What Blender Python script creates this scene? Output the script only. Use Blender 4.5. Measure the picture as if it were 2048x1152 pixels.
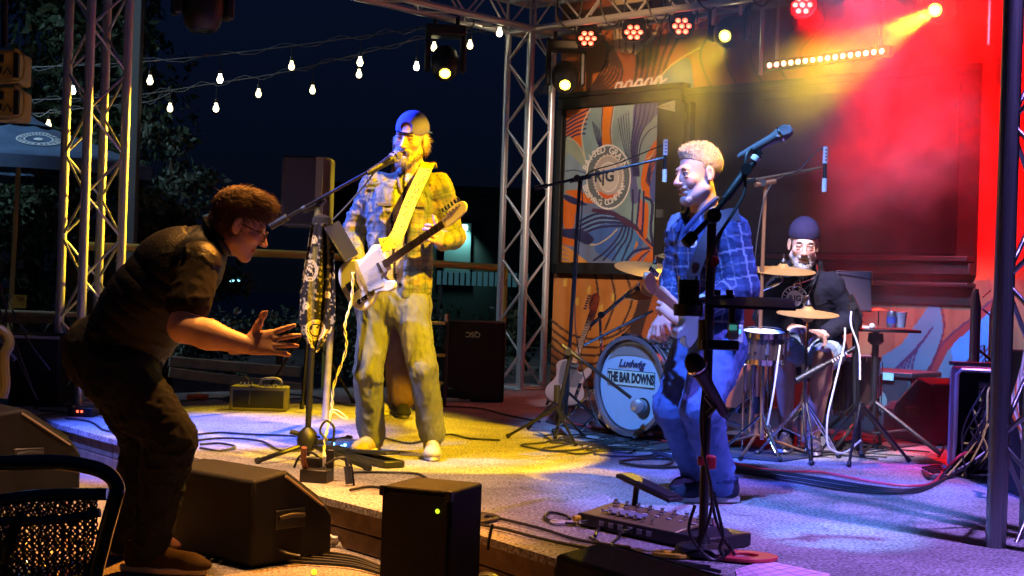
import bpy, math, random
import numpy as np
from mathutils import Vector, Matrix
random.seed(7); rng = np.random.default_rng(7)
for o in list(bpy.data.objects): bpy.data.objects.remove(o)
SC = bpy.context.scene; COL = SC.collection
rad = math.radians
# ------------------------------------------------------------------ camera, world, exposure
EYE = 1.12; DECK = 0.20; FPX = 2800.0; ROLL = rad(1.9); ca, sa = math.cos(ROLL), math.sin(ROLL)
cd = bpy.data.cameras.new('camera'); cam = bpy.data.objects.new('camera', cd); COL.objects.link(cam)
cd.sensor_width = 36; cd.lens = 36*FPX/2048; cd.clip_start = .05; cd.clip_end = 500
cam.matrix_world = Matrix(((ca, -sa, 0, 0), (0, 0, -1, 0), (sa, ca, 0, EYE), (0, 0, 0, 1)))
SC.camera = cam
wd = bpy.data.worlds.new('World'); SC.world = wd; wd.use_nodes = True
wn = wd.node_tree; bg = wn.nodes['Background']
tc = wn.nodes.new('ShaderNodeTexCoord'); sx = wn.nodes.new('ShaderNodeSeparateXYZ'); cr = wn.nodes.new('ShaderNodeValToRGB')
wn.links.new(tc.outputs['Generated'], sx.inputs[0]); wn.links.new(sx.outputs[2], cr.inputs[0]); wn.links.new(cr.outputs[0], bg.inputs[0])
cr.color_ramp.elements[0].color = (.0035, .006, .012, 1); cr.color_ramp.elements[0].position = 0
cr.color_ramp.elements[1].color = (.006, .018, .07, 1); cr.color_ramp.elements[1].position = .35
bg.inputs[1].default_value = .32
vs = SC.view_settings; vs.view_transform = 'Standard'; vs.look = 'None'; vs.exposure = 0; vs.gamma = 1
SC.render.engine = 'CYCLES'
cy = SC.cycles; cy.use_denoising = True; cy.max_bounces = 5; cy.diffuse_bounces = 2; cy.glossy_bounces = 3; cy.transparent_max_bounces = 8
cy.volume_bounces = 0; cy.volume_step_rate = 2.0; cy.volume_max_steps = 64; cy.sample_clamp_indirect = 4; cy.sample_clamp_direct = 0
cy.caustics_reflective = False; cy.caustics_refractive = False

def P(px, py, Y):                     # photo pixel + depth -> place in the world
    u, v = (px-1024)/FPX, (576-py)/FPX
    return Vector(((u*ca-v*sa)*Y, Y, EYE+(u*sa+v*ca)*Y))
def GR(px, py, z=DECK):               # where the line of sight meets a level surface
    u, v = (px-1024)/FPX, (576-py)/FPX
    return P(px, py, (z-EYE)/(u*sa+v*ca))
E1 = Vector((.73, -.685, 0)).normalized(); E2 = Vector((.685, .73, 0)).normalized()
W0 = Vector((.51, 13.34, 0)); T0 = Vector((.1, 12.9, 0)); UP = Vector((0, 0, 1))
def WL(px, py):                       # (t, z) on the back wall
    u, v = (px-1024)/FPX, (576-py)/FPX
    d = Vector((u*ca-v*sa, 1, u*sa+v*ca)); k = W0.dot(E2)/d.dot(E2); p = d*k
    return (p-W0).dot(E1), p.z+EYE
def WP(t, z, off=0): return W0+E1*t-E2*off+UP*z
def BY(px):                           # depth of the truss beam parallel to the wall
    r = (px-1024)/FPX; t = (r*T0.y-T0.x)/(E1.x-r*E1.y); return T0.y+E1.y*t

# ------------------------------------------------------------------ lamps
def spot(name, loc, aim, watt, col, deg, blend=.3, r=.05):
    l = bpy.data.lights.new(name, 'SPOT'); l.energy = watt; l.color = col; l.spot_size = rad(deg); l.spot_blend = blend; l.shadow_soft_size = r
    o = bpy.data.objects.new(name, l); COL.objects.link(o); o.location = loc
    o.rotation_euler = (Vector(aim)-Vector(loc)).to_track_quat('-Z', 'Y').to_euler(); return o
YEL = (1, .62, .02); AMB = (1, .38, .05); RED = (1, .003, .006); BLU = (.14, .24, 1); VIO = (.55, .34, 1)
def FT(t, z=4.0): return Vector((-3+.73*t, 9.9-.685*t, z))       # along the front truss above the frame
spot('stage_spot', (1.5, 4.9, 4.1), (-.5, 7.95, .45), 4300, (1, .56, .0), 25, .12, .03)       # amber key on the singer
spot('stage_spot', (1.55, 5.05, 4.1), P(1416, 306, 6.2), 2000, (1, .5, .0), 8, .3, .03)     # added amber spot for the frontman's head, standing in for the key's edge
spot('stage_wash_and_fill', (-3.6, 7.5, 3.6), (-.8, 7.5, 1.85), 6000, (.04, .1, 1), 18, .6, .05)     # blue from the left end of the front truss
spot('stage_wash_and_fill', (-3.0, 7.0, 4.0), (-1.9, 8.4, .3), 5200, (.07, .14, 1), 30, .7, .05)
spot('stage_wash_and_fill', (.1, 4.0, 4.2), (1.0, 6.2, .8), 2200, (.13, .26, 1), 27, .5, .05)        # blue on the frontman
spot('stage_wash_and_fill', (2.7, 4.3, 4.4), (2.3, 5.6, .2), 1900, (.4, .23, 1), 58, .6, .06)    # violet blue on the right of the deck
spot('stage_wash_and_fill', (-1.3, 6.0, 4.2), (-1.15, 6.5, .2), 1500, (1, .52, .22), 46, .8, .08)
spot('stage_wash_and_fill', (-.3, 5.6, 4.3), (-.95, 5.1, 0), 900, (1, .45, .1), 42, .8, .08)
spot('stage_wash_and_fill', (-2.3, 6.6, 4.2), (-2.5, 7.0, 0), 900, (1, .5, .33), 40, .8, .08)    # warm wash
spot('stage_wash_and_fill', (.6, 6.2, 4.2), (1.4, 9.0, .5), 2000, (.16, .36, 1), 34, .6, .06)
spot('stage_wash_and_fill', (.1, 4.0, 4.2), P(1530, 286, 4.9), 1600, (.16, .42, 1), 9, .5, .05)       # narrow blue fill added for the raised microphone
spot('stage_wash_and_fill', (1.2, 5.95, 4.1), (1.78, 8.4, .65), 1900, (1, .76, .82), 19, .6, .06)      # on the drummer
spot('stage_wash_and_fill', (-.2, 7.2, 4.0), (1.15, 12.7, 1.95), 1300, (1, .74, .55), 27, .5, .06)       # on the poster and mural
spot('stage_wash_and_fill', (1.4, 6.6, 4.2), (3.2, 10.5, .4), 3400, (.16, .48, 1), 22, .5, .06)
spot('stage_wash_and_fill', (-.2, 7.0, 4.0), P(1150, 730, 11.0), 420, (.85, .8, 1), 9, .5, .05)       # pale fill added to brighten the second guitar
spot('stage_wash_and_fill', (-2.6, 5.6, 4.0), (-.62, 7.4, .65), 1300, (.3, .42, 1), 15, .8, .06)    # cool fill added for the singer's legs
spot('stage_wash_and_fill', (2.9, 6.2, 4.0), (1.76, 8.2, .55), 1000, (.9, .75, 1), 13, .7, .06)       # unseen fill added to lift the drummer's legs
spot('stage_wash_and_fill', (-.3, 7.4, 4.0), (1.15, 12.9, 3.35), 1300, (1, .5, .2), 17, .8, .06)       # orange fill added to warm the top of the mural
M1, M2, M3, M4 = P(1450, 72, BY(1450)), P(1870, 20, BY(1870)), P(1130, 170, BY(1130)), P(890, 147, 12.17)
def beam(M, aim, w, c, deg, bl): spot('mover_beam', M+(Vector(aim)-M).normalized()*.03, aim, w, c, deg, bl, .03)
beam(M2, P(1380, 290, 6.6), 4200, YEL, 12, 1)
beam(M1, P(1200, 330, 8.5), 560, YEL, 34, 1)
beam(M3, P(150, 400, 9.8), 5200, (1, .6, .02), 20, .8)
beam(M4, P(640, 770, 9.4), 1500, YEL, 38, .8)
spot('stage_spot', FT(4.4), (-1.15, 5.45, 1.1), 2500, (1, .33, .03), 44, .4, .04)   # orange light on the bending man
spot('par_beam', P(1605, 12, BY(1605))-E2*.12, WP(2.9, 3.3), 6500, RED, 60, .8, .05)
spot('par_beam', P(1930, -120, 8.6), P(1920, 150, 9.9), 2700, RED, 66, .8, .05)
spot('par_beam', P(1267, 68, BY(1267))-E2*.2, P(1230, 640, 11.5), 80, (1, .1, .03), 60, .5, .05)
spot('par_beam', P(1750, -60, BY(1750))-E2*.3, P(1840, 330, 9.6), 2300, RED, 56, .8, .05)
spot('garden_fill', (-6.5, 10.0, 5.0), (-4.4, 13.2, 2.1), 750, (.55, .8, 1), 80, .8, .3)  # unseen cool fill added to brighten the umbrella and trees

# ------------------------------------------------------------------ materials
MATS = {}
def mat(name, col=(.5, .5, .5), rough=.6, metal=0, bump=0, bscale=80, var=0, vscale=6, emit=None, es=1, attr=False, spec=.5, trans=0, coat=0):
    if name in MATS: return MATS[name]
    m = bpy.data.materials.new(name); m.use_nodes = True; nt = m.node_tree; b = nt.nodes['Principled BSDF']; N, L = nt.nodes.new, nt.links.new
    b.inputs['Base Color'].default_value = (*col, 1); b.inputs['Roughness'].default_value = rough; b.inputs['Metallic'].default_value = metal
    b.inputs['Specular IOR Level'].default_value = spec; b.inputs['Transmission Weight'].default_value = trans; b.inputs['Coat Weight'].default_value = coat
    if emit: b.inputs['Emission Color'].default_value = (*emit, 1); b.inputs['Emission Strength'].default_value = es
    t = N('ShaderNodeTexCoord'); src = None
    if attr:
        a = N('ShaderNodeAttribute'); a.attribute_name = 'Col'; src = a.outputs['Color']; L(src, b.inputs['Base Color'])
    if var:
        n = N('ShaderNodeTexNoise'); n.inputs['Scale'].default_value = vscale; n.inputs['Detail'].default_value = 6; L(t.outputs['Object'], n.inputs['Vector'])
        mr = N('ShaderNodeMapRange'); mr.inputs[1].default_value = .3; mr.inputs[2].default_value = .7; mr.inputs[3].default_value = 1-var; mr.inputs[4].default_value = 1+var*.6
        L(n.outputs[0], mr.inputs[0]); mx = N('ShaderNodeMix'); mx.data_type = 'RGBA'; mx.blend_type = 'MULTIPLY'; mx.inputs[0].default_value = 1
        if src: L(src, mx.inputs[6])
        else: mx.inputs[6].default_value = (*col, 1)
        L(mr.outputs[0], mx.inputs[7]); L(mx.outputs[2], b.inputs['Base Color'])
        r2 = N('ShaderNodeMapRange'); r2.inputs[3].default_value = max(.02, rough-.15*var*2); r2.inputs[4].default_value = min(1, rough+.2*var*2); L(n.outputs[0], r2.inputs[0]); L(r2.outputs[0], b.inputs['Roughness'])
    if bump:
        n = N('ShaderNodeTexNoise'); n.inputs['Scale'].default_value = bscale; n.inputs['Detail'].default_value = 5; L(t.outputs['Object'], n.inputs['Vector'])
        bp = N('ShaderNodeBump'); bp.inputs['Strength'].default_value = bump; bp.inputs['Distance'].default_value = .01; L(n.outputs[0], bp.inputs['Height']); L(bp.outputs[0], b.inputs['Normal'])
    MATS[name] = m; return m
alu = mat('aluminium', (.78, .78, .8), .34, .65, var=.25, vscale=9)
chrome = mat('chrome', (.8, .8, .82), .1, 1)
blk = mat('black_paint', (.012, .012, .013), .42, bump=.15, bscale=300)
blks = mat('black_satin_metal', (.02, .02, .022), .3, .4)
cab = mat('cabinet_black', (.006, .006, .007), .6, spec=.25, bump=.5, bscale=260, var=.3)
matte = mat('matte_black', (.004, .004, .004), .8, spec=.15)
rub = mat('cable_rubber', (.015, .015, .016), .5)
redc = mat('red_cable', (.55, .04, .06), .45); whc = mat('white_cable', (.75, .73, .7), .5)
skin = mat('skin', attr=True, rough=.55, bump=.12, bscale=220); cloth = mat('cloth', attr=True, rough=.9, bump=.5, bscale=420, spec=.15)
hairm = mat('hair', attr=True, rough=.55); shiny = mat('shiny_cloth', attr=True, rough=.5, spec=.25, bump=.3, bscale=120)
paint = mat('painted_mural', attr=True, rough=.6, bump=.12, bscale=40, var=.12, vscale=5)
brass = mat('cymbal_bronze', (.72, .4, .12), .36, .7, bump=.2, bscale=60)
white = mat('white_paint', (.78, .76, .72), .35, coat=.4); wood = mat('maple', (.6, .36, .16), .4, var=.25, vscale=12)
yelm = mat('yellow_plastic', (.8, .52, .02), .4); grey = mat('grey_plastic', (.3, .3, .32), .5)

# ------------------------------------------------------------------ things, parts
MW = {}
def tag(o, label=None, cat=None, group=None, kind=None):
    if label: o['label'] = label
    if cat: o['category'] = cat
    if group: o['group'] = group
    if kind: o['kind'] = kind
    return o
def thing(name, label, cat, loc=(0, 0, 0), R=None, group=None):
    o = bpy.data.objects.new(name, None); COL.objects.link(o); M = (R.to_4x4() if R is not None else Matrix.Identity(4)); M.translation = Vector(loc)
    o.matrix_world = M; o.empty_display_size = .1; MW[o.name] = M.copy(); tag(o, label, cat, group); return o
def link(name, me, parent=None, M=None):
    o = bpy.data.objects.new(name, me); COL.objects.link(o)
    if parent is not None: o.parent = parent
    if M is not None: o.matrix_local = M
    MW[o.name] = (MW.get(parent.name, Matrix.Identity(4)) if parent is not None else Matrix.Identity(4)) @ (M or Matrix.Identity(4))
    return o
def inv(parent): return MW[parent.name].inverted() if parent is not None else Matrix.Identity(4)
def rot(z=0, x=0, y=0): return (Matrix.Rotation(rad(z), 3, 'Z') @ Matrix.Rotation(rad(x), 3, 'X') @ Matrix.Rotation(rad(y), 3, 'Y'))
def frame(x, z):                      # matrix with columns x, y, z
    x = Vector(x).normalized(); z = Vector(z); z = (z-x*z.dot(x)).normalized(); y = z.cross(x); return Matrix((x, y, z)).transposed()
WR = frame(E1, UP)                    # wall frame: x along wall, y into the wall, z up
def cr_pts(pts, n=8, closed=False):
    pts = [Vector(p) for p in pts]; out = []; m = len(pts)
    for i in range(m if closed else m-1):
        g = (lambda j: pts[j % m]) if closed else (lambda j: pts[max(0, min(m-1, j))])
        a, b, c, d = g(i-1), g(i), g(i+1), g(i+2)
        for k in range(n):
            t = k/n; out.append(.5*((2*b)+(c-a)*t+(2*a-5*b+4*c-d)*t*t+(3*b-a-3*c+d)*t**3))
    if not closed: out.append(pts[-1])
    return out
class G:
    def __init__(s): s.v = []; s.f = []
    def add(s, vs, fs): n = len(s.v); s.v += [Vector(v) for v in vs]; s.f += [tuple(i+n for i in f) for f in fs]; return s
    def box(s, c, d, R=None):
        c = Vector(c); R = R or Matrix.Identity(3); vs = [c+R@Vector((x*d[0]/2, y*d[1]/2, z*d[2]/2)) for x in (-1, 1) for y in (-1, 1) for z in (-1, 1)]
        return s.add(vs, [(0, 1, 3, 2), (4, 6, 7, 5), (0, 4, 5, 1), (2, 3, 7, 6), (0, 2, 6, 4), (1, 5, 7, 3)])
    def tube(s, pts, r, n=8, caps=True, closed=False):
        pts = [Vector(p) for p in pts]; m = len(pts); rs = r if isinstance(r, (list, tuple)) else [r]*m; vs = []; nrm = None
        for i, p in enumerate(pts):
            t = (pts[(i+1) % m]-pts[i-1]) if closed else (pts[min(i+1, m-1)]-pts[max(i-1, 0)])
            t = t.normalized() if t.length > 1e-9 else UP
            if nrm is None: nrm = t.orthogonal().normalized()
            nrm = (nrm-t*nrm.dot(t)); nrm = nrm.normalized() if nrm.length > 1e-6 else t.orthogonal().normalized(); b = t.cross(nrm)
            for k in range(n): a = 2*math.pi*k/n; vs.append(p+(nrm*math.cos(a)+b*math.sin(a))*rs[i])
        fs = [(i*n+k, i*n+(k+1) % n, ((i+1) % m)*n+(k+1) % n, ((i+1) % m)*n+k) for i in range(m if closed else m-1) for k in range(n)]
        if caps and not closed: fs += [tuple(range(n))[::-1], tuple((m-1)*n+k for k in range(n))]
        return s.add(vs, fs)
    def cyl(s, a, b, r, r2=None, n=16): return s.tube([a, b], [r, r if r2 is None else r2], n)
    def lathe(s, prof, n=24, o=(0, 0, 0), R=None, sq=(1, 1), caps=True):   # prof: (radius, height)
        o = Vector(o); R = R or Matrix.Identity(3); vs = []; m = len(prof)
        for r, h in prof:
            for k in range(n): a = 2*math.pi*k/n; vs.append(o+R@Vector((math.cos(a)*r*sq[0], math.sin(a)*r*sq[1], h)))
        fs = [(i*n+k, i*n+(k+1) % n, (i+1)*n+(k+1) % n, (i+1)*n+k) for i in range(m-1) for k in range(n)]
        if caps and prof[0][0] > 1e-5: fs.append(tuple(range(n))[::-1])
        if caps and prof[-1][0] > 1e-5: fs.append(tuple((m-1)*n+k for k in range(n)))
        return s.add(vs, fs)
    def prism(s, pts, th, o=(0, 0, 0), R=None):                # 2D outline in xy, thickness along +z
        o = Vector(o); R = R or Matrix.Identity(3); n = len(pts)
        vs = [o+R@Vector((p[0], p[1], z)) for z in (0, th) for p in pts]
        return s.add(vs, [tuple(range(n))[::-1], tuple(range(n, 2*n))]+[(i, (i+1) % n, n+(i+1) % n, n+i) for i in range(n)])
    def ball(s, c, r, n=12): 
        m = n//2+1; return s.lathe([(max(1e-6, r*math.sin(math.pi*i/m)), -r*math.cos(math.pi*i/m)) for i in range(m+1)], n, c)
    def build(s, name, m, parent=None, world=True, bevel=0, label=None, cat=None, group=None, kind=None, ang=35, col=None):
        M = inv(parent) if world else Matrix.Identity(4)
        me = bpy.data.meshes.new(name); me.from_pydata([M@v for v in s.v], [], s.f); me.materials.append(m)
        me.polygons.foreach_set('use_smooth', [True]*len(me.polygons)); me.set_sharp_from_angle(angle=rad(ang)); me.update()
        if col is not None:
            a = me.color_attributes.new('Col', 'FLOAT_COLOR', 'POINT'); a.data.foreach_set('color', np.tile(np.array([*col, 1.], 'f4'), len(me.vertices)))
        o = link(name, me, parent)
        if bevel: b = o.modifiers.new('bevel', 'BEVEL'); b.width = bevel; b.segments = 2; b.limit_method = 'ANGLE'
        return tag(o, label, cat, group, kind)
_u = G().cyl((0, 0, 0), (0, 0, 1), 1, n=10); UM = {}
def strut(parent, a, b, r, name, m, label=None):               # a bar sharing one cylinder mesh
    if m.name not in UM:
        me = bpy.data.meshes.new(name); me.from_pydata(_u.v, [], _u.f); me.materials.append(m); me.polygons.foreach_set('use_smooth', [True]*len(me.polygons)); me.set_sharp_from_angle(angle=rad(40)); UM[m.name] = me
    a, b = Vector(a), Vector(b); d = b-a; z = d.normalized(); x = z.orthogonal().normalized(); y = z.cross(x)
    M = Matrix(((x.x*r, y.x*r, d.x, a.x), (x.y*r, y.y*r, d.y, a.y), (x.z*r, y.z*r, d.z, a.z), (0, 0, 0, 1)))
    return tag(link(name, UM[m.name], parent, inv(parent)@M), label)
def npmesh(name, V, Q, m, col=None, parent=None, smooth=True):
    V = np.asarray(V, 'f4'); M = np.array(inv(parent), 'f4'); V = V@M[:3, :3].T+M[:3, 3]; Q = np.asarray(Q, 'i4'); k = Q.shape[1]
    me = bpy.data.meshes.new(name); me.vertices.add(len(V)); me.vertices.foreach_set('co', V.ravel()); me.loops.add(Q.size); me.loops.foreach_set('vertex_index', Q.ravel())
    me.polygons.add(len(Q)); me.polygons.foreach_set('loop_start', np.arange(0, Q.size, k, dtype='i4')); me.materials.append(m); me.update(calc_edges=True)
    me.polygons.foreach_set('use_smooth', np.full(len(Q), smooth))
    if col is not None:
        c = np.ones((len(V), 4), 'f4'); c[:, :3] = col; a = me.color_attributes.new('Col', 'FLOAT_COLOR', 'POINT'); a.data.foreach_set('color', c.ravel())
    return link(name, me, parent)
def text(s, size, m, parent, o, R, name='lettering', ext=.001, sx=1, bold=0, align='CENTER', label=None, shear=0):
    c = bpy.data.curves.new(name, 'FONT'); c.body = s; c.size = size; c.extrude = ext; c.align_x = align; c.align_y = 'CENTER'; c.offset = bold; c.resolution_u = 3; c.shear = shear
    t = bpy.data.objects.new('t', c); COL.objects.link(t); bpy.context.view_layer.update()
    me = bpy.data.meshes.new_from_object(t.evaluated_get(bpy.context.evaluated_depsgraph_get())); bpy.data.objects.remove(t); bpy.data.curves.remove(c)
    me.materials.clear(); me.materials.append(m); me.name = name
    M = R.to_4x4() @ Matrix.Diagonal((sx, 1, 1, 1)); M.translation = Vector(o)
    return tag(link(name, me, parent, inv(parent)@M), label)
def ringtext(s, r, a0, a1, size, m, parent, o, R, out=True, bold=0):   # letters round a circle (angles clockwise from the top)
    for i, ch in enumerate(s):
        if ch == ' ': continue
        a = rad(a0+(a1-a0)*i/(len(s)-1)); p = Vector((math.sin(a)*r, math.cos(a)*r, 0)); rr = Matrix.Rotation(-a+(0 if out else math.pi), 3, 'Z')
        text(ch, size, m, parent, Vector(o)+R@p, R@rr, 'letter', bold=bold)

# ------------------------------------------------------------------ noise and distance fields for bodies and cloth
def vn(p, seed=0):
    p = np.asarray(p, 'f8'); i = np.floor(p).astype('i8'); f = p-i; f = f*f*(3-2*f); r = 0
    for dx in (0, 1):
        for dy in (0, 1):
            for dz in (0, 1):
                h = ((i[:, 0]+dx)*73856093) ^ ((i[:, 1]+dy)*19349663) ^ ((i[:, 2]+dz)*83492791) ^ (seed*912931); h = (h*2654435761) & 0xffffffff; h = ((h >> 13) ^ h) & 0xffff
                r = r+(h/65535.)*np.where(dx, f[:, 0], 1-f[:, 0])*np.where(dy, f[:, 1], 1-f[:, 1])*np.where(dz, f[:, 2], 1-f[:, 2])
    return r
def fbm(p, seed=0): return .55*vn(p, seed)+.3*vn(np.asarray(p)*2.1, seed+1)+.15*vn(np.asarray(p)*4.3, seed+2)
class F:
    def __init__(s, lo, hi, h):
        s.lo = np.array(lo, 'f4'); s.h = h; s.n = np.ceil((np.array(hi)-s.lo)/h).astype(int)+1; s.d = np.full(s.n, .5, 'f4'); s.bones = []
    def grid(s, lo, hi):
        a = np.clip(np.floor((lo-s.lo)/s.h).astype(int), 0, s.n); b = np.clip(np.ceil((hi-s.lo)/s.h).astype(int)+1, 0, s.n)
        sl = tuple(slice(x, y) for x, y in zip(a, b)); ax = [s.lo[i]+s.h*np.arange(a[i], b[i], dtype='f4') for i in range(3)]
        return sl, ax[0][:, None, None], ax[1][None, :, None], ax[2][None, None, :]
    def put(s, sl, d, k, op):
        c = s.d[sl]
        if c.size == 0: return
        if op: d = -d; h = np.clip(.5-.5*(c-d)/k, 0, 1); s.d[sl] = c*(1-h)+d*h+k*h*(1-h)
        else: h = np.clip(.5+.5*(c-d)/k, 0, 1); s.d[sl] = c*(1-h)+d*h-k*h*(1-h)
    def cap(s, a, b, ra, rb=None, k=.015, op=0, flat=None, bone=True):
        rb = ra if rb is None else rb; a = np.array(a, 'f4'); b = np.array(b, 'f4'); m = max(ra, rb)*1.1+k+3*s.h
        if bone and not op: s.bones.append((a, b, (ra+rb)/2))
        sl, X, Y, Z = s.grid(np.minimum(a, b)-m, np.maximum(a, b)+m); ab = b-a; px, py, pz = X-a[0], Y-a[1], Z-a[2]
        if flat is not None:
            f = np.array(flat[0], 'f4'); q = 1/flat[1]-1; w = (px*f[0]+py*f[1]+pz*f[2])*q; px, py, pz = px+w*f[0], py+w*f[1], pz+w*f[2]; ab = ab+f*(ab@f)*q
        t = np.clip((px*ab[0]+py*ab[1]+pz*ab[2])/max(ab@ab, 1e-9), 0, 1)
        d = np.sqrt((px-t*ab[0])**2+(py-t*ab[1])**2+(pz-t*ab[2])**2)-(ra+(rb-ra)*t)
        if flat is not None: d = d*flat[1]
        s.put(sl, d, k, op)
    def ell(s, c, r, R=None, k=.01, op=0):
        c = np.array(c, 'f4'); r = np.array(r, 'f4'); m = max(r)+k+3*s.h; sl, X, Y, Z = s.grid(c-m, c+m); x, y, z = X-c[0], Y-c[1], Z-c[2]
        if R is not None: R = np.array(R); x, y, z = x*R[0, 0]+y*R[1, 0]+z*R[2, 0], x*R[0, 1]+y*R[1, 1]+z*R[2, 1], x*R[0, 2]+y*R[1, 2]+z*R[2, 2]
        k0 = np.sqrt((x/r[0])**2+(y/r[1])**2+(z/r[2])**2); k1 = np.sqrt((x/r[0]**2)**2+(y/r[1]**2)**2+(z/r[2]**2)**2)+1e-6
        s.put(sl, k0*(k0-1)/k1, k, op)
    def cut(s, fn, k=.004):            # keep only where fn < 0
        sl, X, Y, Z = s.grid(s.lo, s.lo+s.n*s.h); d = fn(X, Y, Z)+0*(X+Y+Z); c = s.d; h = np.clip(.5-.5*(c-d)/k, 0, 1); s.d = (c*(1-h)+d*h+k*h*(1-h)).astype('f4')
    def mesh(s):
        d = s.d; d[0], d[-1], d[:, 0], d[:, -1], d[:, :, 0], d[:, :, -1] = (.5,)*6; I = d < 0; n = d.shape
        c8 = [(x, y, z) for x in (0, 1) for y in (0, 1) for z in (0, 1)]; sl = lambda c: tuple(slice(c[i], n[i]-1+c[i]) for i in range(3))
        cnt = sum(I[sl(c)].astype('i1') for c in c8); act = np.argwhere((cnt > 0) & (cnt < 8)); vals = {c: d[act[:, 0]+c[0], act[:, 1]+c[1], act[:, 2]+c[2]] for c in c8}
        acc = np.zeros((len(act), 3)); num = np.zeros(len(act))
        for a in c8:
            for ax in range(3):
                if a[ax]: continue
                b = list(a); b[ax] = 1; b = tuple(b); x = (vals[a] < 0) != (vals[b] < 0); t = np.where(x, vals[a]/(vals[a]-vals[b]+1e-12), 0); q = np.array(a)[None, :]+0.*acc; q[:, ax] += t; acc += q*x[:, None]; num += x
        V = s.lo+s.h*(act+acc/num[:, None]); vid = np.full(tuple(k-1 for k in n), -1, 'i4'); vid[act[:, 0], act[:, 1], act[:, 2]] = np.arange(len(act)); Qs = []
        for ax in range(3):
            u, w = (ax+1) % 3, (ax+2) % 3; s0 = [slice(None)]*3; s1 = [slice(None)]*3; s0[ax] = slice(0, -1); s1[ax] = slice(1, None); e = np.argwhere(I[tuple(s0)] != I[tuple(s1)])
            e = e[(e[:, u] > 0) & (e[:, w] > 0) & (e[:, u] < n[u]-1) & (e[:, w] < n[w]-1)]; ins = I[e[:, 0], e[:, 1], e[:, 2]]; q = []
            for du, dw in ((-1, -1), (0, -1), (0, 0), (-1, 0)): g = e.copy(); g[:, u] += du; g[:, w] += dw; q.append(vid[g[:, 0], g[:, 1], g[:, 2]])
            q = np.stack(q, 1); q[~ins] = q[~ins][:, ::-1]; Qs.append(q)
        Q = np.concatenate(Qs); return V, Q[(Q >= 0).all(1)]
    def uv(s, V):                      # cloth coordinates that follow the limbs
        best = np.full(len(V), 9.); U = np.zeros((len(V), 2)); acc = 0
        for a, b, r in s.bones:
            a = a.astype('f8'); b = b.astype('f8'); ab = b-a; L = np.linalg.norm(ab)+1e-6; z = ab/L; t = np.clip((V-a)@z, 0, L); q = V-a-t[:, None]*z; dd = np.linalg.norm(q, axis=1)/r
            x = np.cross(z, (0, 1, 0.2)); x /= np.linalg.norm(x)+1e-9; y = np.cross(z, x); an = np.arctan2(q@x, q@y)*r; m = dd < best; best[m] = dd[m]; U[m, 0] = an[m]; U[m, 1] = t[m]+acc; acc += L
        return U
def normals(V, Q):
    n = np.cross(V[Q[:, 2]]-V[Q[:, 0]], V[Q[:, 3]]-V[Q[:, 1]]); o = np.zeros_like(V)
    for k in range(4):
        for c in range(3): o[:, c] += np.bincount(Q[:, k], n[:, c], len(V))
    return o/(np.linalg.norm(o, axis=1)[:, None]+1e-12)
def folds(V, Q, amp, fr=(9, 9, 20), seed=0):
    N = normals(V, Q); p = V*np.array(fr); p = p+1.2*np.stack([vn(p*.5, seed+5), vn(p*.5, seed+6), vn(p*.5, seed+7)], 1); r = 1-np.abs(2*vn(p, seed)-1); r2 = 1-np.abs(2*vn(p*2.2, seed+3)-1); m = np.clip(fbm(V*5, seed+9)*2-.5, .15, 1)
    return V+N*((r**3*.8+r2**3*.4-.3)*amp*m)[:, None]
# ================================================================== the setting
carpet = mat('stage_carpet', (.30, .285, .29), .95, bump=.9, bscale=150, var=.0)
def carpet_nodes(m, base, sc=170, amt=.5):
    nt = m.node_tree; N, L = nt.nodes.new, nt.links.new; b = nt.nodes['Principled BSDF']; t = N('ShaderNodeTexCoord'); prev = None
    for k, (s, lo, hi) in enumerate(((sc, 1-amt, 1+amt), (2.3, .72, 1.2), (11, .88, 1.1))):
        n = N('ShaderNodeTexNoise'); n.inputs['Scale'].default_value = s; n.inputs['Detail'].default_value = 4; L(t.outputs['Object'], n.inputs['Vector'])
        mr = N('ShaderNodeMapRange'); mr.inputs[1].default_value = .33; mr.inputs[2].default_value = .67; mr.inputs[3].default_value = lo; mr.inputs[4].default_value = hi; L(n.outputs[0], mr.inputs[0])
        mx = N('ShaderNodeMix'); mx.data_type = 'RGBA'; mx.blend_type = 'MULTIPLY'; mx.inputs[0].default_value = 1
        if prev is None: mx.inputs[6].default_value = (*base, 1)
        else: L(prev, mx.inputs[6])
        L(mr.outputs[0], mx.inputs[7]); prev = mx.outputs[2]
    n = N('ShaderNodeTexNoise'); n.inputs['Scale'].default_value = 3.7; n.inputs['Detail'].default_value = 9; n.inputs['Roughness'].default_value = .72; n.inputs['Distortion'].default_value = 1.3; L(t.outputs['Object'], n.inputs['Vector'])
    mr = N('ShaderNodeMapRange'); mr.inputs[1].default_value = .57; mr.inputs[2].default_value = .66; mr.inputs[3].default_value = 1; mr.inputs[4].default_value = .62; L(n.outputs[0], mr.inputs[0])   # worn and dirty patches
    mx = N('ShaderNodeMix'); mx.data_type = 'RGBA'; mx.blend_type = 'MULTIPLY'; mx.inputs[0].default_value = 1; L(prev, mx.inputs[6]); L(mr.outputs[0], mx.inputs[7]); prev = mx.outputs[2]
    L(prev, b.inputs['Base Color'])
carpet_nodes(carpet, (.32, .3, .31), 75, .7)
gmat = mat('terrace_ground', (.2, .19, .18), .95, bump=.8, bscale=90); carpet_nodes(gmat, (.24, .2, .18), 90, .8)
rugm = mat('drum_rug', (.03, .03, .04), .95, bump=.8, bscale=200); carpet_nodes(rugm, (.035, .035, .05), 120, .5)
fasc = mat('fascia_wood', (.16, .1, .055), .75, bump=.5, bscale=60, var=.4, vscale=14)
G().add([(-60, -5, 0), (60, -5, 0), (60, 120, 0), (-60, 120, 0)], [(0, 1, 2, 3)]).build('ground', gmat, kind='structure')
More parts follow.
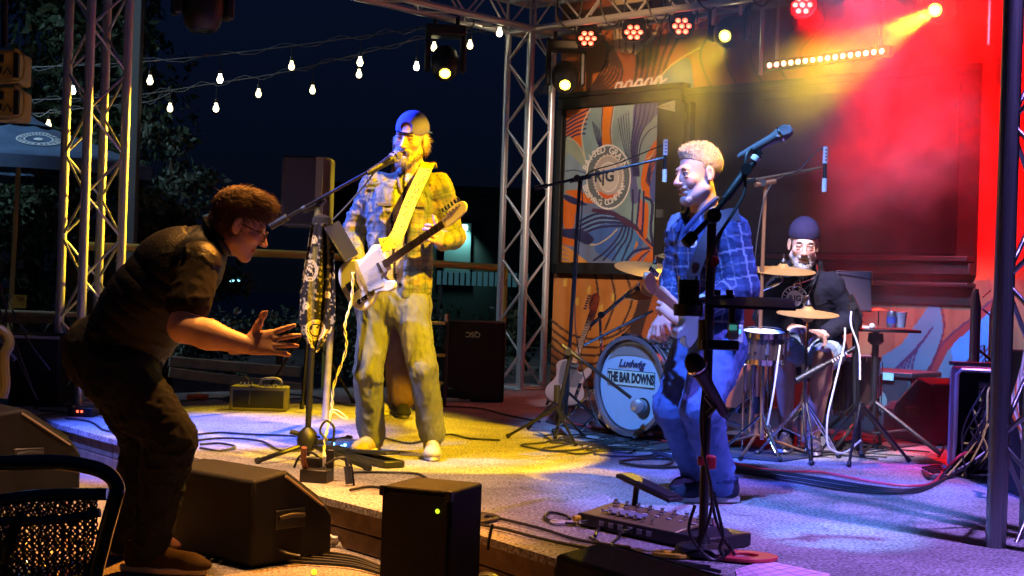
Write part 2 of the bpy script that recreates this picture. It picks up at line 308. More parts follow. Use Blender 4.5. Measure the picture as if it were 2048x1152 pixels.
edge_px = [(0, 806), (60, 826), (118, 849), (221, 877), (390, 915), (622, 988), (769, 1025), (952, 1068), (1104, 1115), (1330, 1195)]
edge = [GR(*p) for p in edge_px]; last = edge[-1]+Vector((1.6, -2.0, 0))
back = [last+Vector((6, 3, 0)), WP(6.2, DECK), WP(-.6, DECK), Vector((-3.3, 10.45, DECK)), Vector((-6, 9.4, DECK))]
outline = edge+[last]+back; n_ = len(outline); zf = Vector((0, 0, -.03))
deck = G().add(outline+[p+zf for p in outline], [tuple(range(n_)), tuple(range(n_, 2*n_))[::-1]]+[(i, n_+i, n_+(i+1) % n_, (i+1) % n_) for i in range(n_)])
deck = deck.build('stage_deck', carpet, kind='structure')
for i in range(len(edge)):
    a = edge[i]; b = (edge+[last])[i+1]; d = (b-a); L_ = d.length; d.normalize(); nn = Vector((d.y, -d.x, 0)); k = max(1, round(L_/1.2))
    for q in range(k):
        for r_ in range(2):
            c = a+d*(L_*(q+.5)/k)-nn*.03; c.z = .045+r_*.083; G().box(c, (L_/k-.006, .028, .078), frame(d, UP)).build('fascia_plank', fasc, deck, bevel=.003)
rg = [GR(1090, 845), GR(1330, 905), GR(1560, 925), GR(1700, 905), GR(1800, 895), GR(1960, 880), GR(1960, 850), GR(1500, 815), GR(1130, 800)]
G().prism([(p.x, p.y) for p in rg], .006, (0, 0, DECK+.001)).build('drum_rug', rugm, kind='structure')

# ---- the painted back wall (a mural: colours are the artwork's own)
def inpoly(x, y, pts):
    r = np.zeros(len(x), bool); n = len(pts)
    for i in range(n):
        (x0, y0), (x1, y1) = pts[i], pts[(i+1) % n]
        if y0 == y1: continue
        c = ((y0 > y) != (y1 > y)) & (x < (x1-x0)*(y-y0)/(y1-y0)+x0); r ^= c
    return r
def sm2(pts, closed): return [(p.x, p.y) for p in cr_pts([(a, b, 0) for a, b in pts], 6, closed)]
class Art:                             # colours computed once per grid point of the painted board
    def __init__(s, X, Y, base): s.x, s.y = X, Y; s.c = np.tile(np.array(base, 'f4'), (len(X), 1))
    def poly(s, c, pts, smooth=True):
        p = sm2(pts, True) if smooth else pts; a = np.array(p); m = (s.x > a[:, 0].min()) & (s.x < a[:, 0].max()) & (s.y > a[:, 1].min()) & (s.y < a[:, 1].max()); i = np.where(m)[0]
        if len(i): j = i[inpoly(s.x[i], s.y[i], p)]; s.c[j] = c
    def line(s, c, w, pts, w2=None):
        p = sm2(pts, False); n = len(p)-1
        for k in range(n):
            (x0, y0), (x1, y1) = p[k], p[k+1]; f = k/n; ww = w if w2 is None else w+(w2-w)*math.sin(math.pi*f)
            i = np.where((s.x > min(x0, x1)-ww) & (s.x < max(x0, x1)+ww) & (s.y > min(y0, y1)-ww) & (s.y < max(y0, y1)+ww))[0]
            if not len(i): continue
            dx, dy = x1-x0, y1-y0; t = np.clip(((s.x[i]-x0)*dx+(s.y[i]-y0)*dy)/(dx*dx+dy*dy+1e-9), 0, 1); d = np.hypot(s.x[i]-x0-t*dx, s.y[i]-y0-t*dy); s.c[i[d < ww/2]] = c
    def ring(s, c, cx, cy, rx, ry, w=None, a=0):
        d = np.hypot((s.x-cx)/rx, (s.y-cy)/ry); m = d < 1 if w is None else np.abs(d-1) < w/2/rx; s.c[m] = c
def board(name, t0, t1, z0, z1, off, step, m, painter, parent=None, thick=.02):
    nt, nz = int((t1-t0)/step)+1, int((z1-z0)/step)+1; T, Z = np.meshgrid(np.linspace(t0, t1, nt), np.linspace(z0, z1, nz), indexing='ij'); T, Z = T.ravel(), Z.ravel()
    V = np.array(W0)[None]+np.outer(T, np.array(E1))-np.array(E2)*off; V[:, 2] = Z; zz = Z-EYE
    x = 1024+FPX*(V[:, 0]*ca+zz*sa)/V[:, 1]; y = 576-FPX*(-V[:, 0]*sa+zz*ca)/V[:, 1]; c = painter(x, y)
    i = (np.arange(nt-1)[:, None]*nz+np.arange(nz-1)[None]).ravel(); Q = np.stack([i, i+nz, i+nz+1, i+1], 1); b0 = len(V)
    R = [np.array(WP(t, z, off-thick)) for t, z in ((t0, z0), (t1, z0), (t1, z1), (t0, z1))]; f = [np.array(WP(t, z, off)) for t, z in ((t0, z0), (t1, z0), (t1, z1), (t0, z1))]
    V = np.concatenate([V, R, f]); Q = np.concatenate([Q, [[b0+3, b0+2, b0+1, b0]], [[b0+i, b0+(i+1) % 4, b0+4+(i+1) % 4, b0+4+i] for i in range(4)]]); c = np.concatenate([c, np.tile([[.03, .03, .03]], (8, 1))])
    return npmesh(name, V, Q, m, c, parent, smooth=False)
ORG, NAV, TEA, SLA, CRM, DKB, BLU2 = (.62, .13, .012), (.02, .02, .09), (.2, .29, .29), (.1, .1, .24), (.5, .42, .28), (.05, .018, .012), (.05, .12, .4)
def mural(x, y):
    a = Art(x, y, (.33, .085, .016))
    r = np.random.default_rng(3); n1 = fbm(np.stack([x/45, y/160, 0*x], 1), 4); a.c *= (.7+.6*n1)[:, None]
    hi = y < 600
    a.poly((.42, .12, .02), [(1130, 60), (1215, 40), (1222, 110), (1200, 170), (1150, 195), (1120, 160)])
    for k in range(7): a.line(DKB, 5, [(1130+k*6, 30+k*4), (1180+k*9, 40+k*12), (1215+k*4, 110+k*9), (1170+k*3, 195)])
    for k in range(6): a.line(DKB, 6, [(1250+k*26, -30), (1262+k*20, 60), (1275+k*12, 120), (1262+k*10, 200)])
    for k in range(4): a.line((.5, .12, .02), 9, [(1150+k*7, 20+k*9), (1225+k*2, -20-k*5)]); 
    for p in ([(1225, 60), (1238, 58), (1240, 100), (1228, 100)], [(1240, 60), (1252, 60), (1250, 103), (1240, 102)], [(1253, 70), (1268, 80), (1264, 106), (1252, 100)], [(1268, 82), (1290, 88), (1280, 104), (1268, 110)], [(1288, 86), (1308, 62), (1318, 44), (1312, 74), (1292, 92)], [(1228, -5), (1300, -5), (1270, 25), (1235, 20)], [(1330, -10), (1400, -10), (1370, 22), (1335, 30)]):
        a.poly(CRM, p); a.line(DKB, 2.5, p+[p[0]])
    a.poly((.12, .2, .22), [(1310, 165), (1330, 140), (1352, 125), (1380, 120), (1380, 200), (1310, 200)])
    a.line((.6, .4, .1), 3, [(1312, 165), (1345, 128), (1400, 95)])
    for k in range(5): a.line((.6, .55, .5), 4, [(1228+k*20, 187-k*3), (1234+k*20, 168-k*3), (1244+k*20, 166-k*3), (1241+k*20, 178-k*3), (1252+k*20, 170-k*3)])
    a.line((.6, .55, .5), 4, [(1250, 188), (1268, 172), (1290, 176)])
    for k in range(9): a.line(DKB, 4, [(1400+k*55, -40), (1430+k*55, 40), (1400+k*50, 110), (1430+k*55, 190)])
    # lower left: concentric curves round an orange bulb shape
    a.poly((.5, .17, .03), [(1110, 560), (1180, 545), (1270, 555), (1290, 640), (1250, 720), (1170, 740), (1108, 690)])
    for k in range(5): a.poly((.66, .38, .06), [(1128+k*24, 560+(k*37) % 60), (1134+k*24, 558+(k*37) % 60), (1133+k*24, 572+(k*37) % 60), (1127+k*24, 572+(k*37) % 60)])
    for k in range(9): a.line(DKB, 4.5, [(1102, 640+k*17), (1150, 672+k*17), (1215, 676+k*15), (1265, 640+k*9), (1288+k*3, 560)])
    for k in range(4): a.line(DKB, 4, [(1190+k*30, 545), (1196+k*34, 600), (1180+k*30, 660)])
    # lower right: tan ground with big blue leaves
    m = (y > 560) & (x > 1480); w = fbm(np.stack([x/14, y/120, 0*x], 1), 9); a.c[m] = (np.array([.2, .11, .05])[None]*(.55+.8*w[:, None]))[m]
    for k in range(12): a.line((.16, .05, .03), 5, [(1560+k*38, 560), (1566+k*38, 640), (1550+k*38, 720)], 1)
    TL, BL = (.04, .2, .3), (.02, .28, .8)
    a.poly((.04, .3, .45), [(1620, 770), (1640, 745), (1690, 735), (1750, 740), (1800, 790), (1640, 800)])
    a.poly(TL, [(1750, 790), (1760, 720), (1800, 690), (1830, 650), (1858, 610), (1868, 580), (1884, 640), (1880, 690), (1850, 750), (1830, 790)])
    a.poly(TL, [(1840, 830), (1870, 740), (1905, 690), (1945, 650), (1990, 620), (2010, 700), (1990, 850), (1880, 860)])
    a.poly(BL, [(1905, 690), (1935, 655), (1990, 620), (2010, 740), (1960, 790), (1915, 750)])
    a.line((.14, .03, .03), 10, [(1838, 790), (1868, 740), (1895, 690), (1950, 640), (2010, 590)], 16)
    a.line((.03, .015, .06), 4, [(1832, 790), (1862, 735), (1888, 684), (1945, 634), (2005, 582)])
    for k in range(6): a.line(NAV, 4, [(1755+k*12, 800), (1790+k*8, 740-k*6), (1835+k*6, 700-k*9)]); a.line(NAV, 5, [(1800, 812+k*10), (1870, 800+k*4), (1930, 770+k*5), (2000, 740+k*8)])
    for k in range(5): a.line(NAV, 3.5, [(1890+k*14, 790), (1915+k*12, 745), (1965+k*8, 690)])
    a.line((.05, .01, .03), 4, [(1868, 575), (1888, 640), (1876, 700), (1840, 770)]); a.line((.14, .04, .06), 7, [(1600, 790), (1680, 745), (1700, 700), (1720, 620)])
    a.poly((.36, .27, .1), [(1690, 640), (1735, 650), (1745, 700), (1720, 742), (1680, 740)]); a.line((.12, .03, .02), 3, [(1690, 640), (1735, 650), (1745, 700), (1720, 742)])
    return a.c
tL = WL(1100, 780)[0]
wall = board('back_wall', tL, 5.6, DECK-.2, 4.3, 0, .011, paint, mural, thick=.12)
tag(wall, 'tall orange and brown mural wall with blue leaves behind the drummer', 'wall')
# ---- framed door panel with the poster art, black cabinet and screen
black = mat('frame_black', (.009, .007, .006), .5, bump=.25, bscale=70, var=.35, vscale=8)
fa = WL(1112, 547); fb = WL(1130, 200); fx = WL(1372, 300)[0]; zt = 2.935; zb = fa[1]; t0 = tL+.03
door = thing('poster_door', 'black framed door with blue and orange leaf artwork and a round logo', 'door', WP(t0, zb))
pa, pb = WL(1134, 525), WL(1318, 527); pt = WL(1141, 222)[1]; tp0, tp1 = WL(1136, 400)[0], WL(1318, 400)[0]
def wbox(g, t0, t1, z0, z1, off0, off1): return g.box(WP((t0+t1)/2, (z0+z1)/2, (off0+off1)/2), (t1-t0, abs(off1-off0), z1-z0), WR)
wbox(G(), t0+.09, fx-.06, pa[1]-.0, pt+.02, .02, .055).build('door_leaf', black, door)
def Z4(*p): return [(1120+p[i]/5.236, 180+p[i+1]/5.236) for i in range(0, len(p), 2)]
def Z5(*p): return [(1100+p[i]/6.4, 380+p[i+1]/6.4) for i in range(0, len(p), 2)]
def poster(x, y):
    a = Art(x, y, TEA); n1 = fbm(np.stack([x/20, y/60, 0*x], 1), 8); a.c *= (.8+.4*n1)[:, None]
    a.poly(ORG, Z4(60, 180, 300, 195, 270, 330, 230, 450, 215, 610, 80, 500, 60, 480)); 
    for k in range(6): a.line(NAV, 3.4, Z4(60, 430+k*38-90, 170, 330+k*40-60, 300-k*8, 205+k*50))
    a.line(CRM, 2.6, Z4(320, 190, 250, 330, 228, 480, 260, 700, 280, 800)); a.poly((.26, .3, .22), Z4(70, 500, 160, 540, 240, 660, 285, 830, 60, 850)); a.line(CRM, 2, Z4(80, 505, 160, 540, 240, 660, 290, 850))
    a.poly((.2, .27, .33), Z4(60, 690, 170, 730, 260, 850, 290, 1080, 60, 1040)); a.line(NAV, 2, Z4(60, 850, 160, 840, 270, 870))
    a.poly((.6, .17, .01), Z4(450, 150, 560, 150, 545, 300, 520, 420, 540, 620, 560, 900, 500, 900, 440, 640, 440, 400), False); a.line(NAV, 1.7, Z4(450, 150, 432, 420, 440, 640)); a.line(NAV, 1.7, Z4(562, 150, 530, 400, 545, 620)); a.line(CRM, 1.6, Z4(572, 160, 540, 400, 550, 600))
    for k in range(5): a.line(NAV, 1.6, Z4(340+k*18, 330+k*20, 370+k*12, 480, 420+k*6, 620)); a.line(NAV, 1.5, Z4(610+k*26, 300-k*20, 640+k*22, 480, 690+k*14, 680+k*20))
    a.poly(SLA, Z4(790, 130, 1030, 110, 1030, 260, 900, 400, 830, 560, 800, 900, 830, 1150, 740, 1150, 740, 700, 760, 480)); 
    for k in range(5): a.line(NAV, 3, Z4(800+k*50, 140, 780+k*42, 330, 750+k*22, 560, 770+k*14, 900)); 
    a.poly((.22, .29, .28), Z4(1030, 270, 940, 340, 860, 450, 820, 640, 850, 860, 960, 640, 1030, 520)); a.line(NAV, 2.4, Z4(1030, 370, 930, 430, 850, 560, 820, 750))
    a.poly(ORG, Z4(1020, 520, 940, 620, 880, 760, 850, 1000, 930, 1150, 1000, 900, 1025, 700)); 
    for k in range(4): a.line(NAV, 2.6, Z4(1020, 600+k*60, 950, 740+k*50, 900+k*14, 960+k*20))
    a.poly(CRM, Z4(1020, 590, 960, 680, 890, 730, 960, 700)); a.poly((.07, .09, .3), Z4(1010, 760, 960, 900, 940, 1100, 1005, 1150))
    # lower half
    a.poly((.13, .17, .3), Z5(150, 150, 400, 180, 640, 130, 1060, 430, 1330, 760, 1310, 960, 150, 960), False)
    a.poly(ORG, Z5(170, 130, 340, 190, 320, 330, 300, 470, 190, 500, 165, 300)); a.poly(ORG, Z5(190, 20, 360, 0, 520, 100, 560, 170, 400, 150, 280, 80)); a.poly(NAV, Z5(170, 60, 300, 90, 480, 190, 330, 190, 200, 130))
    a.poly(BLU2, Z5(480, 560, 640, 440, 900, 440, 1140, 600, 1180, 720, 1060, 820, 980, 900, 800, 900, 600, 800, 560, 700))
    a.poly((.12, .22, .42), Z5(380, 380, 560, 280, 760, 270, 900, 340, 860, 400, 640, 450, 480, 540)); a.poly((.07, .2, .45), Z5(900, 460, 1060, 510, 1140, 620, 1060, 760, 960, 890, 840, 880))
    for k in range(4): a.line(NAV, 5, Z5(380, 400+k*60, 620, 300+k*60, 900, 340+k*40, 1060, 430+k*10)); a.line(NAV, 4, Z5(560+k*120, 900, 700+k*100, 800-k*30, 860+k*60, 620, 940+k*40, 450))
    a.line(CRM, 2.6, Z5(520, 700, 620, 690, 760, 600, 860, 500)); a.line((.06, .02, .06), 8, Z5(560, 260, 800, 300, 1000, 430, 1120, 500, 1310, 740), 10); a.line(ORG, 3, Z5(1110, 530, 1200, 640, 1310, 745))
    a.poly(ORG, Z5(150, 600, 310, 590, 300, 720, 150, 680)); a.poly(NAV, Z5(140, 510, 380, 500, 560, 620, 480, 700, 340, 640, 150, 590))
    for k in range(4): a.line((.6, .24, .04), 7, Z5(140, 720+k*62, 260, 780+k*50, 480-k*30, 950)); 
    a.poly(ORG, Z5(1000, 950, 1060, 860, 1180, 780, 1280, 770, 1200, 850, 1130, 950)); a.poly(ORG, Z5(1180, 950, 1260, 800, 1310, 760, 1320, 950)); a.line(NAV, 5, Z5(980, 900, 1080, 790, 1260, 745)); a.line(NAV, 3, Z5(1100, 940, 1180, 850, 1270, 780))
    a.poly((.55, .12, .08), Z5(1140, 130, 1190, 180, 1180, 480, 1130, 460)); a.poly(ORG, Z5(1200, 190, 1260, 210, 1240, 600, 1190, 560)); a.line(NAV, 4, Z5(1060, 0, 1060, 200, 1050, 400)); a.line(NAV, 4, Z5(1150, 0, 1130, 250, 1110, 440)); a.line(NAV, 4, Z5(1200, 20, 1195, 300, 1180, 520)); a.line(NAV, 6, Z5(1230, 100, 1310, 180, 1290, 500, 1320, 700))
    a.poly((.6, .2, .03), Z5(1110, 650, 1130, 700, 1080, 760, 1090, 700))
    # badge
    cx, cy, rx, ry = 1217, 354, 43.5, 63.5
    a.ring((.12, .14, .15), cx, cy, rx, ry); a.ring((.72, .66, .6), cx, cy, rx, ry, 2.4); m = np.hypot((x-cx)/28, (y-cy)/42) < 1; a.c[m] = (.4, .34, .3); a.ring((.7, .62, .55), cx, cy, 29, 43, 1.6)
    ang = np.arctan2(y-cy, x-cx); rr = np.hypot((x-cx)/43.5, (y-cy)/63.5); m = (rr > .66) & (rr < .7+.04*np.sin(ang*34)) & (rr < .76); a.c[m] = (.65, .5, .4); m = (rr < .46); a.c[m] = (.5, .42, .36); a.ring((.7, .64, .58), cx, cy, 20, 29, 1.4)
    a.poly((.6, .1, .02), [(cx-20, cy+28), (cx, cy+36), (cx+22, cy+30), (cx+14, cy+42), (cx, cy+45), (cx-12, cy+40)])
    return a.c
pz0 = pa[1]
board('artwork_panel', tp0, tp1, pz0, pt, .062, .0048, paint, poster, door, .006)
lc = WL(1217, 354); bo = WP(lc[0], lc[1], .0635); TR = Matrix((E1, UP, -E2)).transposed()
s_ = (WP(lc[0], 0).y); q = FPX/s_; ra = 63.5/q*.835; ltm = mat('logo_cream', (.7, .64, .58), .6); dkm = mat('logo_dark', (.03, .04, .06), .6)
ringtext('RAISED GRAIN', ra, -68, 68, .088, ltm, door, bo, TR, bold=.0015); ringtext('BREWING COMPANY', ra, 248, 112, .078, ltm, door, bo, TR, out=False, bold=.0015)
text('R|G', .15, dkm, door, bo+UP*-.0, TR, bold=.005)
for (x0, x1, z0, z1) in ((t0, t0+.085, zb, zt-.1), (t0+.02, fx, zt-.1, zt), (t0, fx, zb, pz0-.005), (fx-.055, fx, pz0-.005, zt-.1)): wbox(G(), x0, x1, z0, z1, .002, .085).build('door_frame', black, door, bevel=.006)
wbox(G(), t0+.05, fx+.03, zt, zt+.045, .002, .12).build('door_frame', black, door, bevel=.006)
ivory = mat('hinge_metal', (.42, .4, .3), .45, .3)
for py in (216, 512):
    ta, z = WL(1320, py); tb, _ = WL(1359, py); h = G().prism([(0, 0), (tb-ta, .055), (tb-ta, -.055)], .008, WP(ta, z, .06), Matrix((E1, UP, -E2)).transposed()).build('hinge', ivory, door)
    for k in range(5): G().cyl(WP(ta+.03+.03*k, z, .068), WP(ta+.03+.03*k, z, .071), .006, n=8).build('bolt', blk, h)
hb = wbox(G(), *sorted((WL(1322, 430)[0], WL(1334, 430)[0])), WL(1325, 436)[1], WL(1325, 420)[1], .055, .075).build('latch', mat('dull_steel', (.4, .4, .4), .4, 1), door)
sb = thing('screen_cabinet', 'large black cabinet with a wide dark screen behind the drummer', 'cabinet', WP(fx+.03, zb))
c0, c1 = fx+.01, WL(1958, 400)[0]; z0_ = WL(1600, 512)[1]; tv0, tv1, tz0, tz1 = WL(1427, 300)[0], WL(1926, 300)[0], 1.49, 2.775
wbox(G(), c0, c1, 1.33, 2.93, .003, .05).build('back_board', black, sb); wbox(G(), c0+.0, c1, 2.86, 2.93, .052, .08).build('header', black, sb, bevel=.006)
for a_, b_ in ((c0, c0+.05), (c0+.08, c0+.12)): wbox(G(), a_, b_, 1.5, 2.8, .052, .13).build('upright', black, sb, bevel=.005)
scm = mat('screen_glass', (.006, .006, .008), .16, bump=.02, bscale=2); wbox(G(), tv0, tv1, tz0, tz1, .052, .1).build('screen', scm, sb, bevel=.004)
for k, (za, zc, o_) in enumerate(((1.43, 1.47, .17), (1.33, 1.42, .12), (1.24, 1.27, .15), (1.1, 1.235, .03))): wbox(G(), c0, c1, za, zc, .003, o_).build('ledge', black, sb, bevel=.006)
swm = mat('switch_plate', (.7, .68, .65), .4)
for px, py in ((2005, 522), (2023, 152)):
    t_, z_ = WL(px, py); g = wbox(G(), t_-.03, t_+.03, z_-.055, z_+.055, .003, .012); tag(g.build('switch_plate', swm, bevel=.003), ('lower' if py > 300 else 'upper')+' white switch plate on the red lit wall by the right pole', 'switch')
G().box(WP(5.4, 2.2, .03), (.3, .05, 4.2), WR).build('corner_post', black, wall)

# ---- trusses
def truss(name, label, a, b, u, w, side=.29, r=.032, step=.29, group=None, alu=alu):
    a, b, u, w = Vector(a), Vector(b), Vector(u)*side/2, Vector(w)*side/2; t = thing(name, label, 'truss', a, group=group); d = b-a; L_ = d.length; n = max(1, round(L_/step)); cs = [u+w, u-w, -u-w, -u+w]
    for c in cs: strut(t, a+c, b+c, r, 'chord', alu)
    for k in range(4):
        p, q = cs[k], cs[(k+1) % 4]
        for i in range(n): s0, s1 = (p, q) if (i+k) % 2 == 0 else (q, p); strut(t, a+d*(i/n)+s0, a+d*((i+1)/n)+s1, .0095, 'brace', alu)
        for i in (0, n): strut(t, a+d*min(.998, max(.002, i/n))+p, a+d*min(.998, max(.002, i/n))+q, .014, 'end_bar', alu)
    return t
LC = Vector((-2.98, 9.9, DECK+.01)); TZ = 3.62
def plate(t, p): G().box(p, (.4, .4, .012), WR).build('base_plate', alu, t, bevel=.003)
tA = truss('truss_column', 'silver lattice truss column standing on the left end of the stage', LC, LC+UP*3.8, E1, E2, .295); plate(tA, LC-UP*.004)
tB = truss('truss_column', 'silver lattice truss column between the singer and the mural wall', T0+UP*(DECK+.01), T0+UP*3.5, E1, E2, .295); plate(tB, T0+UP*(DECK+.006))
RC = T0-E2*.2+E1*8.1; u_ = (2008-1024)/FPX
RCx = P(2008, 700, 5.3); cc = Vector((RCx.x, RCx.y, 0))+E1*.145+E2*.145; cc.z = .01
tC = truss('truss_column', 'front truss column with a thick dark tube at the right edge of the picture', cc, cc+UP*3.9, E1, E2, .30, .038, alu=mat('shaded_aluminium', (.24, .27, .28), .3, .9, var=.3, vscale=9))  # darker copy of the truss aluminium, the column's shade put into its colour
G().cyl(T0+UP*3.49-E1*.2, T0+UP*3.49+E1*.2, .2, n=4)
truss('roof_truss', 'horizontal truss with red lamps running along the mural wall', T0+UP*TZ+E1*.16, T0+UP*TZ+E1*6.6, E2, UP, .29)
truss('roof_truss', 'horizontal truss crossing the dark sky above the singer', T0+UP*TZ-E2*.16, T0+UP*TZ-E2*4.1, E1, UP, .29)
tc_ = thing('truss_corner', 'silver corner block joining the two roof trusses above the column', 'truss corner', T0+UP*TZ)
for i_ in (0, 1):
    for s__ in (-1, 1): G().box(T0+UP*(TZ-.145+.29*i_)+E1*.145*s__, (.06, .23, .05), WR).build('side_bar', alu, tc_, bevel=.008); G().box(T0+UP*(TZ-.145+.29*i_)+E2*.145*s__, (.35, .06, .05), WR).build('cross_bar', alu, tc_, bevel=.008)
stubm = mat('galvanised_tube', (.35, .35, .4), .35, 1)
for px, y0, y1, Y, lb in ((1953, 578, 900, 8.2, 'thick steel tube standing behind the rack case'), (1990, 600, 905, 8.45, 'steel tube half hidden by the right hand pole')):
    p0 = P(px, y0, Y); t = thing('steel_post', lb, 'post', (p0.x, p0.y, DECK)); G().tube([(p0.x, p0.y, DECK), p0-UP*.1, p0], [.03, .03, .012], 12).build('tube', stubm, t); G().lathe([(.09, 0), (.09, .01), (.04, .02), (.035, .08)], 16, (p0.x, p0.y, DECK)).build('foot', blk, t)
for (a, b, r) in (((1965, 618), (2010, 655), .006), ((1945, 690), (2000, 735), .008), ((1968, 690), (1975, 760), .005), ((1965, 595), (1982, 580), .004)):
    tag(G().cyl(P(*a, 8.3), P(*b, 8.3), r, n=8).build('brace_rod', blk if r > .006 else stubm), {.006: 'thin bright rod leaning between the two steel posts', .008: 'dark rod slanting in front of the steel posts', .005: 'short rod upright above the rack case', .004: 'small bright rod at the top of the steel posts'}[r], 'rod')

# ---- lamps hanging from the trusses
lens_r = mat('lens_red', (.8, .1, .05), .3, emit=(1, .1, .05), es=5); lens_y = mat('lens_yellow', (1, .9, .3), .3, emit=(1, .72, .04), es=14); lens_d = mat('lens_dark', (.02, .02, .03), .1, coat=1)
dot_w = mat('led_core', (1, .8, .7), .3, emit=(1, .3, .16), es=3.2)
def clampg(p): 
    return G().box(p+UP*.0, (.05, .05, .12), WR).lathe([(.042, -.03), (.042, .03)], 12, p+UP*.06, WR)
def par(px, py, aim, lb):
    Y = BY(px); p = P(px, py, Y); d = (Vector(aim)-p).normalized(); top = Vector((p.x, p.y, TZ-.145)); o = p-d*.13
    t = thing('par_lamp', lb, 'stage lamp', o, group='red lamps on the roof truss'); R = d.to_track_quat('Z', 'Y').to_matrix()
    G().lathe([(.05, -.09), (.085, -.07), (.1, 0), (.105, .1), (.108, .115), (.095, .115), (.092, .1)], 24, o, R).build('housing', blk, t, bevel=0)
    f = G().lathe([(.092, .1), (.0001, .1)], 24, o, R).build('face_plate', blk, t)
    for k in range(7):
        q = Vector((0, 0, .103)) if k == 0 else Vector((math.cos(k*math.pi/3)*.058, math.sin(k*math.pi/3)*.058, .103))
        G().lathe([(.023, 0), (.019, .008), (.0001, .012)], 12, o+R@q, R).build('led_lens', lens_r, t); 
        G().lathe([(.012, .011), (.0001, .016)], 8, o+R@q, R).build('led_core', dot_w, t)
    x = R@Vector((1, 0, 0)); x = Vector((x.x, x.y, 0)).normalized(); G().tube([o+x*.115-UP*.02, o+x*.118+UP*.1, o+UP*.15, o-x*.118+UP*.1, o-x*.115-UP*.02], .008, 6).build('yoke', blks, t)
    G().cyl(o+UP*.14, Vector((o.x, o.y, TZ-.12)), .02).build('clamp', blks, t)
par(1175, 80, P(1120, 1200, 8), 'red seven lens lamp nearest the truss column'); par(1267, 68, P(1150, 1200, 8), 'red seven lens lamp above the white wave drawing')
par(1363, 55, P(1100, 1100, 7), 'red seven lens lamp in the yellow smoke'); par(1605, 12, P(1560, 900, 6), 'red seven lens lamp above the row of red dots')
def mover(p, aim, lb, lens, ly=None, s=1):
    p = Vector(p); d = (Vector(aim)-p).normalized(); o = p-d*.15*s; R = d.to_track_quat('Z', 'Y').to_matrix(); t = thing('moving_head_lamp', lb, 'stage lamp', o, group='moving head lamps')
    G().lathe([(.06*s, -.17*s), (.11*s, -.15*s), (.125*s, -.05*s), (.12*s, .05*s), (.1*s, .12*s), (.075*s, .15*s), (.055*s, .15*s)], 24, o, R).build('head', blk, t)
    G().lathe([(.055*s, .148*s), (.03*s, .155*s), (.0001, .158*s)], 16, o, R).build('lens', lens, t)
    if lens is not lens_d: G().lathe([(.026, .156*s), (.0001, .166*s)], 12, o, R).build('lens_core', mat('lens_core', (1, 1, .8), .3, emit=(1, .95, .7), es=40), t)
    x = R@Vector((1, 0, 0)); x = Vector((x.x, x.y, 0)).normalized()
    for q in (-1, 1): G().box(o+x*q*.155*s+UP*.1*s, (.05*s, .1*s, .34*s), frame(x, UP)).build('yoke_arm', blk, t, bevel=.015)
    G().box(o+UP*.29*s, (.36*s, .2*s, .1*s), frame(x, UP)).build('base', blk, t, bevel=.02)
    for q in (-.1, .1): G().cyl(o+x*q+UP*.33*s, Vector((o.x, o.y, max(o.z+.42*s, TZ-.2)))+x*q, .018).build('clamp', blks, t)
    G().tube(cr_pts([o+x*.15*s+UP*.33*s, o+x*.24*s+UP*.36*s, o+x*.2*s+UP*.48*s, o+x*.05+UP*.5*s], 5), .006, 6).build('power_lead', rub, t)
mover(M1, P(1240, 240, 9.0), 'yellow glowing moving lamp high above the frontman', lens_y); mover(M2, P(1400, 330, 6.25), 'yellow glowing moving lamp casting the smoky beam at upper right', lens_y)
mover(M3, P(1115, 700, 9), 'yellow glowing moving lamp beside the silver column', lens_y); mover(M4, P(890, 800, 9), 'yellow glowing moving lamp hanging over the singer', lens_y)
mover(P(405, 62, 8.6), P(400, 900, 8.4), 'unlit black moving lamp hanging at the top left', lens_d, s=1.05)
tag(G().cyl(P(405, 10, 8.6), P(405, -120, 8.6), .02).build('hanging_bar', blks), 'black bar holding the unlit moving lamp', 'bar')
# the LED bar: a row of sixteen lit dots
a_, b_ = P(1533, 131, BY(1538)), P(1768, 101.5, BY(1763)); lb_ = thing('led_bar', 'long bar lamp with a row of small bright red dots', 'stage lamp', a_)
dr = (b_-a_).normalized(); nr = Vector((dr.y, -dr.x, 0)).normalized(); nr = nr if nr.y < 0 else -nr
G().box((a_+b_)/2-nr*.045, ((b_-a_).length+.08, .07, .08), frame(dr, UP)).build('housing', blk, lb_, bevel=.006); Rn = nr.to_track_quat('Z', 'Y').to_matrix()
for k in range(16): G().lathe([(.021, 0), (.017, .01), (.0001, .016)], 12, a_+(b_-a_)*((k+.35)/15.7)-nr*.008, Rn).build('led_dot', mat('led_dot', (1, .6, .5), .3, emit=(1, .3, .2), es=11), lb_)
for q in (.06, .94): G().cyl(a_.lerp(b_, q)-nr*.05, a_.lerp(b_, q)-nr*.05+UP*.55, .014, n=8).build('hanger', alu, lb_)
for px, y1 in ((1427, 50), (1481, 30), (1521, 150), (1977, 90)):
    p = P(px, y1, BY(px)); tag(G().cyl(p, Vector((p.x, p.y, TZ-.14)), .016, n=8).build('drop_pipe', alu), {1427: 'short drop pipe left of the yellow lamp', 1481: 'short drop pipe right of the yellow lamp', 1521: 'drop pipe at the left end of the led row', 1977: 'drop pipe in the red light at far right'}[px], 'pipe')
# leads looped over the roof truss
for k in range(5):
    b0 = T0+UP*(TZ-.13)+E1*(.45+.5*k)-E2*.15; tag(G().tube(cr_pts([b0+UP*.3, b0+UP*.05-E2*.05+E1*.05, b0-UP*(.06+.03*(k % 3))+E1*.14, b0+UP*.02+E1*.25, b0+UP*.3+E1*.3], 6), .008, 6).build('truss_lead', rub), 'black lead looped over the roof truss above the red lamps', 'cable', 'leads looped over the roof truss')

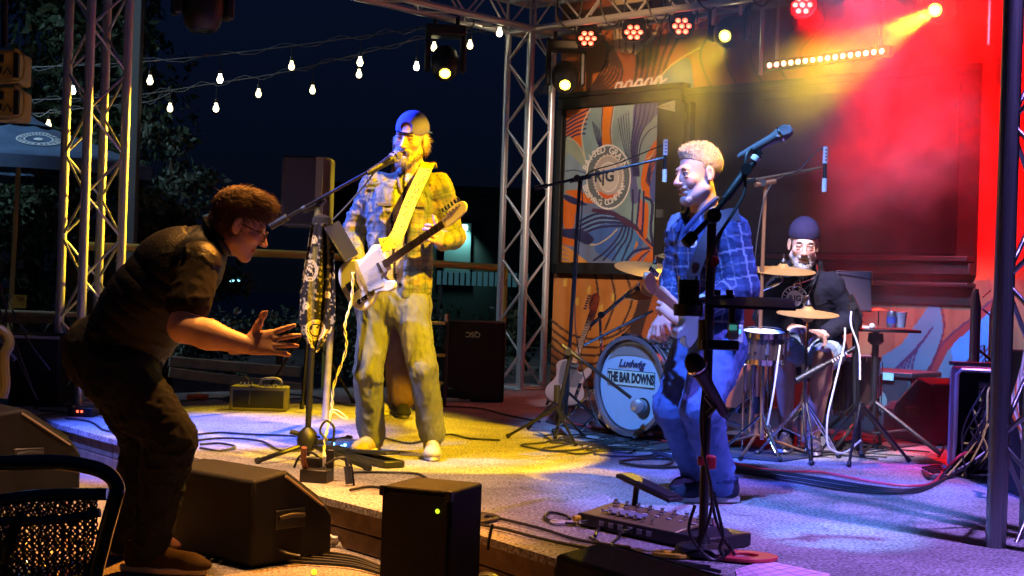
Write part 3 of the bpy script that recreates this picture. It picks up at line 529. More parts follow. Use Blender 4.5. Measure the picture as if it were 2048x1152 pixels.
# ---- string lights
bulbm = mat('bulb_glow', (1, .95, .8), .2, emit=(1, .86, .5), es=9)
strs = [('upper string light with bulbs on long drops against the night sky', 12.6, [(60, 135), (280, 124), (512, 101), (700, 76), (845, 57), (1020, 52)], [(300, 162), (440, 159), (583, 133), (720, 125), (868, 95), (940, 91), (999, 66)]),
        ('lower string light sagging towards the singer', 13.2, [(60, 200), (180, 196), (290, 188), (420, 168), (560, 146), (700, 113), (850, 76), (1000, 60)], [(340, 217), (432, 217), (517, 188), (625, 181), (718, 149), (833, 134)]),
        ('short string light above the navy umbrella', 13.8, [(20, 226), (100, 226), (180, 214), (290, 205), (345, 184)], [(97, 250), (256, 238), (175, 237), (146, 182)])]
for lb, Y, wire, bulbs in strs:
    t = thing('string_light', lb, 'string lights', P(*wire[0], Y), group='outdoor string lights'); pts = cr_pts([P(x, y, Y) for x, y in wire], 8); G().tube(pts, .006, 5).build('wire', mat('wire_grey', (.1, .1, .1), .4), t)
    pts2 = [p+UP*(-.035*math.sin(i*1.3)) for i, p in enumerate(pts)]; G().tube(pts2, .004, 5).build('wire', MATS['wire_grey'], t)
    for bx, by in bulbs:
        c = P(bx, by, Y); wy = min(pts, key=lambda p: abs((p-c).x)); G().cyl(c+UP*.05, c+UP*.09, .016, n=10).build('socket', blk, t); G().cyl(c+UP*.08, Vector((c.x, c.y, max(c.z+.1, wy.z))), .004, n=5).build('drop_cord', rub, t)
        G().lathe([(.0001, -.034), (.018, -.029), (.028, -.008), (.025, .012), (.014, .034), (.013, .052)], 12, c).build('bulb', mat('bulb_glow_%d' % (int(bx) % 3), (1, .95, .8), .2, emit=(1, (.86, .8, .9)[int(bx) % 3], (.5, .38, .6)[int(bx) % 3]), es=(9, 5, 14)[int(bx) % 3]), t)
for a, b, Y in (((60, 219), (860, 210), 14.5),): pass
# tall dark lamp pole
p = P(262, 420, 12.2); lp = thing('lamp_pole', 'tall dark square pole behind the left truss column', 'pole', (p.x, p.y, 0)); G().box((p.x, p.y, 2.9), (.1, .1, 5.8)).build('shaft', mat('pole_paint', (.06, .065, .07), .5), lp, bevel=.008); G().box((p.x, p.y, .02), (.3, .3, .04)).build('base_plate', blk, lp)

# ---- trees, shrubs
bark = mat('bark', (.05, .035, .025), .9, bump=.6, bscale=30)
def leafmat(n, c): return mat(n, c, .5, var=.45, vscale=3)
lm = [leafmat('leaf_dark', (.025, .045, .02)), leafmat('leaf_grey', (.035, .055, .04)), leafmat('leaf_dry', (.05, .045, .02))]
def foliage(parent, blobs, n, size, name='foliage', m=None, seed=1, kind=None):
    r = np.random.default_rng(seed); wt = np.array([b[1][0]*b[1][1]*b[1][2] for b in blobs]); ix = r.choice(len(blobs), n, p=wt/wt.sum()); u = r.normal(size=(n, 3)); u /= np.linalg.norm(u, axis=1)[:, None]
    rr = r.random(n)**.45; c = np.array([blobs[i][0] for i in ix])+u*np.array([blobs[i][1] for i in ix])*rr[:, None]; gap = fbm(c*2.6, seed) > .47; c = c[gap]; u = u[gap]; n = len(c)
    d = r.normal(size=(n, 3)); d[:, 2] -= .5; d /= np.linalg.norm(d, axis=1)[:, None]; w = np.cross(d, u+r.normal(size=(n, 3))*.6); w /= np.linalg.norm(w, axis=1)[:, None]+1e-9; s = size*(.5+r.random(n))[:, None]; nn = np.cross(d, w)
    V = np.stack([c, c+d*s*.5+w*s*.28+nn*s*.08, c+d*s, c+d*s*.5-w*s*.28+nn*s*.08], 1).reshape(-1, 3); Q = np.arange(4*n).reshape(n, 4); o = npmesh(name, V, Q, m or lm[0], None, parent, False); return tag(o, kind=kind)
def tree(lb, base, h, blobs, n, size, m, seed, name='tree', cat='tree'):
    base = Vector(base); t = thing(name, lb, cat, base); g = G().tube([base, base+UP*h*.5+Vector((.05, 0, 0)), base+UP*h], [.09, .06, .025], 8)
    for k, (c, r_) in enumerate(blobs[:9]): g.tube([base+UP*h*(.25+.06*k), (base+UP*h*.6).lerp(Vector(c), .6), Vector(c)], [.035, .02, .008], 5)
    g.build('trunk', bark, t); foliage(t, blobs, n, size, 'crown', m, seed)
def bl(cx, cy, cz, r, k, sd):
    q = np.random.default_rng(sd); return [((cx+q.normal()*r*.55, cy+q.normal()*r*.4, cz+q.normal()*r*.5), (r*(.3+.25*q.random()),)*2+(r*(.25+.25*q.random()),)) for _ in range(k)]
p = P(60, 150, 16.5); tree('dark leafy tree behind the yellow lit cabinets at top left', (p.x, p.y, 0), 4.6, bl(p.x, p.y, 3.6, 1.6, 16, 2), 15000, .11, lm[0], 3)
p = P(70, 430, 15); tree('dense dark tree behind the umbrella and the table', (p.x, p.y, 0), 2.6, bl(p.x, p.y, 1.7, 1.35, 16, 5), 13000, .09, lm[0], 6)
p = P(340, 400, 14.2); tree('slender shrub with drooping pale leaves behind the dark pole', (p.x, p.y, 0), 2.3, bl(p.x-.1, p.y, 1.45, .75, 10, 8)+[((P(300, 270, 14.2)), (.2, .2, .18)), ((P(350, 290, 14.2)), (.15, .15, .2)), ((P(400, 370, 14.2)), (.3, .25, .2))], 6500, .085, lm[1], 9)
p = P(560, 670, 12.6); t = thing('hedge', 'low grey green hedge behind the small yellow amplifier', 'hedge', (p.x, p.y, 0)); foliage(t, [((p.x+dx, p.y+.3*math.sin(dx*3), .55+.06*math.sin(dx*5)), (.38, .3, .34)) for dx in np.linspace(-1.1, 1.0, 8)], 9000, .06, 'crown', lm[1], 12); G().cyl((p.x, p.y, 0), (p.x, p.y, .5), .03).build('trunk', bark, t)
p = P(880, 650, 15.5); t = thing('hedge', 'dark hedge in the gloom behind the large loudspeaker', 'hedge', (p.x, p.y, 0)); foliage(t, [((p.x+dx, p.y, .6), (.45, .4, .42)) for dx in np.linspace(-.9, 1.6, 7)], 7000, .07, 'crown', lm[0], 13); G().cyl((p.x, p.y, 0), (p.x, p.y, .5), .03).build('trunk', bark, t)
p = P(190, 500, 12.9); t = thing('ornamental_grass', 'tuft of long dry grass behind the left truss column', 'plant', (p.x, p.y, 0)); g = G()
for k in range(110):
    a = random.uniform(0, 6.28); l = random.uniform(.9, 1.45); s = random.uniform(.15, .5); q = Vector((math.cos(a), math.sin(a), 0)); b = Vector((p.x, p.y, 0))+q*.06; g.tube([b, b+q*s*.25+UP*l*.6, b+q*s*.6+UP*l*.95, b+q*s+UP*l*.8], [.006, .005, .004, .001], 3, False)
g.build('blades', lm[2], t)
# building far behind, lit by a small wall lamp
bt = thing('far_building', 'unlit dark building behind the singer with one small teal wall lamp', 'building', (0, 27, 0)); dk = mat('far_wall', (.01, .014, .016), .9, var=.3)
p = P(915, 470, 26); G().box((p.x+.5, 27.0, 1.45), (6.5, .4, 2.9)).build('wall', dk, bt); G().box((p.x+.5, 26.9, 2.96), (6.8, .7, .12)).build('roof', dk, bt)
G().box((p.x-.02, 26.74, 1.85), (.5, .08, .95)).build('door', mat('far_door', (.06, .09, .1), .6), bt); q = P(927, 455, 26.7); G().box(q, (.16, .1, .1)).build('wall_lamp', mat('teal_glow', (.5, 1, .9), .3, emit=(.4, 1, .85), es=9), bt, bevel=.02)
spot('wall_lamp_light', q-Vector((0, .2, .0)), q+Vector((-.2, .35, -1)), 90, (.4, 1, .85), 110, .8, .05)
p = P(965, 558, 20); wn2 = thing('corrugated_bench', 'teal grey slatted bench top beyond the railing', 'bench', (p.x, p.y, 0)); sl_ = mat('slat_teal', (.16, .3, .32), .6)
for k in range(16): G().box((p.x-.62+k*.083, p.y, p.z), (.06, .03, .2)).build('slat', sl_, wn2)
for q in (-.6, .6): G().box((p.x+q, p.y+.05, p.z/2), (.06, .05, p.z)).build('leg', blk, wn2)
spot('bench_lamp', (p.x, p.y-1.5, 3.2), p, 45, (.4, .9, 1), 60, .8, .1)
q = P(465, 563, 24); lw = thing('far_window', 'tiny lit teal window glimpsed behind the bending man', 'lamp', q); G().box(q, (.28, .05, .07)).build('pane', mat('teal_pane', (.4, .8, .9), .3, emit=(.3, .8, 1), es=2.5), lw); G().box(q+Vector((0, .06, .0)), (.4, .05, .2)).build('frame', blk, lw)
# railing
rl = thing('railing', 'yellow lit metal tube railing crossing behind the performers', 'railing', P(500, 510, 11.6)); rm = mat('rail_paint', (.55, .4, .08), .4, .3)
ra_, rb_ = P(170, 492, 11.3), P(1012, 537, 13.6); rmid = P(610, 510, 12.2)
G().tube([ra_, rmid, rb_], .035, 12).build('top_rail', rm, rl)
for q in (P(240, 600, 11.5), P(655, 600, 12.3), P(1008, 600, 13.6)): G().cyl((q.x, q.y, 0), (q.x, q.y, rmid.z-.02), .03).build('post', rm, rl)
q = P(655, 700, 9.4); tag(G().tube([Vector((q.x, q.y, DECK)), Vector((q.x+.02, q.y, 1.05))], .024, 12).build('pole', alu), 'silver pole standing right of the hanging bandana', 'pole')
# planter beams and low clutter at the back of the deck
wdm = mat('weathered_beam', (.2, .17, .13), .8, bump=.5, bscale=25, var=.4)
pl = thing('planter_beam', 'weathered wooden beams behind the bending man', 'planter', GR(400, 760, .1))
for k, (ya, yb) in enumerate(((722, 738), (744, 770))):
    a, b = P(338, ya, 11.6), P(600, yb+6, 11.9); G().box((a+b)/2, ((b-a).length, .1, .085), frame((b-a), UP)).build('beam', wdm, pl, bevel=.006)
# ================================================================== people
def headR(fwd, up): 
    f = Vector(fwd).normalized(); u = Vector(up); u = (u-f*u.dot(f)).normalized(); return Matrix((f.cross(u), f, u)).transposed()
def head_mesh(smile=0, mouth=0, beard=None, neck=(0, -.035, -.17), eyes=1):
    h = F((-.1, -.125, -.19), (.1, .15, .14), .0028)
    h.ell((0, -.022, .045), (.073, .094, .078)); h.ell((0, .02, -.02), (.06, .07, .09), k=.02); h.cap((0, -.01, -.06), neck, .054, .06, k=.02)
    for s in (-1, 1):
        h.cap((s*.05, .005, -.06), (s*.012, .062, -.098), .02, .016, k=.025); h.ell((s*.041, .056, -.022), (.02, .02, .018), k=.016)
        if smile: h.ell((s*.04, .066, -.036), (.014, .012, .012), k=.012)
    h.ell((0, .068, -.1), (.02, .016, .016), k=.015); h.cap((-.032, .076, .026), (.032, .076, .026), .011, k=.014)
    for s in (-1, 1):
        h.ell((s*.031, .098, .004), (.019, .019, .012), k=.012, op=1); h.ell((s*.03, .073, .005), (.0135, .0135, .0125), k=.002); h.ell((s*.031, .079, .012), (.017, .009, .0045), k=.004); h.ell((s*.031, .078, -.007), (.015, .008, .003), k=.004)
        h.ell((s*.076, -.012, -.002), (.007, .018, .031), Matrix.Rotation(s*.35, 3, 'Z'), k=.006); h.ell((s*.083, -.006, .002), (.006, .009, .017), k=.004, op=1); h.ell((s*.075, -.006, -.026), (.006, .009, .009), k=.005)
    h.cap((0, .082, .016), (0, .108, -.026), .0075, .0115, k=.01); h.ell((0, .11, -.03), (.012, .012, .009), k=.006)
    for s in (-1, 1): h.ell((s*.013, .1, -.033), (.0085, .011, .0075), k=.005); h.ell((s*.0075, .106, -.041), (.0035, .005, .004), k=.002, op=1)
    w = .026+.008*smile
    h.cap((-w*.75, .083-.003*smile, -.058+.004*smile), (w*.75, .083-.003*smile, -.058+.004*smile), .0065, k=.008); h.cap((-w*.6, .082, -.072), (w*.6, .082, -.072), .0075, k=.008)
    for k in range(7):
        u = (k-3)/3; h.ell((u*w, .094-.012*u*u, -.0645+smile*.009*u*u), (.006, .014, .0018+.004*mouth+.003*smile*(1-u*u)), k=.002, op=1)
    V, Q = h.mesh(); x, y, z = V.T; ax = np.abs(x); n1 = fbm(V*60, 3); n2 = fbm(V*18, 7)
    c = np.array([.62, .36, .25])[None]*(.85+.25*n1[:, None]); red = np.clip(1-np.hypot((ax-.04)/.025, (z+.02)/.025), 0, 1)*(y > .02)+np.clip(1-np.hypot(x/.018, (z+.03)/.02), 0, 1)*(y > .09); c = c*(1-.25*red[:, None]*np.array([.2, 1, 1]))
    lips = (y > .07) & (ax < w) & (np.abs(z+.0645-smile*.009*(x/w)**2) < .012-.006*(ax/w)**2); c[lips] = (.42, .15, .12)
    mo = (y > .055) & (y < .0865+0*x) & (ax < w*.8) & (np.abs(z+.0645-smile*.009*(x/w)**2) < .006); c[mo] = (.6, .55, .48) if smile else (.1, .03, .03)
    ey = np.hypot((ax-.03)/.0125, (z-.004)/(.0045+.0*x)) < 1
    if eyes: c[ey & (y > .07)] = (.5, .48, .46); c[(np.hypot((ax-.03)/.0055, (z-.003)/.0055) < 1) & (y > .07)] = (.03, .02, .015)
    else: c[(np.hypot((ax-.031)/.015, (z+.002)/.0018) < 1) & (y > .07)] = (.08, .03, .02)
    lash = (np.hypot((ax-.031)/.016, (z-.0095)/.0022) < 1) & (y > .06); c[lash] = (.06, .03, .02)
    if beard is not None:
        st = np.clip((-.03-z)/.02, 0, 1)*np.clip((y+.01)/.03, 0, 1)*(z > -.125); must = (np.abs(z+.05) < .009) & (ax < .034) & (y > .07); st = np.maximum(st*(~lips), must*1.); c = c*(1-.7*st[:, None])+np.array(beard)[None]*.7*st[:, None]
    return V, Q, c
def tufts(V, N, n, ln, w, comb, col, seed=0, jit=.35, lift=.5, top=0):
    r = np.random.default_rng(seed); i = r.integers(0, len(V), n); p = V[i]; d = N[i]*lift+np.array(comb)+r.normal(size=(n, 3))*jit; d /= np.linalg.norm(d, axis=1)[:, None]; l = ln*(.5+r.random(n))[:, None]
    if top: l = l*(.12+.88*np.clip((p[:, 2:3]-.05)/.07, 0, 1))
    a = np.cross(d, r.normal(size=(n, 3))); a /= np.linalg.norm(a, axis=1)[:, None]; b = np.cross(d, a); t = p+d*l; t[:, 2] -= l[:, 0]*.15
    vs = np.stack([p+a*w, p-a*w*.5+b*w*.87, p-a*w*.5-b*w*.87, t], 1).reshape(-1, 3); k = np.arange(n)[:, None]*4; q = np.concatenate([k+np.array([[0, 1, 3, 3]]), k+np.array([[1, 2, 3, 3]]), k+np.array([[2, 0, 3, 3]])])
    cc = np.array(col)[None]*(.3+1.3*r.random(n))[:, None]; return vs, q[:, :3], np.repeat(cc, 4, 0)
def hair_part(name, field, nt, ln, w, comb, col, parent, c, R, s, seed=0, mask=None, jit=.35, lift=.5, amp=.006, top=0):
    V, Q = field.mesh(); N = normals(V, Q); V = V+N*((fbm(V*95, seed)-.5)*amp*2)[:, None]; cc = np.array(col)[None]*(.45+.9*fbm(V*np.array([160, 90, 90]), seed+2))[:, None]
    T = np.concatenate([Q[:, [0, 1, 2]], Q[:, [0, 2, 3]]]); Vt, Qt, Ct = tufts(V, N, nt, ln, w, comb, col, seed, jit, lift, top); V2 = np.concatenate([V, Vt]); T = np.concatenate([T, Qt+len(V)]); C = np.concatenate([cc, Ct]); A = np.array(R)
    return npmesh(name, (V2*s)@A.T+np.array(c), T, hairm, C, parent)
def hand_mesh(curl=(.3, .4, .3), spread=.06, thumb=(.8, .5, -.2), tcurl=.3, h=.0035, per=None, fl=1.0):
    f = F((-.09, -.06, -.11), (.1, .22, .06), h); f.cap((0, -.04, 0), (0, .01, 0), .027, .027, k=.01, flat=((0, 0, 1), .72)); f.cap((.018, .02, 0), (.026, .08, 0), .019, .017, k=.012, flat=((0, 0, 1), .75)); f.cap((-.014, .02, 0), (-.026, .075, 0), .019, .015, k=.012, flat=((0, 0, 1), .75)); f.ell((0, .05, 0), (.035, .045, .014), k=.01)
    for k, (bx, by, L) in enumerate(((.031, .086, .074), (.0105, .091, .082), (-.0105, .088, .076), (-.03, .078, .06))):
        p = np.array([bx, by, 0.]); L *= fl; a = 0; sp = (1.5-k)*spread; cu = per[k] if per else curl
        for j, (q, rr) in enumerate(((.45, .0092), (.3, .0083), (.25, .0074))):
            a += cu[j]; d = np.array([math.sin(sp)*math.cos(a), math.cos(sp)*math.cos(a), -math.sin(a)]); e = p+d*L*q; f.cap(p, e, rr, rr-.0008, k=.004); p = e
    p = np.array([.026, .02, -.004]); d = np.array(thumb, float); d /= np.linalg.norm(d); ax = np.array([-.8, .5, -.1])
    for L, rr in ((.045, .014), (.034, .0108), (.028, .0094)): e = p+d*L; f.cap(p, e, rr, rr-.001, k=.008); p = e; d = d+ax*tcurl; d /= np.linalg.norm(d)
    return f.mesh()
def place(Vq, c, X, Y, Z, s=1):        # local -> world; X thumb side, Y fingers, Z back of the hand
    V, Q = Vq; A = np.array([X, Y, Z]).T; V = (V*s)@A.T+np.array(c); 
    return (V, Q[:, ::-1] if np.linalg.det(A) < 0 else Q)
def hframe(y, z):
    y = Vector(y).normalized(); z = Vector(z); z = (z-y*z.dot(y)).normalized(); return y.cross(z), y, z
def join(parts):
    V, Q, C, n = [], [], [], 0
    for p in parts:
        v, q = p[0], p[1]; V.append(v); Q.append(q+n); n += len(v); C.append(p[2] if len(p) > 2 else np.array([.62, .36, .25])[None]*(.85+.25*fbm(v*50, 2)[:, None]))
    return np.concatenate(V), np.concatenate(Q), np.concatenate(C)
def box_of(pts, m): a = np.array([tuple(p) for p in pts]); return a.min(0)-m, a.max(0)+m
def limbs(J, f, k=1.0):                # bare body under the clothes
    fr = J['fr']
    f.cap(J['pel'], J['chest'], .125*k, .15*k, flat=(fr, .66)); f.cap(J['chest'], J['neck'], .12*k, .055*k, flat=(fr, .7)); f.cap(J['s0'], J['s1'], .055*k, flat=(fr, .8))
    for i in '01':
        f.cap(J['s'+i], J['e'+i], .05*k, .04*k); f.cap(J['e'+i], J['w'+i], .042*k, .027*k); f.cap(J['h'+i], J['k'+i], .078*k, .052*k); f.cap(J['k'+i], J['a'+i], .052*k, .036*k)
def shoe(parent, ankle, toe, z, up_c, sole_c, laces=(.8, .8, .75), L=.29, nm='shoe', high=0, tilt=0):
    a = Vector(ankle); d = Vector(toe)-a; d.z = 0; d.normalize(); R = Matrix((d.cross(UP), d, UP)).transposed(); o = Vector((a.x, a.y, z)); A = np.array(R)
    if tilt: R = R@Matrix.Rotation(tilt, 3, 'X'); A = np.array(R)
    f = F((-.07, -.12, 0), (.07, .25, .17), .004); f.cap((0, -.045, .055), (0, .14, .04), .04, .042, k=.03); f.ell((0, .15, .035), (.045, .06, .03), k=.02); f.cap((0, -.03, .06), (0, -.035, .1+high), .042, .045, k=.03); f.cap((0, .03, .07), (0, .1, .05), .03, .03, k=.02)
    f.cut(lambda X, Y, Z: .02-Z); f.cut(lambda X, Y, Z: Z-(.115+high)); f.ell((0, -.035, .14+high), (.036, .045, .05), k=.006, op=1)
    V, Q = f.mesh(); V[:, 1] *= L/.29; V = folds(V, Q, .003, (30, 60, 30), 4); c = np.array(up_c)[None]*(.7+.5*fbm(V*40, 3))[:, None]; s = npmesh(nm, V@A.T+np.array(o), Q, cloth, c, parent)
    out = [(math.sin(t)*(.047 if math.cos(t) > -.2 else .042), .055+math.cos(t)*.15*L/.29) for t in np.linspace(0, 2*math.pi, 24, endpoint=False)]
    G().prism(out, .026, o, R).build('sole', mat('sole_'+nm+str(int(sole_c[0]*99)), sole_c, .6), s, bevel=.005)
    if laces is not None:
        g = G()
        for k in range(5): y = .03+k*.021*L/.29; zz = .104-k*.0095; g.tube([o+R@Vector((-.024, y, zz-.008)), o+R@Vector((0, y+.006, zz+.002)), o+R@Vector((.024, y, zz-.008))], .0035, 5)
        tag(g.build('laces', mat('laces', laces, .8), s), kind='stuff')
    return s
def garment(name, f, J, colfn, parent, amp=.01, fr=(9, 9, 18), seed=1, m=None):
    V, Q = f.mesh(); U = f.uv(V); V2 = folds(V, Q, amp, fr, seed); V2 = folds(V2, Q, amp*.45, tuple(x*2.3 for x in fr), seed+11); return npmesh(name, V2, Q, m or cloth, colfn(U, V), parent)
def plaid(base, alt, line, s=.09):
    def fn(U, V):
        u, v = U[:, 0]/s, U[:, 1]/s; c = np.tile(np.array(base, 'f8'), (len(U), 1)); fu, fv = u-np.floor(u), v-np.floor(v); c[(fu < .5)] = c[(fu < .5)]*.55+np.array(alt)*.45; c[(fv < .5)] = c[(fv < .5)]*.55+np.array(alt)*.45
        l = (np.abs(fu-.25) < .032) | (np.abs(fv-.25) < .032); c[l] = c[l]*.35+np.array(line)*.65; l2 = (np.abs(fu-.75) < .022) | (np.abs(fv-.75) < .022); c[l2] = c[l2]*.6+np.array(line)*.4; return c*(.8+.4*fbm(V*55, 5))[:, None]
    return fn
def plain(col, var=.35, sc=30):
    return lambda U, V: np.array(col)[None]*(1-var/2+var*fbm(V*sc, 6))[:, None]
def denim(col):
    def fn(U, V):
        c = np.array(col)[None]*(.75+.5*fbm(V*np.array([60, 60, 25]), 8))[:, None]; fade = fbm(V*6, 3); sm_ = np.abs(np.abs(U[:, 0])-.105) < .0045; c[sm_] = c[sm_]*.55; return c*(.8+.5*fade)[:, None]
    return fn
def trousers(J, r=(.1, .078, .062), cuff=.04, k=1, hip=.135):
    f = F(*box_of([J[q] for q in ('pel', 'h0', 'h1', 'k0', 'k1', 'a0', 'a1')], .22), .0085); fr = J['fr']
    f.cap(J['pel'], J['waist'], hip*k, (hip-.008)*k, flat=(fr, .74)); f.cap(J['h0'], J['h1'], .11*k, flat=(fr, .95), bone=False)
    for i in '01':
        H, K, A = J['h'+i], J['k'+i], J['a'+i]; f.cap(H, K, r[0]*k, r[1]*k, k=.03); f.cap(K, A+(K-A)*cuff, r[1]*k*.98, r[2]*k, k=.02); 
    return f
def person(lb, loc, group=None): return thing('person', lb, 'person', loc, group=group)
def put_head(J, parts, c, fwd, up, s=1.0, **kw):
    R = headR(fwd, up); n = R.inverted()@(Vector(J['neck'])-Vector(c))/s; V, Q, C = head_mesh(neck=tuple(n), **kw) if abs(n.z) < .2 else head_mesh(**kw); parts.append(((V*s)@np.array(R).T+np.array(c), Q, C)); return R
def brows(parent, c, R, s, col, y=.088):
    g = G()
    for q in (-1, 1): g.tube([c+R@Vector((q*x*s, (y-abs(x-.03)*.25)*s, z*s)) for x, z in ((.014, .024), (.026, .029), (.038, .028), (.047, .022))], [.003*s, .0042*s, .0038*s, .002*s], 6)
    tag(g.build('eyebrows', hairm, parent, col=col), kind='stuff')
def nz(a, b): return (Vector(b)-Vector(a)).normalized()

# ---- 1. the singer with the white guitar
Y = 7.5; J = dict(fr=tuple(Vector((-.12, -1, -.05)).normalized()), pel=P(783, 598, 7.5), waist=P(788, 560, 7.5), chest=P(802, 420, 7.48), neck=P(825, 338, 7.47), s0=P(750, 372, 7.5), s1=P(878, 376, 7.45), e0=P(703, 470, 7.58), w0=P(712, 530, 7.36), e1=P(906, 474, 7.5), w1=P(884, 482, 7.3),
     h0=P(752, 612, 7.5), h1=P(822, 612, 7.46), k0=P(738, 745, 7.44), k1=P(845, 735, 7.36), a0=P(744, 873, 7.6), a1=P(865, 868, 7.5))
sg = person('bearded singer in backwards blue cap and yellow lit flannel jacket playing a white guitar', (P(800, 900, 7.5).x, 7.5, DECK))
f = F(*box_of([v for k, v in J.items() if k != 'fr'], .2), .01); limbs(J, f, .9); parts = [f.mesh()]
hc = P(821, 277, 7.42); R = put_head(J, parts, hc, (-.3, -1, -.2), (.1, -.1, 1), 1.06, beard=(.5, .42, .34), mouth=1.2, eyes=0)
w = J['w1']; gx, gy, gz = hframe(nz(w, P(862, 462, 7.16)), Vector((.45, -.55, .2))); fret = place(hand_mesh(per=[(.7, 1.0, .6), (.8, 1.1, .6), (.9, 1.1, .7), (1.0, 1.1, .7)], thumb=(.75, .6, -.5), tcurl=-.1), w, Vector((-.5, -.35, .75)), gy, gz, 1.08)
gx2, gy2, gz2 = hframe(nz(J['w0'], P(732, 566, 7.12)), Vector((-.3, -.9, .3))); strum = place(hand_mesh(curl=(.6, .7, .5), thumb=(.6, .7, -.35)), J['w0'], gx2 if gx2.x > 0 else -gx2, gy2, gz2, 1.1)
gx, gy, gz = hframe(gy, Vector((.3, -.8, .1))); fret = place(hand_mesh(per=[(.5, 1.0, .6), (.6, 1.1, .6), (.7, 1.1, .7), (.8, 1.1, .7)], thumb=(.75, .6, -.5), tcurl=-.1), w, gx if gx.z > 0 else -gx, gy, gz, 1.08)
parts += [fret, strum]; V, Q, C = join(parts); npmesh('body', V, Q, skin, C, sg); brows(sg, hc, R, 1.06, (.2, .14, .08))
h = F((-.12, -.14, -.05), (.12, .13, .17), .0035); h.ell((0, -.02, .052), (.082, .101, .088), k=.01); h.cut(lambda X, Y, Z: (.03-Y*.12)-Z); h.ell((0, .09, .062), (.03, .05, .026), k=.003, op=1)
V, Q = h.mesh(); A = np.array(R); crn = npmesh('cap', (V*1.06)@A.T+np.array(hc), Q, cloth, plain((.16, .15, .5), .3, 60)(None, V), sg)
G().tube(cr_pts([hc+R@Vector(p) for p in ((-.045, .083, .04), (-.02, .096, .036), (0, .099, .035), (.02, .096, .036), (.045, .083, .04))], 4), .006, 6).build('cap_strap', blk, crn)
bp = [(math.sin(t)*.08, -.1-.075*math.cos(t)) for t in np.linspace(-1.35, 1.35, 12)]; G().prism(bp, .006, hc+R@Vector((0, 0, .026)), R).build('cap_bill', mat('cap_navy', (.04, .08, .3), .8), crn, bevel=.002)
hb = F((-.11, -.15, -.13), (.11, .05, .06), .005); hb.ell((0, -.05, -.02), (.083, .075, .075)); hb.ell((-.075, -.03, -.035), (.018, .03, .04)); hb.ell((.078, -.03, -.035), (.02, .03, .045)); hb.cut(lambda X, Y, Z: Y-.012)
hair_part('hair', hb, 800, .02, .002, (0, -.3, -.8), (.4, .3, .2), sg, hc, R, 1.06, 3)
bd = F((-.08, -.02, -.16), (.08, .13, -.03), .0035); bd.cap((-.052, .02, -.07), (-.02, .066, -.1), .018, .022, k=.02); bd.cap((.052, .02, -.07), (.02, .066, -.1), .018, .022, k=.02); bd.ell((0, .07, -.108), (.034, .03, .03), k=.02); bd.cap((-.026, .088, -.052), (.026, .088, -.052), .008, k=.004); bd.cap((-.03, .078, -.058), (-.024, .078, -.09), .009, k=.01); bd.cap((.03, .078, -.058), (.024, .078, -.09), .009, k=.01)
hair_part('beard', bd, 900, .016, .0016, (0, .3, -.5), (.55, .47, .38), sg, hc, R, 1.06, 4)
# striped shirt and open flannel jacket
f = F(*box_of([J['pel'], J['neck'], J['s0'], J['s1']], .2), .008); f.cap(J['waist'], J['chest'], .14, .158, flat=(J['fr'], .74)); f.cap(J['chest'], J['neck'], .13, .066, flat=(J['fr'], .8)); f.cap(J['s0'], J['s1'], .064, flat=(J['fr'], .9), bone=False)
def stripes(U, V):
    x = V[:, 0]*14+V[:, 2]*1.2; s = x-np.floor(x); c = np.tile(np.array([.5, .42, .3]), (len(V), 1)); c[(s > .6) & (s < .85)] = (.02, .02, .03); c[(s > .93)] = (.2, .15, .1); return c
shirt = garment('striped_shirt', f, J, stripes, sg, .012, (11, 11, 5), 3)
f = F(*box_of([J['pel'], J['neck'], J['s0'], J['s1'], J['e0'], J['w0'], J['e1'], J['w1']], .2), .007)
hem = P(800, 585, 7.5); f.cap(hem, J['chest'], .168, .182, k=.02, flat=(J['fr'], .8)); f.cap(J['chest'], J['neck']-Vector((0, 0, .02)), .15, .075, flat=(J['fr'], .85)); f.cap(J['s0'], J['s1'], .066, k=.03, flat=(J['fr'], .95), bone=False)
for i in '01': f.cap(J['s'+i], J['e'+i], .068, .064, k=.04); e = J['e'+i]; w_ = J['w'+i]; f.cap(e, w_+(e-w_)*.12, .064, .052, k=.02)
n0 = J['neck']; hx = hem; f.cut(lambda X, Yy, Z: np.minimum(np.minimum(.055+.03*np.clip(hx.z+.45-Z, 0, 1)-np.abs(X-(hx.x-.045+(Z-hx.z)*.12)), (7.42-Yy)*2), 1.))
f.cut(lambda X, Yy, Z: (hx.z-.035)-Z); f.cut(lambda X, Yy, Z: Z-(n0.z+.025))
garment('flannel_jacket', f, J, plaid((.34, .26, .1), (.06, .13, .1), (.05, .05, .05), .1), sg, .02, (11, 11, 16), 5)
for q in (-1, 1): G().tube(cr_pts([n0+Vector((q*.01, .07, .01)), n0+Vector((q*.075, .02, .0)), n0+Vector((q*.07, -.05, -.045)), n0+Vector((q*.045, -.1, -.14))], 6), [.007]*13+[.011]*5+[.004], 8).build('collar', cloth, sg, col=(.2, .17, .08))
for q in (-1, 1):
    pc = J['chest']+Vector((q*.085+.01, -.142-.0*q, .02)); G().box(pc+Vector((0, .006, 0)), (.085, .006, .02), rot(q*12)).build('pocket_flap', cloth, sg, bevel=.003, col=(.16, .14, .06))
f = trousers(J, (.096, .073, .069), .03); garment('jeans', f, J, denim((.15, .16, .17)), sg, .02, (20, 20, 6), 8)
G().tube([J['waist']+Vector((math.cos(t)*.13, math.sin(t)*.1, -.02)) for t in np.linspace(0, 6.28, 20, endpoint=False)], .012, 6, closed=True).build('belt', blk, sg)
shoe(sg, J['a0'], P(700, 900, 7.35), DECK+.004, (.42, .33, .2), (.6, .58, .5)); shoe(sg, J['a1'], P(868, 930, 7.0), DECK+.004, (.45, .4, .33), (.6, .58, .52), tilt=.0)
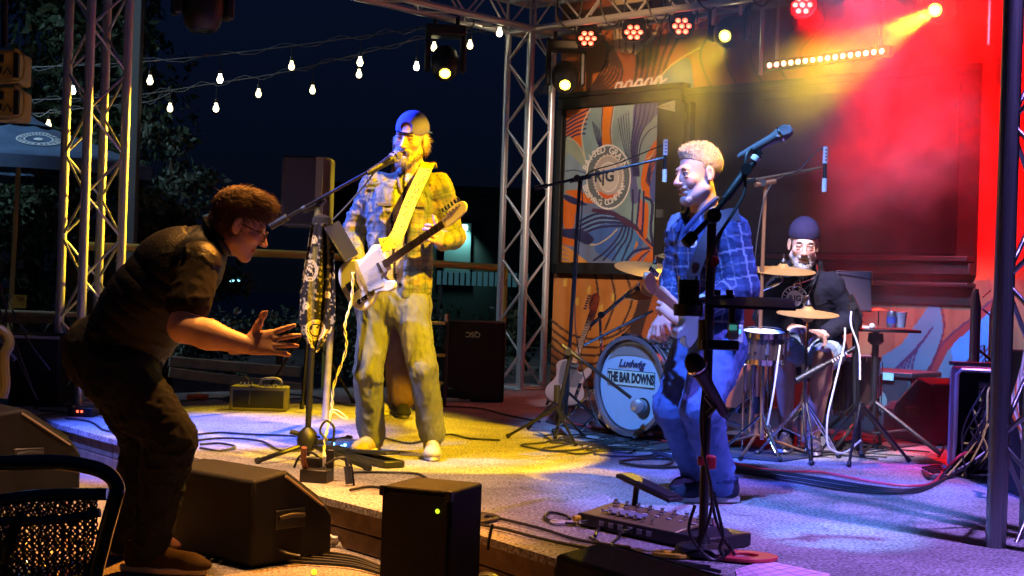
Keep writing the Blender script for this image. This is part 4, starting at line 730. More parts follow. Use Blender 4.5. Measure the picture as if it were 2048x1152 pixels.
# ---- person hidden behind him
J2 = dict(fr=(0, -1, 0), pel=P(800, 560, 9.9), waist=P(800, 530, 9.9), chest=P(803, 440, 9.9), neck=P(805, 380, 9.9), s0=P(755, 395, 9.9), s1=P(850, 395, 9.9), e0=P(752, 470, 9.9), w0=P(765, 530, 9.85), e1=P(856, 470, 9.9), w1=P(850, 535, 9.85), h0=P(785, 575, 9.9), h1=P(822, 575, 9.9), k0=P(790, 690, 9.85), k1=P(800, 690, 9.8), a0=P(800, 800, 9.95), a1=P(806, 800, 9.75))
b2 = person('person in dark brown trousers and dark shoes half hidden behind the singer', (P(800, 800, 9.9).x, 9.9, DECK)); f = F(*box_of([v for k, v in J2.items() if k != 'fr'], .2), .012); limbs(J2, f, .9); parts = [f.mesh()]
hc2 = P(806, 345, 9.88); put_head(J2, parts, hc2, (0, -1, 0), (0, 0, 1)); V, Q, C = join(parts); npmesh('body', V, Q, skin, C, b2)
hb = F((-.1, -.14, -.06), (.1, .1, .15), .006); hb.ell((0, -.03, .05), (.08, .095, .085)); hb.cut(lambda X, Y, Z: Y-.03-Z*.4); hair_part('hair', hb, 500, .02, .002, (0, -.2, .1), (.05, .04, .03), b2, hc2, headR((0, -1, 0), (0, 0, 1)), 1, 8)
f = F(*box_of([J2['pel'], J2['neck'], J2['s0'], J2['s1'], J2['e0'], J2['w0'], J2['e1'], J2['w1']], .2), .012); f.cap(J2['pel'], J2['chest'], .14, .16, flat=(J2['fr'], .75)); f.cap(J2['chest'], J2['neck'], .13, .07, flat=(J2['fr'], .8)); f.cap(J2['s0'], J2['s1'], .07, flat=(J2['fr'], .9))
for i in '01': f.cap(J2['s'+i], J2['e'+i], .06, .05); f.cap(J2['e'+i], J2['w'+i], .05, .035)
garment('dark_jacket', f, J2, plain((.02, .02, .022)), b2, .01); f = trousers(J2, (.095, .075, .08)); garment('trousers', f, J2, plain((.13, .075, .05)), b2, .018, (14, 14, 6), 4)
shoe(b2, J2['a0'], P(730, 820, 9.6), DECK+.004, (.5, .5, .48), (.6, .6, .6), nm='pale_shoe'); shoe(b2, J2['a1'], P(815, 830, 9.2), DECK+.004, (.03, .03, .03), (.1, .1, .1), None)
t = thing('shoe_pair', 'pair of black skate shoes with white soles on the floor behind the singer', 'shoes', GR(912, 803)); a = GR(890, 802); shoe(t, a+Vector((0, .0, .06)), a+Vector((.4, -.06, 0)), DECK+.004, (.015, .015, .018), (.75, .68, .5), (.5, .4, .2)); a = GR(905, 797); shoe(t, a+Vector((0, 0, .06)), a+Vector((.4, -.04, 0)), DECK+.004, (.015, .015, .018), (.75, .68, .5), (.5, .4, .2))

# ---- 2. the frontman in the blue plaid shirt
J = dict(fr=tuple(Vector((-1, -.45, -.12)).normalized()), pel=P(1422, 672, 6.22), waist=P(1420, 632, 6.2), chest=P(1422, 500, 6.2), neck=P(1408, 413, 6.2), s0=P(1366, 460, 6.33), s1=P(1462, 464, 6.04), e0=P(1352, 560, 6.38), w0=P(1338, 622, 6.2), e1=P(1484, 574, 6.02), w1=P(1362, 640, 5.92),
     h0=P(1398, 690, 6.32), h1=P(1440, 690, 6.12), k0=P(1347, 815, 6.24), k1=P(1402, 818, 5.98), a0=P(1398, 958, 6.5), a1=P(1440, 966, 6.2))
fm = person('grey haired frontman in blue plaid shirt and jeans smiling and leaning to the left', (P(1420, 990, 6.2).x, 6.2, DECK))
f = F(*box_of([v for k, v in J.items() if k != 'fr'], .2), .01); limbs(J, f, .9); parts = [f.mesh()]
hc = P(1396, 350, 6.17); fw = Vector((-.93, -.42, -.12)); R = put_head(J, parts, hc, fw, (-.12, 0, 1), 1.05, beard=(.5, .48, .44), smile=1, mouth=.6)
hy = nz(J['w1'], P(1322, 596, 5.96)); hx_, hy_, hz_ = hframe(hy, Vector((.35, -.9, -.1))); parts.append(place(hand_mesh(per=[(.1, .3, .2), (.5, .9, .5), (.8, 1., .6), (.9, 1., .6)], thumb=(.9, .5, -.1), tcurl=.1), J['w1'], hx_ if hx_.z > 0 else -hx_, hy_, hz_, 1.12))
hy = nz(J['w0'], P(1312, 668, 6.1)); hx_, hy_, hz_ = hframe(hy, Vector((-.6, -.7, .1))); parts.append(place(hand_mesh(curl=(.7, .9, .5), thumb=(.7, .6, -.4)), J['w0'], hx_ if hx_.x < 0 else -hx_, hy_, hz_, 1.12))
V, Q, C = join(parts); npmesh('body', V, Q, skin, C, fm); brows(fm, hc, R, 1.05, (.16, .12, .09))
hb = F((-.1, -.15, -.08), (.1, .11, .17), .0035); hb.ell((0, -.023, .046), (.0748, .0958, .0795)); hb.ell((0, .005, .1), (.05, .066, .027), k=.03); hb.cut(lambda X, Y, Z: (Y-.012)-np.clip((Z-.045)*2.2, -.0, .08)-np.where((Z < .03) & (np.abs(X) > .06), .004, 0)); hb.cut(lambda X, Y, Z: -.065-Z); hb.ell((.082, -.012, -.004), (.02, .022, .033), k=.004, op=1); hb.ell((-.082, -.012, -.004), (.02, .022, .033), k=.004, op=1)
hair_part('hair', hb, 4600, .016, .0014, (0, .0, .8), (.36, .28, .16), fm, hc, R, 1.05, 5, jit=.35, lift=.5, amp=.002, top=1)  # grey hair warmed, the amber light is put into its colour
bd = F((-.08, -.02, -.14), (.08, .12, -.03), .003); bd.cap((-.05, .002, -.06), (-.014, .062, -.1), .0165, .0172, k=.02); bd.cap((.05, .002, -.06), (.014, .062, -.1), .0165, .0172, k=.02); bd.ell((0, .069, -.102), (.024, .0185, .0185), k=.02); bd.cap((-.024, .0895, -.05), (.024, .0895, -.05), .0045, k=.004)
hair_part('beard', bd, 1500, .007, .001, (0, .3, -.4), (.5, .47, .43), fm, hc, R, 1.05, 6, amp=.0015)
f = F(*box_of([J['pel'], J['neck'], J['s0'], J['s1']], .2), .008); f.cap(J['chest'], J['neck']-UP*.01, .135, .064, flat=(J['fr'], .85)); f.cap(J['waist'], J['chest'], .12, .135, flat=(J['fr'], .74)); garment('grey_undershirt', f, J, plain((.22, .2, .17)), fm, .006)
f = F(*box_of([J['pel'], J['neck'], J['s0'], J['s1'], J['e0'], J['w0'], J['e1'], J['w1']], .2), .0065)
hem = P(1422, 655, 6.2); f.cap(hem, J['chest'], .158, .182, k=.02, flat=(J['fr'], .8)); f.cap(J['chest'], J['neck']-UP*.03, .15, .07, flat=(J['fr'], .85)); f.cap(J['s0'], J['s1'], .066, k=.03, bone=False)
f.cap(J['s0'], J['e0'], .068, .062, k=.04); f.cap(J['e0'], J['w0']+(J['e0']-J['w0'])*.3, .062, .052, k=.02); f.cap(J['s1'], J['e1'], .076, .074, k=.04); f.cap(J['e1'], J['w1']+(J['e1']-J['w1'])*.18, .07, .052, k=.02)
n0 = J['neck']; fr = Vector(J['fr']); sd = fr.cross(UP).normalized(); f.cut(lambda X, Yy, Z: (hem.z-.07)-Z)
f.cut(lambda X, Yy, Z: np.minimum(.012+.13*np.clip(Z-(n0.z-.26), 0, 1)-np.abs((X-n0.x)*sd.x+(Yy-n0.y)*sd.y), ((X-n0.x)*fr.x+(Yy-n0.y)*fr.y)-.0)); f.cut(lambda X, Yy, Z: Z-(n0.z+.015))
garment('plaid_shirt', f, J, plaid((.05, .085, .2), (.015, .025, .07), (.3, .36, .5), .12), fm, .02, (11, 11, 16), 15)
for q in (-1, 1): G().tube(cr_pts([n0-fr*.07+UP*.03, n0+sd*q*.074+UP*.03-fr*.01, n0+fr*.06+sd*q*.06-UP*.03, n0+fr*.12+sd*q*.03-UP*.11], 6), [.008]*13+[.012]*5+[.005], 8).build('collar', cloth, fm, col=(.035, .06, .17))
f = trousers(J, (.112, .088, .066), .03, hip=.14); garment('jeans', f, J, denim((.08, .15, .38)), fm, .02, (15, 15, 11), 18)
for i in '01': G().tube([J['a'+i]+(J['k'+i]-J['a'+i])*.06+Vector((math.cos(t)*.066, math.sin(t)*.066, .0)) for t in np.linspace(0, 6.28, 16, endpoint=False)], .016, 6, closed=True).build('cuff', cloth, fm, col=(.03, .06, .18))
shoe(fm, J['a0'], P(1330, 985, 6.3), DECK+.004, (.025, .03, .05), (.7, .75, .8), (.1, .1, .12)); shoe(fm, J['a1']+Vector((.0, 0, 0)), J['a1']+Vector((-1, -.12, 0)), DECK+.004, (.03, .035, .06), (.7, .75, .8), (.1, .1, .12), nm='skate_shoe')
stp = [J['s1']+Vector((.02, -.07, .075)), P(1440, 440, 5.98), P(1405, 500, 5.96), P(1380, 570, 5.98), P(1370, 610, 6.0)]
st = G(); pp = cr_pts(stp, 6)
for a, b in zip(pp, pp[1:]): st.box((a+b)/2, ((b-a).length+.004, .06, .006), frame(b-a, Vector((-.5, -.85, .1))))
st.build('instrument_strap', mat('strap_black', (.015, .015, .02), .6), fm); bd_ = P(1386, 487, 5.9); G().lathe([(.019, 0), (.018, .005), (.0001, .008)], 16, bd_, Vector((-.45, -.85, .1)).to_track_quat('Z', 'Y').to_matrix()).build('button_badge', mat('badge', (.75, .72, .65), .4), fm)
bdR = Vector((-.45, -.85, .1)).to_track_quat('Z', 'Y').to_matrix(); G().lathe([(.012, 0), (.0001, .002)], 12, bd_+bdR@Vector((0, 0, .0065)), bdR).build('badge_print', mat('badge_dk', (.1, .08, .06), .5), fm)

# ---- 3. the seated drummer
J = dict(fr=tuple(Vector((-.3, -1, 0)).normalized()), pel=P(1628, 690, 8.62), waist=P(1626, 668, 8.62), chest=P(1612, 590, 8.5), neck=P(1610, 532, 8.44), s0=P(1562, 574, 8.5), s1=P(1662, 573, 8.42), e0=P(1530, 632, 8.48), w0=P(1582, 655, 8.26), e1=P(1700, 640, 8.44), w1=P(1646, 668, 8.22),
     h0=P(1600, 700, 8.6), h1=P(1655, 700, 8.56), k0=P(1570, 706, 8.2), k1=P(1648, 716, 8.12), a0=P(1572, 850, 8.35), a1=P(1626, 868, 8.26))
dm = person('grey bearded drummer in black beanie and black hooded top looking down', (J['pel'].x, 8.6, DECK))
f = F(*box_of([v for k, v in J.items() if k != 'fr'], .2), .01); limbs(J, f, .95); parts = [f.mesh()]
hc = P(1607, 490, 8.36); R = put_head(J, parts, hc, (-.12, -1, -.22), (.02, -.15, 1), 1.1, beard=(.55, .52, .5), eyes=0)
hx_, hy_, hz_ = hframe(nz(J['w1'], P(1608, 668, 8.12)), Vector((0, -.5, .85))); parts.append(place(hand_mesh(curl=(.5, .7, .4)), J['w1'], hx_ if hx_.y < 0 else -hx_, hy_, hz_, 1.1)); hx_, hy_, hz_ = hframe(nz(J['w0'], P(1612, 662, 8.14)), Vector((0, -.6, .8))); parts.append(place(hand_mesh(curl=(.5, .7, .4)), J['w0'], hx_ if hx_.y < 0 else -hx_, hy_, hz_, 1.1))
V, Q, C = join(parts); npmesh('body', V, Q, skin, C, dm); brows(dm, hc, R, 1.1, (.07, .05, .04))
h = F((-.12, -.14, -.0), (.12, .13, .19), .004); h.ell((0, -.02, .062), (.083, .1, .092), k=.01); h.cut(lambda X, Y, Z: .042-Z); V, Q = h.mesh(); V = folds(V, Q, .003, (120, 120, 20), 3); A = np.array(R); npmesh('beanie', (V*1.1)@A.T+np.array(hc), Q, cloth, plain((.03, .022, .06), .3, 90)(None, V), dm)
bd = F((-.08, -.02, -.2), (.08, .13, -.03), .0035); bd.cap((-.053, .01, -.06), (-.02, .06, -.105), .015, .024, k=.02); bd.cap((.053, .01, -.06), (.02, .06, -.105), .015, .024, k=.02); bd.ell((0, .068, -.125), (.033, .028, .04), k=.02); bd.cap((-.025, .089, -.052), (.025, .089, -.052), .006, k=.004)
hair_part('beard', bd, 1200, .014, .0014, (0, .15, -.7), (.36, .34, .33), dm, hc, R, 1.1, 7, amp=.003)
f = F(*box_of([J['pel'], J['neck'], J['s0'], J['s1'], J['e0'], J['w0'], J['e1'], J['w1']], .22), .008); f.cap(J['pel'], J['chest'], .17, .175, k=.02, flat=(J['fr'], .85)); f.cap(J['chest'], J['neck']-UP*.02, .15, .075, flat=(J['fr'], .9)); f.cap(J['s0'], J['s1'], .075, k=.03, bone=False)
for i in '01': f.cap(J['s'+i], J['e'+i], .075, .068, k=.03); f.cap(J['e'+i], J['w'+i]+(J['e'+i]-J['w'+i])*.15, .066, .045, k=.02)
f.cap(J['neck']+Vector((-.08, .02, 0)), J['neck']+Vector((.08, .03, 0)), .035, k=.03, bone=False); garment('hooded_top', f, J, plain((.014, .013, .02)), dm, .018, (9, 9, 12), 22)
wt = mat('print_white', (.7, .7, .75), .7); cR = Matrix((Vector((1, -.3, 0)).normalized(), Vector((0, 0, 1)), Vector((-.3, -1, 0)).normalized())).transposed(); lo = P(1589, 597, 8.27)
def ring_mesh(g, r0, r1, o, R, n=28): 
    vs = [o+R@Vector((math.cos(t)*r, math.sin(t)*r, 0)) for r in (r0, r1) for t in np.linspace(0, 6.283, n, endpoint=False)]; return g.add(vs, [(i, (i+1) % n, n+(i+1) % n, n+i) for i in range(n)])
pr = ring_mesh(G(), .0001, .048, lo, cR).build('chest_print', wt, dm); ring_mesh(G(), .07, .076, lo, cR).build('chest_print', wt, dm); 
for ch, x in (('R', -.021), ('|', 0), ('G', .023)): text(ch, .045, blk, pr, lo+cR@Vector((x, 0, .0015)), cR, 'letter', bold=.0015)
ringtext('RAISED GRAIN', .059, -115, 115, .018, wt, pr, lo, cR, bold=.001)
chn = mat('chain_silver', (.8, .78, .75), .25, 1); nb = J['neck']
for q, (bx, by) in enumerate(((1590, 568), (1600, 585), (1609, 600))): b = P(bx, by, 8.25); G().tube(cr_pts([nb+Vector((-.06, -.02, .02)), nb+Vector((-.05, -.1, -.07)), b, nb+Vector((.05, -.1, -.06)), nb+Vector((.06, -.02, .02))], 6), .004, 5).build('necklace', chn, dm)
G().ball(P(1589, 572, 8.24), .014, 8).build('pendant', chn, dm); G().box(P(1612, 603, 8.24), (.03, .012, .07)).build('pendant', chn, dm, bevel=.005)
f = F(*box_of([J['pel'], J['h0'], J['h1'], J['k0'], J['k1']], .2), .009); f.cap(J['h0'], J['h1'], .12, k=.03, bone=False); f.cap(J['h0'], J['k0']+(J['h0']-J['k0'])*.08, .1, .088, k=.03); f.cap(J['h1'], J['k1']+(J['h1']-J['k1'])*.12, .1, .09, k=.03); garment('pale_blue_shorts', f, J, denim((.3, .42, .55)), dm, .015, (9, 9, 9), 25)
for i in '01':                        # calves
    f = F(*box_of([J['k'+i], J['a'+i]], .14), .007); f.cap(J['k'+i], J['k'+i].lerp(J['a'+i], .35), .062, .06, k=.02); f.cap(J['k'+i].lerp(J['a'+i], .3), J['a'+i], .06, .04, k=.02)
    V, Q = f.mesh(); npmesh('lower_leg', V, Q, skin, np.array([.5, .27, .18])[None]*(.8+.3*fbm(V*30, 3))[:, None], dm)
shoe(dm, J['a0'], P(1560, 930, 7.9), DECK+.012, (.05, .04, .05), (.7, .7, .7), (.6, .6, .6), nm='checked_shoe'); shoe(dm, J['a1'], P(1640, 930, 7.7), DECK+.012, (.1, .08, .09), (.75, .72, .72), (.7, .7, .7), nm='checked_shoe')

# ---- 4. the man bending forward in front of the stage
J = dict(fr=tuple(Vector((.55, 0, -.83)).normalized()), pel=P(232, 712, 5.35), waist=P(262, 668, 5.34), chest=P(352, 540, 5.33), neck=P(438, 472, 5.33), s0=P(405, 505, 5.52), s1=P(398, 528, 5.12), e0=P(330, 640, 5.6), w0=P(290, 672, 5.5), e1=P(366, 655, 5.0), w1=P(492, 690, 5.02),
     h0=P(228, 745, 5.46), h1=P(240, 750, 5.24), k0=P(292, 880, 5.5), k1=P(342, 874, 5.22), a0=P(250, 1078, 5.6), a1=P(300, 1092, 5.28))
lm_ = person('man in dark vest and jeans bending forward with his palm held out towards the stage', (P(270, 1140, 5.35).x, 5.35, 0))
f = F(*box_of([v for k, v in J.items() if k != 'fr'], .2), .008); limbs(J, f, .92); f.cap(J['e1'], J['e1'].lerp(J['w1'], .4), .05, .053, k=.02); f.cap(J['e1'].lerp(J['w1'], .4), J['w1'], .053, .031, k=.02); f.cap(J['s1'], J['e1'], .062, .052, k=.02); V, Q = f.mesh(); parts = [(V, Q)]
hc = P(480, 450, 5.33); R = put_head(J, parts, hc, (1, .26, -.42), (.35, 0, 1), 1.04, beard=(.3, .2, .14))
hx_, hy_, hz_ = hframe(Vector((1, .05, .14)), Vector((-.1, -1, .25))); parts.append(place(hand_mesh(curl=(.12, .14, .1), spread=.16, thumb=(.75, .55, .25), tcurl=-.05, per=[(-.02, .1, .1), (.1, .1, .1), (.18, .15, .1), (.25, .2, .15)]), J['w1'], hx_ if hx_.z > 0 else -hx_, hy_, hz_, 1.12))
hx_, hy_, hz_ = hframe(Vector((-1, -.1, .1)), Vector((-.2, 1, .1))); parts.append(place(hand_mesh(curl=(.3, .3, .2)), J['w0'], hx_ if hx_.z > 0 else -hx_, hy_, hz_, 1.1))
V, Q, C = join(parts); npmesh('body', V, Q, skin, C, lm_)
hb = F((-.1, -.16, -.11), (.1, .12, .17), .0035); hb.ell((0, -.027, .048), (.0765, .099, .083)); hb.ell((0, .03, .1), (.055, .06, .036), k=.03); hb.ell((0, -.07, -.03), (.06, .05, .055), k=.02); hb.cut(lambda X, Y, Z: (Y-.008)-np.clip((Z-.03)*1.9, 0, .1)); hb.cut(lambda X, Y, Z: -.08-Z); hb.ell((.085, -.008, -.004), (.022, .024, .036), k=.004, op=1); hb.ell((-.085, -.008, -.004), (.022, .024, .036), k=.004, op=1)
hair_part('hair', hb, 6500, .03, .0013, (.1, .9, -.1), (.1, .05, .025), lm_, hc, R, 1.04, 11, jit=.25, lift=.45, amp=.003)
gl = mat('spectacle_frame', (.05, .03, .02), .3); g = G(); H = lambda x, y, z: hc+R@Vector((x*1.04, y*1.04, z*1.04))
for q in (-1, 1): g.tube([H(q*.034+math.cos(t)*.024, .103-abs(math.cos(t)+q*0)*.004, .0+math.sin(t)*.017) for t in np.linspace(0, 6.283, 18, endpoint=False)], .0022, 6, closed=True); g.tube([H(q*.058, .098, .004), H(q*.078, .05, .006), H(q*.082, -.004, .008)], .0022, 6)
g.tube([H(-.01, .106, .003), H(.01, .106, .003)], .002, 6); tag(g.build('glasses', gl, lm_), kind='stuff')
f = F(*box_of([J['s0'], J['s1'], J['e0'], J['e1'], J['chest'], J['neck']], .2), .007)
for i in '01': f.cap(J['s'+i], J['s'+i].lerp(J['e'+i], .62), .078, .08, k=.03)
f.cap(J['chest'], J['neck'], .12, .066, flat=(J['fr'], .85)); garment('black_t_shirt', f, J, plain((.014, .011, .013)), lm_, .01, (14, 14, 18), 31)
f = F(*box_of([J['pel'], J['neck'], J['s0'], J['s1'], J['chest'], J['waist']], .26), .007); f.cap(J['waist']+(J['pel']-J['waist'])*.6, J['waist'].lerp(J['chest'], .5), .178, .192, k=.03, flat=(J['fr'], .88)); f.cap(J['waist'].lerp(J['chest'], .5), J['chest'], .19, .185, k=.03, flat=(J['fr'], .85)); f.cap(J['chest'], J['neck']-(J['neck']-J['chest'])*.12, .17, .08, flat=(J['fr'], .9)); f.cap(J['s0'], J['s1'], .08, k=.03, bone=False)
V, Q = f.mesh(); U = f.uv(V); N = normals(V, Q); qn = U[:, 1]/.055; V = V+N*((np.abs(np.sin(qn*math.pi))**.6-.6)*.005)[:, None]; V = folds(V, Q, .01, (14, 14, 18), 33); npmesh('quilted_vest', V, Q, shiny, np.tile(np.array([[.004, .0045, .008]]), (len(V), 1)), lm_)
nk = J['neck']; ax = nz(J['chest'], hc); u = ax.orthogonal().normalized(); v = ax.cross(u); G().tube([nk+ax*.0+(u*math.cos(t)+v*math.sin(t))*.078 for t in np.linspace(0, 6.283, 22, endpoint=False)], .014, 8, closed=True).build('vest_collar', shiny, lm_, col=(.012, .01, .012))
f = trousers(J, (.122, .092, .07), .02, hip=.155); f.cap(J['pel'], J['pel']+Vector((-.06, 0, .02)), .16, .14, k=.05, bone=False); f.cap(J['pel'].lerp(J['waist'], .5), J['h1'], .152, .12, k=.04, bone=False); garment('dark_jeans', f, J, denim((.009, .012, .026)), lm_, .022, (13, 13, 15), 35)
shoe(lm_, J['a0'], J['a0']+Vector((1, .1, 0)), .004, (.08, .03, .015), (.3, .15, .08), (.3, .12, .06), L=.31); shoe(lm_, J['a1'], J['a1']+Vector((1, -.08, 0)), .004, (.035, .022, .015), (.4, .35, .3), (.7, .4, .15), L=.33, nm='trainer')
# ================================================================== instruments and gear
def guitar(lb, o, ax, nrm, body_m, guard_m, s=1.0, board_m=None, name='electric_guitar', hs=None):
    x = Vector(ax).normalized(); z = Vector(nrm); z = (z-x*z.dot(x)).normalized(); R = Matrix((x, z.cross(x), z)).transposed(); t = thing(name, lb, 'guitar', o, R)
    out = [(-.2, 0), (-.19, .09), (-.14, .15), (-.07, .158), (0, .125), (.04, .116), (.09, .128), (.14, .145), (.185, .125), (.205, .075), (.195, .032), (.185, -.03), (.14, -.034), (.118, -.055), (.128, -.085), (.165, -.105), (.172, -.13), (.145, -.152), (.1, -.148), (.05, -.122), (0, -.122), (-.06, -.155), (-.14, -.152), (-.19, -.09)]
    pts = [(p.x*s, p.y*s) for p in cr_pts([(a, b, 0) for a, b in out], 4, True)]; G().prism(pts, .042*s, (0, 0, -.042*s)).build('body', body_m, t, False, bevel=.006)
    gd = [(-.03, .06), (.03, .085), (.1, .1), (.17, .1), (.19, .06), (.185, -.03), (.135, -.037), (.1, -.06), (.09, -.1), (.03, -.09), (-.03, -.07)]; G().prism([(p.x*s, p.y*s) for p in cr_pts([(a, b, 0) for a, b in gd], 3, True)], .003, (0, 0, .001)).build('pickguard', guard_m, t, False)
    B = lambda c, d, n, m, bv=.001, par=t: G().box([q*s for q in c], [q*s for q in d]).build(n, m, par, False, bevel=bv)
    B((.43, 0, .008), (.5, .043, .022), 'neck', wood, .006); fb = B((.42, 0, .022), (.5, .044, .006), 'fingerboard', board_m or wood)
    for k in range(14): xx = .66-(1-.5**((k+1)/12))*.62; tag(G().box((xx*s, 0, .0262*s), (.0035*s, .044*s, .0022)).build('fret', chrome, fb, False), None)
    hd = [(.66, .024), (.7, .026), (.735, .05), (.8, .056), (.845, .048), (.86, .02), (.84, -.01), (.8, -.022), (.7, -.03), (.66, -.024)]; G().prism([(p.x*s, p.y*s) for p in cr_pts([(a, b, 0) for a, b in hd], 3, True)], .015, (0, 0, .001)).build('headstock', hs or wood, t, False, bevel=.002)
    for k in range(6): xx = .7+k*.025; G().cyl((xx*s, .058*s, .008), (xx*s, .082*s, .008), .008*s, n=8).cyl((xx*s, .035*s, .012), (xx*s, .035*s, .026), .004).build('tuner', chrome, t, False)
    B((-.11, 0, .006), (.085, .075, .006), 'bridge', chrome); B((-.09, 0, .012), (.02, .07, .01), 'pickup', blk, .002); B((.13, 0, .01), (.02, .068, .012), 'pickup', chrome, .002); B((-.06, -.1, .003), (.15, .03, .004), 'control_plate', chrome)
    for xx in (-.1, -.04): G().lathe([(.011, 0), (.01, .016), (.0001, .017)], 12, (xx*s, -.1*s, .006)).build('knob', chrome, t, False)
    g = G(); [g.cyl((-.1*s, y*s, .02), (.69*s, y*.62*s, .0275*s), .0008, n=4) for y in np.linspace(-.025, .025, 6)]; tag(g.build('strings', chrome, t, False), kind='stuff'); return t, R
go = P(732, 556, 7.13); gt = P(938, 414, 6.78)
g1, gR = guitar('white electric guitar held by the singer in the blue cap', go, gt-go, (-.12, -1, .12), white, mat('guard_pale', (.55, .55, .56), .3), (gt-go).length/.86, mat('rosewood', (.05, .03, .025), .5), hs=mat('pale_maple', (.6, .52, .4), .4))
# yellow printed strap over the shoulder
sp = cr_pts([go+gR@Vector((.17, .1, .0)), P(790, 478, 7.1), P(822, 400, 7.22), P(848, 345, 7.3), P(858, 326, 7.42), P(862, 335, 7.58)], 6); strap = G()
for a, b in zip(sp, sp[1:]): d = b-a; n_2 = Vector((-.1, -1, .25)) if b.y < 7.4 else Vector((0, -.2, 1)); strap.box((a+b)/2, (d.length+.003, .068, .005), frame(d, n_2))
stp_ = thing('guitar_strap', 'bright yellow patterned strap over the singer\'s shoulder', 'strap', sp[0]); strap.build('band', mat('strap_yellow', (.7, .52, .0), .6, bump=.2), stp_)
g = G()
for k, (a, b) in enumerate(zip(sp[:-6], sp[1:])):
    for q in range(3): n_2 = Vector((-.1, -1, .25)); fm_ = frame(b-a, n_2); g.box(a.lerp(b, random.random())+fm_@Vector((0, random.uniform(-.026, .026), .0035)), (random.uniform(.008, .02), .005, .001), fm_@rot(random.uniform(0, 180)))
tag(g.build('printed_marks', mat('mark_brown', (.1, .06, .02), .7), stp_), kind='stuff')
# second guitar on its stand
b0 = P(1136, 765, 10.9); b1 = P(1203, 575, 11.35)
guitar('pale electric guitar with maple neck leaning on a stand by the mural', b0, b1-b0, (-.3, -1, .2), mat('cream_body', (.55, .45, .42), .35, coat=.4), mat('guard_grey', (.2, .2, .22), .3), .98)
st = thing('guitar_stand', 'low black stand holding the pale guitar', 'guitar stand', (b0.x, 11.0, DECK)); c = Vector((b0.x, 11.02, DECK))
for q in (-1, 1): G().tube([c+UP*.45+Vector((0, .08, 0)), c+Vector((q*.16, -.12, .02))], .011).build('leg', blk, st); G().tube([c+Vector((q*.03, .0, .12)), c+Vector((q*.09, -.05, .13)), c+Vector((q*.09, -.14, .14))], .01).build('cradle_arm', blk, st)
G().tube([c+UP*.45+Vector((0, .08, 0)), c+Vector((0, .25, .02))], .011).build('leg', blk, st)
# seafoam instrument held by the frontman, mostly hidden behind the stand
go2 = P(1376, 632, 5.86); guitar('pale green guitar held at the frontman\'s waist', go2, P(1296, 566, 5.32)-go2, (-.8, -.4, .35), mat('seafoam', (.35, .6, .5), .3, coat=.5), white, .74)

def mic(t, o, d, col_m=blk, head_m=None, s=1):
    R = Vector(d).normalized().to_track_quat('Z', 'Y').to_matrix(); G().lathe([(.009*s, -.1*s), (.0125*s, -.09*s), (.018*s, .03*s), (.021*s, .045*s)], 16, o, R).build('handle', col_m, t)
    G().lathe([(.021*s, .045*s), (.0255*s, .052*s), (.0255*s, .06*s), (.0255*s, .075*s), (.021*s, .09*s), (.012*s, .099*s), (.0001, .101*s)], 16, o, R).build('grille', head_m or mat('mic_grille', (.35, .35, .37), .4, .8, bump=1, bscale=700), t)
    G().lathe([(.0262*s, .056*s), (.0275*s, .06*s), (.0262*s, .064*s)], 16, o, R).build('band', chrome, t)
def tripod(t, c, r, h, legs=3, a0=.4, rr=.011, m=blk):
    for k in range(legs):
        a = a0+k*2*math.pi/legs; e = c+Vector((math.cos(a)*r, math.sin(a)*r, .012)); G().tube([c+UP*h, e], rr, 8).build('leg', m, t); G().tube([e-(e-c-UP*h)*.06, e], rr*1.5, 8).build('rubber_foot', blk, t)
# singer's boom stand
c = GR(621, 922); ms = thing('microphone_stand', 'tall black tripod boom stand in front of the singer', 'microphone stand', c); top = P(637, 425, c.y); ball = P(615, 880, c.y)
for e in (GR(512, 928), GR(739, 942), GR(700, 880)): G().tube([ball-UP*.02, e+UP*.012], .012, 8).build('leg', blks, ms); G().tube([(e+UP*.012).lerp(ball, .07), e+UP*.012], .017, 8).build('rubber_foot', blk, ms)
G().tube([ball-UP*.08, ball+(top-ball)*.0, top], .0155, 12).build('pole', blk, ms); G().lathe([(.03, -.055), (.05, -.04), (.056, 0), (.045, .04), (.02, .065)], 20, ball).build('hub', blk, ms); G().cyl(ball+Vector((-.04, 0, .03)), ball+Vector((-.09, 0, .04)), .012, n=8).build('knob', blk, ms)
m0, m1, cl = P(541, 453, 7.18), P(775, 322, 7.08), P(640, 404, c.y); bdir = (m1-m0).normalized(); G().tube([m0, m1], .0085, 10).build('boom', blks, ms); G().tube([m0, m0+bdir*.1], .019, 12).build('counterweight', blk, ms); G().tube([cl-bdir*.09, cl+bdir*.03], .017, 12).build('clutch', blk, ms); G().tube([P(605, 420, 7.13), P(612, 416, 7.13)], .018, 10).build('collar', blk, ms)
G().cyl(cl+Vector((0, -.03, .0)), cl+Vector((.0, .06, 0)), .018).build('knob', blk, ms); G().tube([m1-bdir*.05, m1+Vector((.01, 0, .02))], .012).build('mic_clip', blk, ms)
G().tube([top-UP*.1, top+UP*.03], .022, 12).build('upper_collar', mat('yellowed_brass', (.4, .33, .12), .4, .7), ms)
mt = thing('microphone', 'silver headed microphone at the singer\'s mouth', 'microphone', P(772, 325, 7.09)); mic(mt, P(768, 327, 7.1), P(800, 308, 7.16)-P(768, 327, 7.1), blk, None, 1.15)
cbl = thing('microphone_cable', 'black cable looping under the singer\'s boom', 'cable', m1); G().tube(cr_pts([P(752, 340, 7.1), P(728, 372, 7.1), P(690, 415, 7.1), P(655, 450, 7.1)], 6), .005, 6).build('lead', rub, cbl)
